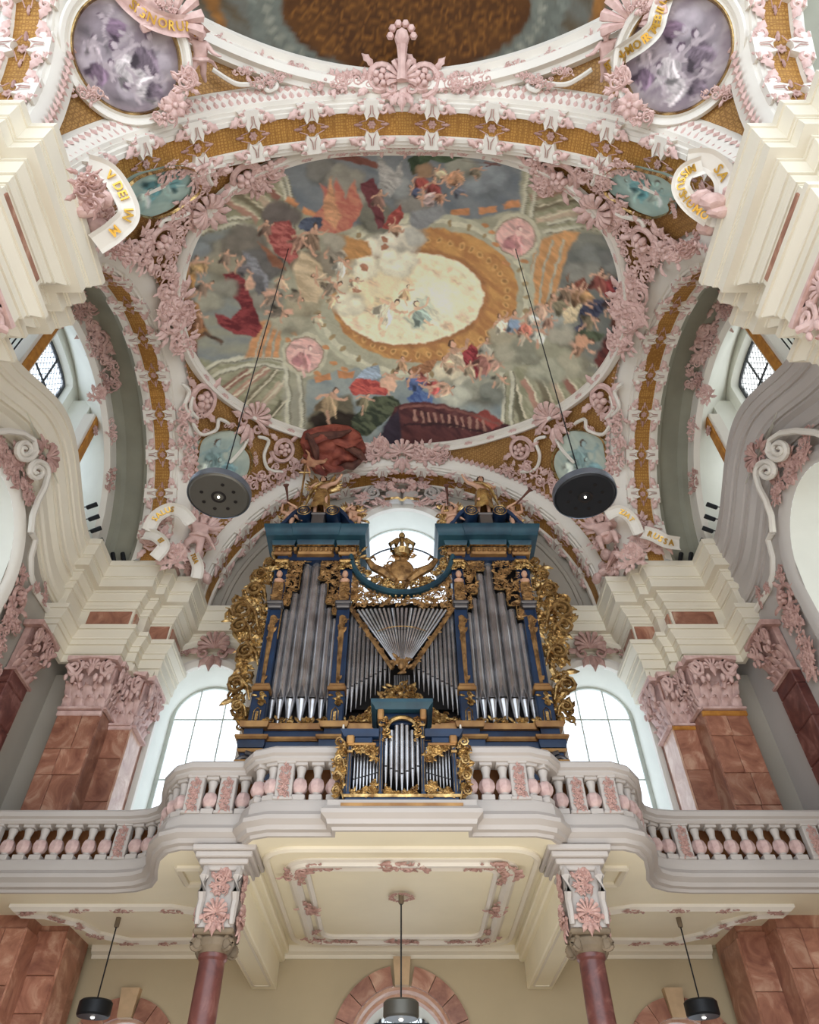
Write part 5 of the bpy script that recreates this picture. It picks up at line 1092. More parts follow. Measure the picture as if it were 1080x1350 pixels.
for sg in (-1, 1):
    side = 'left' if sg < 0 else 'right'; px = 168 if sg < 0 else 893; py = 74
    p = NEAR.hit(px, py)*.955; n = (-p/np.linalg.norm(p))*.8+NEAR.n(p)*.2; n /= np.linalg.norm(n); up = (0, -1, .4); M = frame_M(p, n, up, 1.15)
    rt = thing('medallion', 'round violet-grey painted medallion with a figure scene in a white and gold frame, top %s' % side, 'painting', v3(p))
    m = MB(); m.lathe([(.80, -.1), (.80, .05), (.84, .1), (.88, .06), (.92, .12), (.98, .14), (1.02, .06), (1.02, -.3)], n=56); link('frame', m, 'white', rt, M)
    m = MB(); m.lathe([(.79, -.02), (.79, .07), (.815, .12), (.84, .1), (.84, -.02)], n=56); link('gilt_ring', m, 'gold', rt, M)
    # disc painted on its own plane
    nr, nt = 40, 90; r_ = np.outer(np.arange(nr+1)/nr*.81, np.ones(nt)); t_ = np.outer(np.ones(nr+1), np.arange(nt)*2*PI/nt); X = (r_*np.cos(t_)).ravel()*100; Y = (r_*np.sin(t_)).ravel()*100
    cv = Canvas(X*.02, Y*.02, (150, 134, 142), lambda x, y: np.array((x*.02, -y*.02, 0)), .05)
    cv.poly([(-100, -100), (100, -100), (100, 100), (-100, 100)], (166, 154, 156), .1, .2, 2, col2=(136, 122, 130))
    R = random.Random(5+sg)
    for k in range(10): e_ = R.uniform(-22, 22); cv.cloud(R.uniform(-60, 60), R.uniform(-70, 60), R.uniform(16, 30), (150+e_, 138+e_, 144+e_))
    D = (116, 102, 112); Lg = (184, 174, 174); Fl = (172, 158, 162)
    for x, y, h, a, c1 in ((-8, 10, 70, .5*sg, Lg), (30, -8, 62, -.3*sg, D), (-42, 22, 50, .9, (120, 100, 116)), (14, 44, 56, 1.4*sg, Lg), (38, 40, 44, .2, D), (-20, -40, 46, -.8, (116, 96, 112)), (-50, -10, 36, .3, (170, 156, 160))): cv.fig(x, y, h, a, c1, Fl, hair=(96, 78, 92))
    cv.C *= (1+.15*fbm(X*.12, Y*.12, 4, 8)[:, None])
    me = bpy.data.meshes.new('picture'); F = [(i*nt+j, (i+1)*nt+j, (i+1)*nt+(j+1) % nt, i*nt+(j+1) % nt) for i in range(nr) for j in range(nt)]
    me.from_pydata([(x/100, y/100, .0) for x, y in zip(X, Y)], [], F); at = me.color_attributes.new('paint', 'FLOAT_COLOR', 'POINT'); C4 = np.ones((len(X), 4), np.float32); C4[:, :3] = np.clip(cv.C, 0, 1); at.data.foreach_set('color', C4.ravel()); link('picture', me, 'painted', rt, M)
    for a, k, s in ((200, 'cluster1', .5), (225, 'rosette', .5), (240, 'cluster3', .4), (320, 'long0', .4), (130, 'long1', .35)):
        a = math.radians(a if sg > 0 else 180-a); q = Matrix(M) @ Vector((.93*math.cos(a), .93*math.sin(a), .14)); orn(k, q, n, (math.cos(a), 0, 0) if False else up, s, 'pink', rt, 'frame_flower')
    p2, n2 = on(NEAR, px+(20 if sg > 0 else -20)*3.1, py+72, .2)
    for dx, dy, s in ((-60, 60, .5), (-68, 74, .4), (-50, 52, .3)):
        q, n3 = on(NEAR, px-dx*sg*-1, py+dy, .15); orn('cluster%d' % int(abs(dx) % 5), q, n3, (0, 1, 0), s, 'pink', near, 'stucco_spray')
    q, n3 = on(NEAR, 430 if sg < 0 else 630, 15, .1)
    sh = NEAR.hit(222 if sg < 0 else 838, 12)*.93; orn('shell', sh, n, (0, -1, .3), .9, 'pink', rt, 'shell')
    for dx, dy, s in ((175, 48, .35), (190, 42, .3), (205, 36, .25), (150, 36, .3)):
        q, n3 = on(NEAR, px-dx*sg, py+dy-8, .2); orn('long%d' % (dx % 3), q, n3, (0, -1, 0), s, 'pink', near, 'stucco_spray')
    for pts in ([(px-sg*110, py+22), (px-sg*128, py+34), (px-sg*146, py+42), (px-sg*172, py+40), (px-sg*186, py+34), (px-sg*196, py+44), (px-sg*184, py+50), (px-sg*176, py+42)],):
        P_ = [NEAR.hit(*q) for q in catmull(pts)]; P_ = [q+NEAR.n(q)*.15 for q in P_]; link('white_rib', MB().tube(P_, .05, 6), 'white', near)
# ================================================================== THE ORGAN GALLERY
half_path = [(-9.5, 12.75), (-7.3, 12.75), (-4.85, 12.75), (-4.45, 12.68), (-4.15, 12.48), (-3.98, 12.15), (-3.88, 11.75), (-3.75, 11.35), (-3.55, 11.05), (-3.32, 10.93), (-2.4, 10.93), (-2.33, 10.74), (-2.2, 10.55), (-1.95, 10.45), (-1.0, 10.45)]
front = half_path+[(-.98, 10.25), (.98, 10.25)]+[(-x, y) for x, y in half_path[::-1]]
gal = thing('organ_gallery', 'cream organ gallery with a moulded edge that steps forward in the middle, on two red columns', 'gallery', (0, 12.5, 4.2))
gal['label'] = 'cream moulded organ gallery that steps forward in the middle above two red columns'
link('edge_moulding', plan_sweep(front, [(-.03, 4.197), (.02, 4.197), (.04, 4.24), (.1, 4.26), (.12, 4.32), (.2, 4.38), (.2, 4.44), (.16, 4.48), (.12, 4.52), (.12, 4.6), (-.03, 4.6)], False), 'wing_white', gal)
m = MB()
for a, b in zip(front[:-1], front[1:]):
    if abs(a[0]-b[0]) > 1e-6: m.quad((a[0], a[1], 4.2), (b[0], b[1], 4.2), (b[0], YL, 4.2), (a[0], YL, 4.2)); m.quad((a[0], a[1], 4.45), (b[0], b[1], 4.45), (b[0], YB, 4.45), (a[0], YB, 4.45))
link('soffit', m, 'soffit_cream', gal)
def plane_mould(pts, z, prof, closed=True):
    P = [(x, y) for x, y in pts]; return plan_sweep(P, [(u, z-v) for u, v in prof], False, closed)
def roundrect(x0, x1, y0, y1, r, n=6):
    out = []
    for cx, cy, a0 in ((x1-r, y1-r, 0), (x0+r, y1-r, 90), (x0+r, y0+r, 180), (x1-r, y0+r, 270)):
        for i in range(n+1): a = math.radians(a0+90*i/n); out.append((cx+r*math.cos(a), cy+r*math.sin(a)))
    return out
MP = [(-.05, 0), (-.05, .04), (0, .07), (.05, .04), (.05, 0)]
link('soffit_moulding', plane_mould(roundrect(-1.72, 1.72, 11.35, 15.25, .35), 4.2, [(-.09, 0), (-.09, .04), (-.03, .1), (.04, .1), (.05, .05), (.11, .03), (.11, 0)]), 'white', gal)
link('soffit_moulding', plane_mould(roundrect(-1.5, 1.5, 11.6, 15.0, .25), 4.2, MP), 'white', gal)
link('soffit_moulding', plane_mould(roundrect(-2.08, 2.08, 10.85, 15.5, .5), 4.2, MP), 'cream', gal)
for x, y, a, k, s in ((-1.6, 11.55, 45, 'long0', .5), (1.6, 11.55, -45, 'long1', .5), (-1.6, 15.05, -45, 'long2', .4), (1.6, 15.05, 45, 'long0', .4), (0, 11.42, 0, 'long1', .5), (-1.62, 13.3, 90, 'long2', .45), (1.62, 13.3, 90, 'long0', .45), (0, 15.15, 0, 'long1', .4), (-1.2, 11.42, 0, 'long0', .35), (1.2, 11.42, 0, 'long2', .35), (-1.62, 12.0, 90, 'long1', .25), (1.62, 12.0, 90, 'long1', .25), (-1.1, 15.15, 0, 'long1', .3), (1.1, 15.15, 0, 'long0', .3), (-1.6, 14.6, 70, 'long1', .2), (1.6, 14.6, 110, 'long1', .2)):
    a = math.radians(a); orn(k, (x, y, 4.14), (0, 0, -1), (math.sin(a), math.cos(a), 0), s, 'rose', gal, 'soffit_ornament')
for s_ in (-1, 1):
    oc = [(-6.7, 13.35), (-4.0, 13.35), (-3.6, 13.55), (-3.35, 13.75), (-3.35, 14.7), (-3.75, 15.2), (-5.2, 15.25), (-5.7, 14.8), (-5.85, 14.2), (-6.3, 13.75), (-6.7, 13.7)]
    pts = [(s_*x, y) for x, y in oc]; pts = pts if s_ > 0 else pts[::-1]
    link('soffit_moulding', plane_mould(pts, 4.2, [(-.08, 0), (-.08, .05), (0, .1), (.07, .05), (.07, 0)]), 'white', gal)
    for i, (x, y, a) in enumerate(((-6.5, 13.45, 30), (-6.1, 13.8, 120), (-5.6, 13.35, 0), (-4.8, 13.35, 0), (-4.0, 13.4, 0), (-3.45, 13.7, 60), (-3.4, 14.6, 100), (-3.75, 15.15, 45), (-4.5, 15.2, 0), (-5.2, 15.2, 0), (-5.7, 14.75, 135), (-5.85, 14.2, 60))):
        a = math.radians(a*-s_); orn('long%d' % (i % 3), (s_*-x, y, 4.12), (0, 0, -1), (math.sin(a), math.cos(a), 0), .24, 'rose', gal, 'soffit_ornament')
    # beam, impost, column
    X = lambda a, c: sorted((s_*a, s_*c))
    b = MB(); b.bbox(*X(2.38, 2.86), 11.3, YL, 3.5, 4.2, .02); b.bbox(*X(2.28, 2.96), 11.3, YL, 3.95, 4.2, .03); b.bbox(*X(2.2, 3.04), 11.3, YL, 4.08, 4.2, .02); link('beam', b, 'soffit_cream', gal)
    link('recessed_panel', plane_mould(roundrect(*X(2.46, 2.78), 11.9, 15.5, .03, 1), 3.5, [(-.02, 0), (-.02, .015), (.02, .015), (.02, 0)]), 'cream', gal)
    link('soffit_panel', plane_mould(roundrect(*X(3.15, 3.5), 11.6, 12.3, .02, 1), 4.2, MP), 'cream', gal)
    cx, cy = s_*2.62, 11.2
    col = thing('column', 'slender red marble column with an ionic capital carrying the %s side of the gallery' % ('left' if s_ < 0 else 'right'), 'column', (cx, cy, -1.6))
    link('shaft', MB().lathe([(.26, -1.6), (.26, -1.45), (.23, -1.4), (.21, -1.2), (.205, 0), (.19, 1.5), (.175, 2.8), (.2, 2.83), (.2, 2.88), (.175, 2.9)], (cx, cy, 0), 20), 'marble_dark', col)
    m = MB(); m.lathe([(.18, 2.86), (.25, 2.96), (.26, 3.05), (.22, 3.1)], (cx, cy, 0), 16)
    for q in (-1, 1):
        for r_ in (-1, 1):
            sp = spiral(.105, 1.6, PI/2, q, 18, .15); M = Matrix.Translation((cx+q*.22, cy+r_*.2, 2.98)) @ Matrix.Rotation(r_*q*.5, 4, 'Z'); m.tube([tuple(M @ Vector((x, 0, y))) for x, y, _ in sp], [.035*(1-.4*i/18) for i in range(18)], 6)
            m.blob((cx+q*.22, cy+r_*.18, 2.98), .09, .05, .09, 8, 5)
    m.bbox(cx-.28, cx+.28, cy-.28, cy+.28, 3.08, 3.16, .02); link('capital', m, 'capital_stone', col)
    m = MB(); m.bbox(cx-.25, cx+.25, cy-.25, cy+.25, 3.14, 4.0, .03)
    for zz, r_ in ((3.9, .3), (3.97, .36), (4.05, .42), (4.13, .47)): m.bbox(cx-r_, cx+r_, cy-r_, cy+r_, zz, zz+.085, .015)
    pr_ = [(-.27, 3.2), (-.3, 3.35), (-.27, 3.5), (-.33, 3.6), (-.36, 3.8), (-.3, 3.92)]
    for q in (-1, 1): m.tube([(cx+q*.24, cy+y, z) for y, z in pr_], [.04, .05, .05, .06, .07, .04], 6)
    link('impost', m, 'wing_white', col)
    for n_, up_ in (((0, -1, 0), (0, 0, 1)), ((s_, 0, 0), (0, 0, 1)), ((-s_, 0, 0), (0, 0, 1))):
        for q, (zz, ss, kk) in enumerate(((3.78, .3, 'cluster1'), (3.66, .2, 'cluster3'), (3.34, .34, 'palmette'), (3.26, .24, 'cluster0'))): p = Vector((cx, cy, zz))+Vector(n_)*.27; orn(kk, p, n_, up_, ss, 'rose', col, 'impost_ornament')
# cornice of the gallery room
link('ceiling_cornice', plan_sweep([(-6.05, YL), (-2.9, YL)], [(0, 4.0), (.06, 4.0), (.08, 4.06), (.16, 4.1), (.2, 4.2), (0, 4.2)], False), 'cream', gal)
link('ceiling_cornice', plan_sweep([(-2.36, YL), (2.36, YL)], [(0, 4.0), (.06, 4.0), (.08, 4.06), (.16, 4.1), (.2, 4.2), (0, 4.2)], False), 'cream', gal)
link('ceiling_cornice', plan_sweep([(2.9, YL), (6.05, YL)], [(0, 4.0), (.06, 4.0), (.08, 4.06), (.16, 4.1), (.2, 4.2), (0, 4.2)], False), 'cream', gal)
# ---- balustrade
bal = thing('balustrade', 'pale stone balustrade with pink bulbs and pink-carved posts along the organ gallery', 'balustrade', (0, 12.75, 4.6))
for part, sgn in ((half_path, 1), ([(-x, y) for x, y in half_path[::-1]], 1)):
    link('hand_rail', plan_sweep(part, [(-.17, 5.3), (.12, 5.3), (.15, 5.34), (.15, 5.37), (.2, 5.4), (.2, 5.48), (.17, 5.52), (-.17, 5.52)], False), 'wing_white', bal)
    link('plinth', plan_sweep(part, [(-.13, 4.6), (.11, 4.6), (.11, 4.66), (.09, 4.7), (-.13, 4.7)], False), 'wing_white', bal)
    link('backing_board', plan_sweep(part, [(-.36, 4.46), (-.33, 4.46), (-.33, 5.44), (-.36, 5.44)], False), 'brown', bal)
m = MB(); m.bbox(-.1, .1, -.09, .09, 0, .09, .01); m.lathe([(.085, .085), (.06, .11), (.07, .13), (.06, .15), (.06, .32), (.09, .34), (.06, .36), (.055, .42), (.075, .5), (.08, .53), (.06, .56)], n=10); m.bbox(-.1, .1, -.09, .09, .55, .61, .01); BALU = m.mesh('baluster', 40)
m = MB(); n_ = 14
rows = [[(r*(1+(.0 if k % 2 else -.14))*math.cos(2*PI*k/n_), r*(1+(.0 if k % 2 else -.14))*math.sin(2*PI*k/n_), z) for k in range(n_)] for r, z in ((.06, .12), (.1, .15), (.128, .21), (.124, .27), (.1, .33), (.07, .35))]
BULB = m.grid(rows, close_u=True).mesh('bulb', 50)
m = MB(); m.bbox(-.13, .13, -.1, .06, 0, .62, .015); m.bbox(-.15, .15, -.12, .08, 0, .05, .01); m.bbox(-.15, .15, -.12, .08, .57, .62, .01); POST = m.mesh('post', 40)
SS = [0]
for a, b in zip(half_path[:-1], half_path[1:]): SS.append(SS[-1]+math.hypot(b[0]-a[0], b[1]-a[1]))
def at_s(s):
    i = max(0, min(int(np.searchsorted(SS, s))-1, len(SS)-2)); q = (s-SS[i])/(SS[i+1]-SS[i]); a, b = half_path[i], half_path[i+1]
    t = np.array((b[0]-a[0], b[1]-a[1])); t /= np.linalg.norm(t); return a[0]*(1-q)+b[0]*q, a[1]*(1-q)+b[1]*q, t
def s_at_x(x):
    for i in range(len(SS)-1):
        if half_path[i][0] <= x <= half_path[i+1][0]: return SS[i]+(x-half_path[i][0])/(half_path[i+1][0]-half_path[i][0])*(SS[i+1]-SS[i])
items = [('b', s_at_x(x)) for x in (-1.04, -1.3, -1.56)]+[('p', s_at_x(-1.79)), ('b', s_at_x(-1.99)), ('b', s_at_x(-2.2)), ('b', s_at_x(-2.5)), ('p', s_at_x(-2.76)), ('b', s_at_x(-3.02)), ('p', s_at_x(-3.27))]
sx = s_at_x(-4.92); items.append(('p', sx)); s = s_at_x(-3.27)-.24
while s > sx+.15: items.append(('b' if abs(s-s_at_x(-4.0)) > .13 else 'p', s)); s -= .245
x = -5.2
for k in range(7): items.append(('b', s_at_x(x-.285*k)))
items.append(('p', s_at_x(-7.22)))
for k in range(4): items.append(('b', s_at_x(-7.5-.285*k)))
for kind, s in items:
    x, y, t = at_s(s)
    for sg in (1, -1):
        tx = Vector((t[0], t[1]*sg, 0)); M = Matrix.Translation((x*sg, y, 4.7)) @ Matrix((tx, Vector((-tx.y, tx.x, 0)), Vector((0, 0, 1)))).transposed().to_4x4()
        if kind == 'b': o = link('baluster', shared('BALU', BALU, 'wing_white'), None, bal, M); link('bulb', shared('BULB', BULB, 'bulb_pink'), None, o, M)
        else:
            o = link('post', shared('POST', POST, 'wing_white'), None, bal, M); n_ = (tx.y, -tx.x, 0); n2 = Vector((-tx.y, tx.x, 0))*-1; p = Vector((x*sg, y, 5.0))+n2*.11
            [orn('cluster%d' % q, p+Vector((0, 0, -.19+.13*q)), n2, (0, 0, 1), .17-.01*q, 'rose', bal, 'post_ornament') for q in range(4)]
# ================================================================== THE GREAT ORGAN
def zY(py, Y): return float(atY(530, py, Y)[2])
def foliage(mb, inside, x0, x1, z0, z1, n, r0, r1, seed, yv, w=.2, th=.5, leaves=.5):
    """pierced carving in a vertical plane"""
    R = random.Random(seed); c = 0; tries = 0
    T = Matrix(((1, 0, 0), (0, 0, -1), (0, 1, 0))).to_4x4()
    while c < n and tries < n*20:
        tries += 1; x, z = R.uniform(x0, x1), R.uniform(z0, z1)
        if not inside(x, z): continue
        r = R.uniform(r0, r1); m = MB()
        if R.random() > leaves: scroll(m, (0, 0), r, R.uniform(0, 6.28), R.choice((-1, 1)), R.uniform(1, 1.5), w, 0, (R.uniform(-1.6, 1.6)*r, R.uniform(-1.6, 1.6)*r), 4)
        else: leaf(m, (0, 0), R.uniform(0, 6.28), r*2, r*.9, .4, 0, 4, False)
        m.v = [(x+a, yv-d, z+b) for a, b, d in m.v]; mb.add(m.v, m.f); c += 1
    return mb
YO = 13.0
org = thing('pipe_organ', 'great dark blue and gold pipe organ with two tall towers of tin pipes', 'organ', (0, 14, 4.5))
m = MB()
for s_ in (-1, 1): a, c = sorted((s_*3.12, s_*1.22)); m.box(a, c, 13.42, 14.8, 4.5, 12.2)
m.box(-1.25, 1.25, 13.5, 14.8, 4.5, 10.5); link('case_back', m, 'dark', org)
m = MB()
for s_ in (-1, 1):
    for x in (3.12, 1.22): a, c = sorted((s_*x, s_*(x-.04 if x > 2 else x+.04))); m.box(a, c, 12.95, 14.8, 7.4, 12.25)
    a, c = sorted((s_*3.12, s_*1.22)); m.box(a, c, 12.95, 14.8, 11.95, 12.25)
m.box(-3.1, 3.1, 13.1, 14.8, 4.5, 7.4); link('case', m, 'blue', org)
# base mouldings with ressauts at the four pilasters
pth = [(-3.14, 14.2), (-3.14, 12.9), (-2.8, 12.9), (-2.8, 13.0), (-1.54, 13.0), (-1.54, 12.9), (-1.2, 12.9), (-1.2, 13.0), (1.2, 13.0), (1.2, 12.9), (1.54, 12.9), (1.54, 13.0), (2.8, 13.0), (2.8, 12.9), (3.14, 12.9), (3.14, 14.2)]
for za, zb, pr, mt in ((7.3, 7.42, .12, 'gilt_wood'), (7.1, 7.3, .02, 'blue'), (7.02, 7.1, .16, 'gilt_wood'), (6.86, 7.02, .1, 'blue'), (6.78, 6.84, .08, 'gilt_wood'), (6.6, 6.78, .02, 'blue'), (6.54, 6.6, .1, 'gilt_wood'), (6.0, 6.54, .04, 'blue')):
    link('base_moulding', plan_sweep(pth, [(-.3, za), (pr*.8, za), (pr, (za+zb)/2), (pr, zb), (-.3, zb)], False), mt, org)
for s_ in (-1, 1):
    sp = spiral(.22, 2.1, PI/2, s_, 30, .1); m = MB().tube([(s_*3.05+x, 12.85, 6.55+y) for x, y, _ in sp], [.045*(1-.5*i/30) for i in range(30)], 6); link('base_volute', m, 'tin_dark', org); link('base_volute_disc', MB().lathe([(0, 0), (.24, 0), (.26, .15)], n=20).xform(Matrix.Translation((s_*3.05, 12.95, 6.55)) @ Matrix.Rotation(-PI/2, 4, 'X')), 'blue', org)
def pipe(x, y, z0, zm, z1, r, parent, lean=0.0, mt='tin'):
    prof = [(r*.18, z0), (r*.92, zm-.06), (r, zm-.02), (r, zm+.12), (r, z1), (r*.85, z1)]
    if prof[3][1] > z1: prof = [(r*.18, z0), (r*.92, zm-.03), (r, zm), (r, z1), (r*.85, z1)]
    m = MB().lathe(prof, (x, y, 0), 14); o = link('pipe', m, mt, parent)
    q = MB(); q.box(x-r*.62, x+r*.62, y-r*1.0, y-r*.6, zm-.015, zm+.02*min(1, r*10)); link('mouth', q, 'dark', o)
    if r > .07:
        u = MB(); h = r*2.2; u.add([(x-r*.6, y-r*.86, zm+.03), (x+r*.6, y-r*.86, zm+.03), (x, y-r*1.06, zm+.03+h), (x, y-r*1.12, zm+.03)], [(0, 3, 2), (3, 1, 2), (0, 1, 3)]); link('upper_lip', u, 'tin_dark', o)
    return o
tops = [803, 782, 745, 731, 770, 801, 815]; rad = [.075, .095, .118, .128, .11, .085, .07]
for s_ in (-1, 1):
    ts = tops if s_ < 0 else [821, 803, 782, 732, 757, 788, 807][::-1][::1]
    tl = ts if s_ < 0 else [807, 788, 757, 732, 782, 803, 821]
    x = -2.82 if s_ < 0 else 1.5; seq = list(zip(tl, rad if s_ < 0 else rad[::-1])); tot = sum(2*r for _, r in seq); gap = (1.34-tot)/6
    step_tops = []
    for t, r in seq:
        x += r; zt = zY(t, YO+.1); pipe(x, YO+.18, 7.44, 8.12, zt, r, org); step_tops.append((x-r-gap/2, x+r+gap/2, zt)); x += r+gap
    # carved panel over the pipes
    def ins(px_, pz): 
        for a, c, zt in step_tops:
            if a <= px_ <= c: return zt+.06 < pz < 12.05
        return False
    m = foliage(MB(), ins, step_tops[0][0], step_tops[-1][1], 9.4, 12.05, 230, .045, .08, 4+s_, YO-.0, .2, leaves=.35)
    o = link('carved_panel', m, 'old_gold', org); o['kind'] = 'stuff'
    m = MB()
    for a, c, zt in step_tops:
        m.box(a, c, YO, YO+.03, zt+.03, zt+.07)
    for (a, c, z1), (a2, c2, z2) in zip(step_tops[:-1], step_tops[1:]): m.box(c-.015, c+.015, YO, YO+.03, min(z1, z2)+.05, max(z1, z2)+.05)
    m.box(step_tops[0][0]-.02, step_tops[0][0]+.02, YO, YO+.04, 9.6, 12.05); m.box(step_tops[-1][1]-.02, step_tops[-1][1]+.02, YO, YO+.04, 9.6, 12.05)
    link('gilt_edge', m, 'gold', org)
    link('panel_ground', MB().box(step_tops[0][0], step_tops[-1][1], YO+.3, YO+.34, 7.45, 12.1), 'dark', org)
    # pilasters
    for xc in (-2.97, -1.375) if s_ < 0 else (1.375, 2.97):
        p = MB(); p.bbox(xc-.15, xc+.15, YO-.02, YO+.35, 8.35, 11.7, .015); p.bbox(xc-.17, xc+.17, YO-.08, YO+.3, 7.42, 8.2, .02); pl = link('pilaster', p, 'blue', org)
        link('pedestal_cap', MB().bbox(xc-.2, xc+.2, YO-.13, YO+.3, 8.2, 8.3, .02).bbox(xc-.17, xc+.17, YO-.1, YO+.3, 8.3, 8.38, .02), 'gilt_wood', pl)
        g = MB(); foliage(g, lambda a, b: True, xc-.08, xc+.08, 7.85, 8.12, 9, .04, .07, 1, YO-.09, .3); g.tube([(xc-.07, YO-.09, 7.48), (xc-.07, YO-.09, 7.72), (xc, YO-.09, 7.8), (xc+.07, YO-.09, 7.72), (xc+.07, YO-.09, 7.48), (xc-.07, YO-.09, 7.48)], .014, 4); g.box(xc-.03, xc+.03, YO-.1, YO-.08, 7.5, 7.7); link('pedestal_ornament', g, 'gold', pl)
        g = MB(); g.add([(xc-.07, YO-.04, 10.2), (xc+.07, YO-.04, 10.2), (xc+.035, YO-.04, 8.4), (xc-.035, YO-.04, 8.4), (xc, YO-.09, 10.2), (xc, YO-.07, 8.4)], [(0, 4, 5, 3), (4, 1, 2, 5)]); foliage(g, lambda a, b: True, xc-.06, xc+.06, 9.4, 10.2, 9, .05, .08, 2, YO-.05, .3); foliage(g, lambda a, b: True, xc-.04, xc+.04, 8.4, 8.6, 4, .04, .06, 2, YO-.05, .3); link('hanging_ornament', g, 'old_gold', pl)
        link('corbel', MB().bbox(xc-.17, xc+.17, YO-.14, YO+.1, 10.4, 10.62, .03).bbox(xc-.19, xc+.19, YO-.18, YO+.1, 10.5, 10.58, .02), 'tin_dark', pl)
        g = MB(); g.bbox(xc-.12, xc+.12, YO-.14, YO+.05, 10.62, 11.2, .04); foliage(g, lambda a, b: True, xc-.1, xc+.1, 10.65, 11.15, 14, .04, .07, 3, YO-.15, .3); link('herm_shaft', g, 'old_gold', pl)
        g = MB(); g.blob((xc, YO-.14, 11.4), .075, .085, .105, 8, 6); g.blob((xc, YO-.1, 11.23), .12, .08, .07, 8, 5); link('herm_head', g, 'flesh', pl)
        g = MB(); g.bbox(xc-.18, xc+.18, YO-.16, YO+.1, 11.82, 11.92, .03); foliage(g, lambda a, b: True, xc-.15, xc+.15, 11.58, 11.85, 16, .05, .08, 5, YO-.1, .3); link('pilaster_capital', g, 'gold', pl)
        link('capital_block', MB().bbox(xc-.13, xc+.13, YO-.1, YO+.1, 11.92, 12.12, .01), 'blue', pl)
    # entablature of the tower
    a, c = (-3.16, -1.18) if s_ < 0 else (1.18, 3.16)
    pth = [(a, 14.3), (a, 12.88), (a+.36, 12.88), (a+.36, 13.0), (a+.55, 13.0), (a+.6, 12.86), (c-.6, 12.86), (c-.55, 13.0), (c-.36, 13.0), (c-.36, 12.88), (c, 12.88), (c, 14.3)]
    link('tower_frieze', plan_sweep(pth, [(-.3, 12.05), (.03, 12.05), (.05, 12.12), (.02, 12.14), (.02, 12.3), (-.3, 12.3)], False), 'gilt_wood', org)
    g = MB(); k = a+.1
    while k < c: g.bbox(k-.04, k+.04, 12.78, 12.95, 12.14, 12.26, .02); k += .13
    link('dentils', g, 'old_gold', org)['kind'] = 'stuff'
    link('tower_cornice', plan_sweep(pth, [(-.3, 12.3), (.06, 12.3), (.1, 12.36), (.12, 12.46), (.26, 12.5), (.28, 12.62), (.3, 12.66), (.34, 12.78), (.34, 12.84), (-.3, 12.84)], False), 'teal', org)
    link('cornice_fillet', plan_sweep(pth, [(.05, 12.285), (.1, 12.285), (.1, 12.31), (.05, 12.31)], False), 'gold', org)
    link('tower_top', MB().box(a-.0, c+.0, 12.7, 14.3, 12.8, 12.86), 'teal', org)
    mid = (a+c)/2
    for q in (-1, 1):
        g = MB(); sp = [(mid+q*(.95), 12.88), (mid+q*.85, 13.0), (mid+q*.7, 13.28), (mid+q*.55, 13.46), (mid+q*.38, 13.52)]
        g.sweep([((x, 0, z), (0, 1, 0), (0, 0, 1)) for x, z in sp], [(12.62, -.1), (13.05, -.1), (13.05, .06), (12.62, .06)]); link('pediment_scroll', g, 'blue', org)
        g = MB().lathe([(0, -.02), (.08, -.02), (.1, .02), (.13, 0), (.19, 0), (.2, .45), (0, .45)], n=18).xform(Matrix.Translation((mid+q*.37, 12.55, 13.33)) @ Matrix.Rotation(-PI/2, 4, 'X')); link('pediment_volute', g, 'blue', org)
        g = MB(); 
        for r_ in (.17, .1, .05): g.tube([(mid+q*.37+r_*math.cos(t), 12.53, 13.33+r_*math.sin(t)) for t in np.linspace(0, 2*PI, 19)], .014, 4)
        link('volute_ring', g, 'gold', org)
    link('statue_pedestal', MB().bbox(mid-.17, mid+.17, 12.6, 12.95, 12.84, 13.3, .02).bbox(mid-.2, mid+.2, 12.58, 12.97, 13.24, 13.32, .02), 'tin_dark', org)
    # carved side wing
    def wing_in(px_, pz):
        e = abs(px_)-3.15; lim = np.interp(pz, [7.4, 7.8, 8.4, 9.0, 9.6, 10.2, 10.7, 11.0, 11.4, 11.9, 12.1], [.25, .4, .45, .4, .55, .85, .8, .6, .5, .3, .15]); lo = np.interp(pz, [7.4, 12], [-.05, 0]); return lo < e < lim*1.0
    a, c = sorted((s_*3.1, s_*4.0)); g = foliage(MB(), wing_in, a, c, 7.45, 12.1, 170, .09, .17, 9+s_, YO+.1, .3)
    o = link('carved_wing', g, 'gold', org); o['kind'] = 'stuff'
    for z, r_, e in ((11.9, .13, .1), (11.5, .15, .25), (11.0, .2, .32), (10.35, .26, .5), (9.9, .2, .5), (9.2, .2, .25), (8.35, .2, .3), (7.85, .13, .2)):
        g = MB(); scroll(g, (0, 0), r_, PI*(.5 if s_ > 0 else .5), -s_, 1.7, .26, 0, (-s_*r_*1.6, -r_*1.8), 6); g.v = [(s_*(3.2+e)+x, YO-.02-d, z+y) for x, y, d in g.v]; link('wing_scroll', g, 'gold', org)
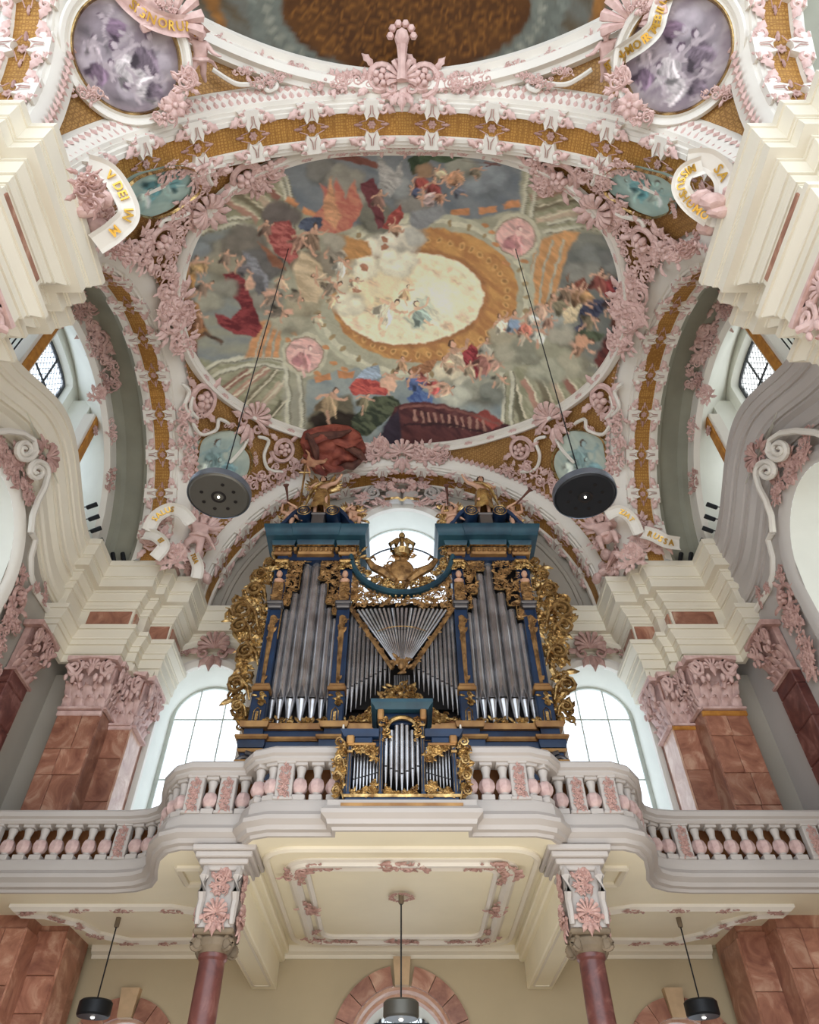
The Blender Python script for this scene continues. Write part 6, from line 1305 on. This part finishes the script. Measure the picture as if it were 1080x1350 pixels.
# middle field
for s_ in (-1, 1):
    n = 10
    for k in range(n):
        t = k/(n-1); x = s_*(1.17-.9*t); zf = 7.75+.72*t; zm = zf+.62-.17*t; zt = 10.45-1.55*t; pipe(x, YO+.15, zf, zm, zt, .048-.012*t, org)
    g = MB(); A = (s_*1.2, YO-.02, 10.45); B = (s_*.2, YO-.02, 8.78); g.tube([A, B], .05, 4); foliage(g, lambda a, b: abs((b-8.78)-(abs(a)-.2)*1.67) < .07, *sorted((s_*.2, s_*1.2)), 8.8, 10.45, 30, .035, .06, 6, YO-.05, .3); link('slanted_rail', g, 'old_gold', org)
link('fan_ground', MB().box(-1.24, 1.24, YO+.34, YO+.38, 8.0, 10.9), 'dark', org)
nf = 21
for k in range(nf):
    t = (k-(nf-1)/2)/((nf-1)/2); a = math.atan2(1.02*t, 1.55); L = 1.62/math.cos(a)*(1-.03*t*t)
    b = Vector((.02*t*5, YO+.12, 8.95)); e = Vector((math.sin(a)*L, YO+.02, 8.85+math.cos(a)*L*1.0)); m = MB().tube([b, b.lerp(e, .95), e], [.012, .036, .036], 8); o = link('fan_pipe', m, 'tin', org)
link('fan_wire', MB().tube([(math.sin(a)*1.05, YO-.02, 8.95+math.cos(a)*.98) for a in np.linspace(-.56, .56, 13)], .012, 4), 'gold', org)
g = MB(); arc = lambda a: (1.28*a, 10.45+.16*(1-a*a))
foliage(g, lambda x, z: (abs(x) < 1.22 and 10.42+.17*(1-(x/1.2)**2) < z < 10.62+.15*(1-(x/1.2)**2)) or (.35 < abs(x) < 1.24 and 10.5 < z < 12.1 and math.hypot(x, z-12.15) > 1.32), -1.24, 1.24, 10.4, 12.0, 330, .045, .08, 12, YO-.0, .22, leaves=.35)
o = link('carved_panel', g, 'old_gold', org); o['kind'] = 'stuff'
g = MB()
for k in range(17): x = -1.15+2.3*k/16; g.blob((x, YO-.06, 10.62+.17*(1-(x/1.2)**2)), .035, .035, .035, 6, 4)
link('bead_row', g, 'gold', org)['kind'] = 'stuff'
th = np.linspace(PI*1.02, PI*1.98, 34); g = MB(); g.sweep([((1.27*math.cos(a), YO-.02, 12.15+1.27*math.sin(a)), (math.cos(a), 0, math.sin(a)), (0, -1, 0)) for a in th], [(-.07, -.1), (-.07, .08), (-.03, .14), (.03, .14), (.07, .08), (.07, -.1)]); link('ring', g, 'teal', org)
g = MB(); foliage(g, lambda x, z: 1.0 < math.hypot(x, z-12.15) < 1.2 and z < 12.35, -1.2, 1.2, 10.9, 12.4, 90, .06, .11, 15, YO-.05, .28); o = link('ring_leaves', g, 'gold', org); o['kind'] = 'stuff'
g = MB(); foliage(g, lambda x, z: (abs(x) < .28+.28*max(0, math.sin((z-10.9)*3.0)) and 10.9 < z < 12.2) or (abs(x) < .95-(z-10.95)*.5 and z < 11.5), -.95, .95, 10.9, 12.2, 130, .07, .13, 16, YO+.05, .28)
g.blob((0, YO, 11.65), .3, .08, .36, 12, 8); 
for q in (-1, 1): g.tube([(q*.15, YO, 11.3), (q*.45, YO, 11.6), (q*.7, YO, 11.75), (q*.85, YO, 12.0), (q*.72, YO, 12.12), (q*.66, YO, 12.0)], [.08, .12, .1, .07, .05, .03], 6)
link('crest', g, 'old_gold', org)
g = MB(); g.tube([(0, YO, 12.1), (0, YO, 12.25)], [.2, .26], 10)
for q in range(-2, 3): g.tube([(q*.13, YO-.05, 12.25), (q*.15, YO-.05, 12.5), (q*.05, YO-.05, 12.7)], [.05, .06, .04], 6)
g.blob((0, YO-.05, 12.8), .09, .09, .1, 8, 6); link('crown', g, 'gold', org)
g = MB(); foliage(g, lambda x, z: True, -.14, .14, 8.6, 9.0, 16, .06, .1, 21, YO-.1, .3); g.blob((0, YO-.12, 8.82), .1, .1, .14, 9, 7); link('mask', g, 'old_gold', org)
for k in range(7): pipe(-.15+.05*k, YO+.05, 7.9, 8.0, 8.65, .022, org, mt='tin_dark')
g = MB(); foliage(g, lambda x, z: z < 7.42+.62*(1-max(0, abs(x)-.2)/1.05) and z > 7.42, -1.2, 1.2, 7.45, 8.1, 260, .04, .075, 22, YO-.12, .22, leaves=.35); foliage(g, lambda x, z: (x/.42)**2+((z-8.0)/.26)**2 < 1, -.42, .42, 7.8, 8.3, 60, .06, .11, 23, YO-.2, .3); o = link('carved_gable', g, 'gold', org); o['kind'] = 'stuff'
link('gable_ground', MB().add([(-1.22, YO-.08, 7.42), (1.22, YO-.08, 7.42), (.22, YO-.08, 8.0), (-.22, YO-.08, 8.0)], [(0, 1, 2, 3)]), 'brown', org)
for s_ in (-1, 1):
    g = foliage(MB(), lambda x, z: True, *sorted((s_*1.56, s_*2.8)), 7.44, 7.52, 40, .05, .08, 24, YO-.06, .3); o = link('base_carving', g, 'gold', org); o['kind'] = 'stuff'
# ================================================================== THE SMALL CHOIR ORGAN ON THE RAIL
YP = 10.2
pos = thing('choir_organ', 'small blue and gold choir organ set into the middle of the gallery rail', 'organ', (0, YP, 4.5))
link('case_back', MB().box(-.8, .8, YP+.35, YP+.6, 4.55, 5.55).box(-.33, .33, YP+.35, YP+.6, 5.5, 6.0), 'dark', pos)
link('case', MB().bbox(-.84, .84, YP-.05, YP+.6, 4.5, 4.66, .01).box(-.84, -.79, YP+.05, YP+.6, 4.6, 5.55).box(.79, .84, YP+.05, YP+.6, 4.6, 5.55).box(-.8, .8, YP+.05, YP+.6, 5.5, 5.6), 'blue', pos)
link('base_moulding', plan_sweep([(-.84, YP+.6), (-.84, YP-.05), (.84, YP-.05), (.84, YP+.6)], [(-.1, 4.46), (.02, 4.46), (.05, 4.5), (.05, 4.54), (-.1, 4.54)], False), 'gilt_wood', pos)
link('base_moulding', plan_sweep([(-.84, YP+.6), (-.84, YP-.05), (.84, YP-.05), (.84, YP+.6)], [(-.1, 4.64), (.02, 4.64), (.03, 4.68), (-.1, 4.68)], False), 'gold', pos)
for s_ in (-1, 1):
    X = lambda a, c: sorted((s_*a, s_*c))
    for xx, z1 in ((.8, 5.45), (.32, 5.9)):
        g = MB().bbox(*X(xx-.035, xx+.035), YP-.06, YP+.1, 4.66, z1, .01); o = link('pilaster', g, 'blue', pos)
        g = MB(); g.bbox(*X(xx-.025, xx-.018), YP-.075, YP-.05, 4.72, z1, .003); g.bbox(*X(xx+.018, xx+.025), YP-.075, YP-.05, 4.72, z1, .003); g.bbox(*X(xx-.05, xx+.05), YP-.1, YP+.05, z1-.12, z1-.08, .01); link('gilt_line', g, 'gold', o)
    link('side_cornice', plan_sweep([(s_*.88, YP+.6), (s_*.88, YP-.06), (s_*.36, YP-.06)][::(-1 if s_ > 0 else 1)], [(-.1, 5.6), (.02, 5.6), (.05, 5.64), (.08, 5.7), (-.1, 5.7)], False), 'blue', pos)
    link('side_frieze', MB().bbox(*X(.4, .84), YP-.08, YP+.1, 5.46, 5.5, .01), 'gilt_wood', pos); link('side_panel', MB().bbox(*X(.46, .74), YP-.06, YP+.1, 5.5, 5.6, .01), 'blue', pos)
    link('bracket', MB().bbox(*X(.74, .86), YP-.11, YP+.1, 5.48, 5.62, .02), 'gilt_wood', pos)
    g = foliage(MB(), lambda x, z: z > 5.46-.05-.22*(1-(abs(x)-.36)/.44)**1.5, *X(.37, .77), 5.2, 5.46, 60, .03, .055, 31, YP-.05, .28); link('carved_panel', g, 'gold', pos)['kind'] = 'stuff'
    g = foliage(MB(), lambda x, z: z < 4.7+.2*(1-(abs(x)-.36)/.44), *X(.37, .77), 4.68, 4.9, 50, .03, .05, 32, YP-.05, .28); link('carved_panel', g, 'gold', pos)['kind'] = 'stuff'
    for k in range(8): t = k/7; pipe(s_*(.73-.35*t), YP+.08, 4.7+.1*t, 4.98+.1*t, 5.5, .019, pos)
    g = foliage(MB(), lambda x, z: True, *X(.88, 1.0), 4.7, 5.5, 60, .04, .075, 33, YP-.0, .3); link('carved_wing', g, 'gold', pos)['kind'] = 'stuff'
    for z in (5.5, 5.2, 4.95, 4.72): g = MB(); scroll(g, (0, 0), .075, PI/2, -s_, 1.6, .28, 0, (-s_*.1, -.12), 5); g.v = [(s_*.96+x, YP-.08-d, z+y) for x, y, d in g.v]; link('wing_scroll', g, 'gold', pos)
for k in range(7):
    t = (k-3)/3; pipe(t*.245, YP+.0, 4.72+.06*abs(t), 5.02+.12*abs(t), 5.85-.25*t*t, .036-.004*abs(t), pos)
link('top_cornice', plan_sweep([(-.4, YP+.6), (-.4, YP-.1), (.4, YP-.1), (.4, YP+.6)], [(-.1, 6.05), (.02, 6.05), (.05, 6.1), (.1, 6.14), (.1, 6.2), (-.4, 6.2)], False), 'teal', pos)
link('top_panel', MB().box(-.36, .36, YP+.02, YP+.5, 5.86, 6.06), 'blue', pos)
g = MB(); g.tube([(.24*math.cos(a), YP-.04, 5.75+.2*math.sin(a)) for a in np.linspace(0, PI, 15)], .04, 6); foliage(g, lambda x, z: math.hypot(x, z-5.72) > .22, -.3, -.2, 5.5, 5.95, 14, .03, .05, 41, YP-.08, .3); foliage(g, lambda x, z: True, .2, .3, 5.5, 5.95, 14, .03, .05, 41, YP-.08, .3); link('arch_carving', g, 'gold', pos)
for s_ in (-1, 1): link('bracket', MB().bbox(*sorted((s_*.29, s_*.39)), YP-.14, YP+.1, 5.88, 6.06, .02), 'gilt_wood', pos)
g = foliage(MB(), lambda x, z: z < 4.69+.16*(abs(x)/.25)**2+.02, -.25, .25, 4.68, 4.88, 40, .025, .045, 42, YP-.05, .28); link('carved_panel', g, 'gold', pos)['kind'] = 'stuff'
for s_ in (-1, 1): t = thing('rail_lamp', 'thin white lamp rod standing at the %s end of the choir organ' % ('left' if s_ < 0 else 'right'), 'lamp', (s_*.92, YP+.1, 5.5)); link('rod', MB().tube([(s_*.92, YP+.1, 5.5), (s_*.94, YP+.1, 5.86)], .012, 6), 'white', t); link('shade', MB().tube([(s_*.94, YP+.1, 5.84), (s_*.94, YP+.1, 5.9)], [.02, .014], 8), 'white', t)
# ================================================================== FIGURES
def trumpet(root, M):
    m = MB().tube([(.0, -.2, .86), (.1, -.45, .95), (.16, -.62, 1.0), (.18, -.68, 1.02)], [.02, .025, .04, .08], 8); link('trumpet', m, 'dark_cloth', root, M)
def staff(root, M):
    m = MB().tube([(-.32, -.1, .1), (-.32, -.1, 1.15)], .018, 6); m.tube([(-.42, -.1, .98), (-.22, -.1, .98)], .018, 6); link('staff', m, 'gold', root, M)
for s_ in (-1, 1):
    side = 'left' if s_ < 0 else 'right'
    figure('statue', 'standing %s statue on the middle of the %s organ tower' % ('gold-robed' if s_ < 0 else 'bare-chested gold-draped', side), 'statue', (s_*2.17, 12.77, 13.33), (0, -1, 0), (0, 0, 1), 1.62, 'stand', 'flesh', s_, False, 'gold', 'gold' if s_ < 0 else None, 'hair', extra=staff if s_ < 0 else None)
    for q, (x, kind, ex) in enumerate(((2.92, 'blow', trumpet), (1.3, 'blow' if s_ > 0 else 'sit', trumpet if s_ > 0 else None))):
        figure('cherub', 'small winged cherub seated at the %s end of the %s organ tower top' % (('outer', 'inner')[q], side), 'statue', (s_*x, 12.8, 12.72), (s_*(.4 if q == 0 else -.5), -1, 0), (0, 0, 1), 1.05, kind, 'flesh', s_, True, None, 'gold', 'hair', 'cherubs on the organ towers', ex)
    g = foliage(MB(), lambda x, z: True, *sorted((s_*.98, s_*1.3)), 12.9, 13.8, 26, .07, .12, 51, 12.85, .3); o = link('gilt_spray', g, 'gold', org)
    g = foliage(MB(), lambda x, z: True, *sorted((s_*2.75, s_*3.2)), 12.9, 13.6, 20, .06, .1, 52, 12.95, .3); o = link('gilt_spray', g, 'gold', org)
    # stucco angels on the springings
    rt = thing('stucco_clouds', 'heap of pink stucco clouds and drapery at the foot of the arches above the far %s pier' % side, 'sculpture', (s_*6.0, 14.1, 12.2))
    R = random.Random(3)
    m = MB()
    for k in range(14): m.blob((s_*(5.65+R.uniform(-.45, .35)), 14.05+R.uniform(-.3, .3), 12.3+R.uniform(0, .7)), R.uniform(.1, .2), R.uniform(.1, .2), R.uniform(.1, .18), 9, 6, .1)
    link('cloud', m, 'pink', rt)
    m = MB()
    for k in range(6): m.tube([(s_*(5.35+.1*k), 13.8, 12.4+.1*k), (s_*(5.6+.1*k), 13.6, 12.8+.06*k), (s_*(5.85+.06*k), 13.7, 13.2+.05*k)], [.03, .07, .03], 6)
    link('drapery', m, 'rose', rt)
    figure('stucco_angel', ('pink stucco angel child striding with a scroll, above the far left pier' if s_ < 0 else 'pink stucco cherub lounging on clouds, above the far right pier'), 'sculpture', (s_*5.5, 13.55, 12.35), (-s_*.3, -1, -.3), (s_*-.1, -.2, 1), 1.6, 'fly' if s_ < 0 else 'sit', 'pink', s_, True, None, 'pink')
    for q, (px, py, s) in enumerate(((205, 715, .8), (228, 735, .7), (262, 690, .6), (250, 745, .6), (275, 715, .4), (215, 690, .5))):
        p = atY(px if s_ < 0 else 1060-px, py, 13.0 if px < 240 else 13.9); orn('cluster%d' % (q % 5), p, (-s_*.3, -1, -.4), (0, 0, 1), s, 'pink', rt, 'stucco_cluster')
    nn = (-s_*.3, -.9, -.5)
    if s_ < 0:
        banner('scroll_banner', 'pale ribbon with gold letters held over the stucco angel at the far left pier', [(atY(x, y, Y), nn) for x, y, Y in ((196, 700, 12.6), (206, 682, 12.5), (224, 672, 12.5), (240, 676, 12.5), (252, 690, 12.6))], .34, [('SALUS', .4)])
        banner('scroll_banner', 'pale ribbon reading TUA hanging beside the stucco angel at the far left pier', [(atY(x, y, Y), nn) for x, y, Y in ((250, 722, 13.6), (256, 735, 13.5), (261, 748, 13.5), (259, 762, 13.6))], .3, [('TUA', .5)])
        banner('scroll_banner', 'white curled ribbon end with gold letters left of the stucco angel', [(atY(x, y, Y), nn) for x, y, Y in ((190, 704, 12.7), (206, 708, 12.6), (216, 720, 12.6), (204, 736, 12.7))], .3, [('EI', .55)])
    else:
        banner('scroll_banner', 'pale ribbon with letters above the stucco cherub at the far right pier', [(atY(x, y, Y), nn) for x, y, Y in ((800, 680, 12.7), (816, 674, 12.6), (832, 684, 12.6), (842, 704, 12.7))], .3, [('ZIAT', .5)])
        banner('scroll_banner', 'pale ribbon reading RUSSA right of the stucco cherub at the far right pier', [(atY(x, y, Y), nn) for x, y, Y in ((848, 702, 12.7), (862, 706, 12.6), (878, 714, 12.6), (896, 717, 12.7))], .34, [('RUSSA', .5)])
    # near springing
    c0 = BAY.hit(130 if s_ < 0 else 930, 275)*.965
    rt = thing('stucco_clouds', 'pink stucco clouds and leaves beside the ribbon at the near %s corner of the vault' % side, 'sculpture', v3(c0))
    m = MB(); R = random.Random(9)
    for k in range(7): m.blob((c0[0]+s_*R.uniform(-.1, .5), c0[1]+R.uniform(-.3, .4), c0[2]+R.uniform(-.3, .4)), R.uniform(.12, .26), R.uniform(.12, .24), R.uniform(.1, .2), 9, 6, .06)
    link('cloud', m, 'pink', rt)
    vn = -c0/np.linalg.norm(c0)
    for q, (px, py, s) in enumerate(((116, 256, .45), (134, 282, .4), (150, 322, .45), (126, 296, .4), (112, 236, .4), (166, 335, .45))):
        if s_ > 0 and q in (0, 1, 3, 4): continue
        p = BAY.hit(px if s_ < 0 else 1060-px, py)*.975; orn('cluster%d' % (q % 5), p, vn, (0, 0, 1), s, 'pink' if q % 2 else 'rose', rt, 'stucco_cluster')
    figure('stucco_angel', 'pink stucco angel half hidden by the ribbon at the near %s corner of the vault' % side, 'sculpture', v3(BAY.hit(128 if s_ < 0 else 932, 300)*.97), vn, (0, -.9, .6), .7, 'fly', 'pink', s_, True, None, 'pink')
    if s_ < 0: banner('scroll_banner', 'cream ribbon with gold letters bending round the near left corner of the vault', [(ray(x, y)*12.15, vn) for x, y, k in ((116, 218, .945), (142, 228, .945), (160, 252, .945), (170, 282, .945), (152, 304, .945), (126, 322, .945))], .36, [('V DEI', .34), ('IN', .62), ('M', .8)])
    else:
        banner('scroll_banner', 'cream ribbon reading SA CI at the near right corner of the vault', [(ray(x, y)*12.15, vn) for x, y, k in ((906, 212, .95), (934, 212, .95), (954, 232, .95), (956, 262, .95), (944, 300, .95))], .36, [('SA', .42), ('CI', .72)])
        banner('scroll_banner', 'cream ribbon reading MISSUS HOMO at the near right corner of the vault', [(ray(x, y)*12.15, vn) for x, y, k in ((926, 218, 1), (904, 228, 1), (898, 248, 1), (912, 270, 1), (936, 288, 1))], .3, [('MISSUS', .34), ('HOMO', .76)])
    # by the medallions
    px = 262 if s_ < 0 else 802
    p = NEAR.hit(px, 118)*.965; vn2 = -p/np.linalg.norm(p)
    figure('stucco_cherub', 'small pink stucco cherub tumbling beside the top %s medallion' % side, 'sculpture', v3(p), vn2, (-s_*.25, -1, 0), 1.05, 'fly', 'pink', s_, True)
mp_ = [(NEAR.hit(x, y)*k, (0, -.3, -1)) for x, y, k in ((158, -14, .93), (176, 6, .93), (200, 24, .92), (228, 34, .92), (250, 36, .92), (268, 50, .94))]
banner('scroll_banner', 'pink-white ribbon reading SIGNORUM ET over the top left medallion', mp_, .36, [('SIGNORUM', .46), ('ET', .82)], mt='pink')
mp_ = [(NEAR.hit(x, y)*k, (0, -.3, -1)) for x, y, k in ((802, 86, .94), (822, 70, .93), (846, 54, .92), (862, 38, .92), (868, 18, .92), (876, -6, .93))]
banner('scroll_banner', 'cream ribbon reading ET IN MORTE MIRABILIA over the top right medallion', mp_, .34, [('ET IN MORTE', .32), ('RABILIA', .76)])
# the painted stucco group that spills over the edge of the fresco
c0 = BAY.hit(440, 592)*.985; n0 = BAY.n(c0); up0 = dir_at(BAY, 440, 592, PI/2); M = frame_M(c0, n0, up0, 1.0)
rt = thing('painted_group', 'sculpted red-brown drapery with a nude child spilling over the lower edge of the fresco', 'sculpture', v3(c0))
def cloth(pts, w, seed, z=.1):
    R = random.Random(seed); m = MB()
    for k in range(len(pts)):
        pass
    return m
rim = [(-1.08, .25), (-.95, .6), (-.5, .72), (0, .8), (.5, .72), (.85, .5), (1.08, 0), (.95, -.45), (.55, -.62), (.1, -.66), (-.3, -.85), (-.62, -.75), (-.85, -.35)]
m = MB(); rows = []; Kn = 72
def rimp(t): t = t % 1*len(rim); i = int(t); f = t-i; a = rim[i % len(rim)]; b = rim[(i+1) % len(rim)]; return np.array(a)*(1-f)+np.array(b)*f
for i in range(13):
    q = i/12; rows.append([])
    for k in range(Kn):
        r = rimp(k/Kn); fold = (.07*math.sin(8*(r[0]*.85+r[1]*.5)*q+2.2*math.sin(3.5*r[1]*q+1))+.04*math.sin(17*(r[0]*.3-r[1]*.9)*q+2*math.sin(5*r[0]*q)))*(1 if q < .95 else .3); zz = .34*math.sqrt(max(0, 1-q**2.4))+fold
        rows[-1].append((r[0]*q, r[1]*q, zz))
m.grid(rows, close_u=True); link('red_drapery', m, 'red_cloth', rt, M)
R = random.Random(4)
for k, (a, b, c_, mt) in enumerate((((-.95, .4), (-.2, .5), (.5, .6), 'dark_cloth'), ((-1.0, -.1), (-.6, -.5), (-.3, -.78), 'red_cloth'), ((.2, .1), (.7, -.1), (1.0, -.35), 'dark_cloth'), ((-.3, .3), (.3, .2), (.85, .3), 'red_cloth'), ((-.85, .1), (-.5, .45), (.1, .55), 'red_cloth'), ((.1, -.55), (.5, -.5), (.9, -.2), 'dark_cloth'), ((-.7, -.3), (-.2, -.55), (.4, -.55), 'red_cloth'), ((-.9, .55), (-.7, .1), (-.6, -.4), 'dark_cloth'))):
    m = MB().tube([(*a, .2), ((a[0]+b[0])/2, (a[1]+b[1])/2+.05, .36), (*b, .42), ((c_[0]+b[0])/2, (c_[1]+b[1])/2-.03, .36), (*c_, .2)], [.05, .11, .13, .1, .04], 8); link('fold', m, mt, rt, M)
J, E, Rr = pose('fly', 1, True); M2 = M @ Matrix.Translation((-.5, -.3, .45)) @ Matrix.Rotation(-PI/2+.35, 4, 'Z') @ Matrix.Rotation(-PI/2, 4, 'X') @ Matrix.Rotation(PI, 4, 'Z')
skin_figure('child_body', J, E, Rr, 'painted_flesh', rt, M @ Matrix.Translation((-.15, -.5, .42)) @ Matrix(((.25, 0, -.97, 0), (.97, 0, .25, 0), (0, -1, 0, 0), (0, 0, 0, 1))) @ Matrix.Scale(1.05, 4))
# clock-like book cartouche over the oval window
rt = thing('book_cartouche', 'white stucco open book with a gilt edge and a pink wreath above the middle window', 'ornament', (0, 15.3, 16.6))
Yc = 15.25
m = MB()
for q in (-1, 1): m.sweep([((q*.0, Yc-.15, 0), (0, 0, 1), (0, 1, 0)), ((q*.14, Yc-.22, 0), (0, 0, 1), (0, 1, 0)), ((q*.34, Yc-.2, 0), (0, 0, 1), (0, 1, 0)), ((q*.52, Yc-.1, 0), (0, 0, 1), (0, 1, 0))], [(16.55, 0), (16.95, 0), (16.95, .25), (16.55, .25)])
link('book', m, 'wing_white', rt); m = MB()
for q in (-1, 1): m.tube([(0, Yc-.17, 16.48), (q*.14, Yc-.24, 16.54), (q*.34, Yc-.22, 16.52), (q*.53, Yc-.12, 16.6)], .045, 6)
link('gilt_edge', m, 'gold', rt); m = MB(); R = random.Random(8)
for k in range(34): a = 2*PI*k/17; r = .3+.07*(k % 2); m.blob((r*1.15*math.cos(a), Yc-.15-R.uniform(0, .1), 17.15+r*.8*math.sin(a)), .075, .075, .075, 7, 5)
link('rose_wreath', m, 'pink', rt)
for q in (-1, 1):
    g = MB(); scroll(g, (0, 0), .3, PI/2, -q, 2.0, .2, 0, (q*.5, -.7), 6); g.v = [(q*.95+x, Yc-d, 16.95+y) for x, y, d in g.v]; link('volute', g, 'wing_white', rt)
    for k, (x, z, s) in enumerate(((.7, 17.3, .5), (1.25, 16.7, .5), (1.5, 16.25, .5), (.8, 16.55, .35), (1.75, 15.8, .4), (.5, 16.45, .3))): orn('cluster%d' % (k % 5), (q*x, Yc-.05, z), (0, -1, 0), (0, 0, 1), s, 'pink', rt, 'stucco_cluster')
    for k in range(7): g = MB(); leaf(g, (0, 0), PI/2+q*-.9-q*.08*k, .3, .12, .4); g.v = [(q*(.25+.17*k)+x, Yc-.1-d, 16.62-.04*k*k*.7+y) for x, y, d in g.v]; link('ray_leaf', g, 'pink', rt)
# ================================================================== LAMPS
def disc_lamp(s_):
    side = 'left' if s_ < 0 else 'right'; x, y, z = s_*2.98, 7.7, 8.5
    rt = thing('pendant_lamp', 'round flat grey metal pendant lamp hanging on a cord under the %s of the vault' % side, 'lamp', (x, y, z))
    link('housing', MB().lathe([(0, z), (.46, z), (.5, z+.03), (.5, z+.12), (.47, z+.14), (0, z+.16)], (x, y, 0), 40), 'lamp_metal' if s_ < 0 else 'iron', rt)
    link('rim', MB().lathe([(.495, z+.015), (.515, z+.02), (.515, z+.13), (.495, z+.13)], (x, y, 0), 40), 'lamp_rim', rt)
    link('centre_ring', MB().lathe([(.08, z-.005), (.115, z-.02), (.125, z+.01)], (x, y, 0), 24), 'dark', rt)
    for k in range(8):
        a = 2*PI*k/8+.4
        if k == 5: continue
        link('spot', MB().lathe([(0, z-.008), (.03, z-.008), (.034, z+.01)], (x+.28*math.cos(a), y+.28*math.sin(a), 0), 12), 'dark', rt)
    m = bpy.data.materials.get('bulb_glow')
    if not m:
        m = bpy.data.materials.new('bulb_glow'); m.use_nodes = True; b = m.node_tree.nodes['Principled BSDF']; b.inputs['Emission Color'].default_value = (1, .95, .85, 1); b.inputs['Emission Strength'].default_value = 6; MATS['bulb_glow'] = m
    link('bulb', MB().blob((x, y, z-.01), .02, .02, .02, 8, 6), 'bulb_glow', rt)
    link('cord', MB().tube([(x, y, z+.15), (x, y, float(BAY.z(x, y)))], .012, 5), 'iron', rt)
disc_lamp(-1); disc_lamp(1)
for i, (px, py, Y, zb) in enumerate(((529, 1185, 12.8, 2.46), (155, 1216, 14.0, 2.72), (895, 1212, 14.0, 2.72))):
    p = atY(px, py, Y); x = p[0]; z = 4.2
    rt = thing('pendant_lamp', ['drum pendant lamp on a long rod under the middle of the gallery', 'drum pendant lamp on a long rod under the left side of the gallery', 'drum pendant lamp on a long rod under the right side of the gallery'][i], 'lamp', (x, Y, zb))
    link('shade', MB().lathe([(0, zb), (.25, zb), (.27, zb+.03), (.27, zb+.2), (.24, zb+.23), (.04, zb+.25)], (x, Y, 0), 30), 'lamp_metal' if i == 0 else 'iron', rt)
    link('rod', MB().tube([(x, Y, zb+.24), (x, Y, 4.1)], .013, 6), 'iron', rt); link('ceiling_rose', MB().lathe([(.03, 4.04), (.045, 4.06), (.045, 4.2)], (x, Y, 0), 10), 'capital_stone', rt)
    link('bulb', MB().blob((x, Y, zb-.005), .035, .035, .02, 8, 5), 'bulb_glow', rt)
    if i == 0:
        for k in range(8): orn('long%d' % (k % 3), (x+.17*math.cos(k*PI/4), Y+.17*math.sin(k*PI/4), 4.15), (0, 0, -1), (math.cos(k*PI/4), math.sin(k*PI/4), 0), .13, 'rose', rt, 'rosette_leaf')
def spot(p, aim, label, grp, base):
    p = Vector(p); a = Vector(aim).normalized(); rt = thing('spotlight', label, 'lamp', v3(base), grp)
    link('bracket', MB().tube([base, (base[0], base[1], p[2]-.05), p], .016, 5), 'iron', rt); link('housing', MB().tube([p-a*.14, p-a*.12, p+a*.12, p+a*.14], [.03, .055, .06, .05], 8), 'iron', rt)
for s_ in (-1, 1):
    side = 'left' if s_ < 0 else 'right'
    for k in range(4):
        x = s_*(7.5-.26*k); spot((x, 13.45, 12.5), (s_*.3, -.4, .9), '%s black spotlight from the outer end of the row on the far %s pier' % (('first', 'second', 'third', 'fourth')[k], side), 'spotlights on the far %s pier' % side, (x, 13.5, 12.21))
        y = 12.9-.3*k; spot((s_*7.75, y, 12.55+.12*k), (-s_*.8, 0, .5), '%s black spotlight from the far pier in the stepped row on the %s side cornice' % (('first', 'second', 'third', 'fourth')[k], side), 'spotlights on the %s side cornice' % side, (s_*7.95, y, 12.2+seg_arch(y)))
        y = 6.9+.12*k; spot((s_*(7.25+.06*k), y-.1, 13.0+.12*k), (-s_*.8, -.3, .3), '%s black spotlight counted upward in the cluster by the near %s clerestory window' % (('first', 'second', 'third', 'fourth')[k], side), 'spotlights by the near %s clerestory window' % side, (s_*7.9, y+.2, 12.25))
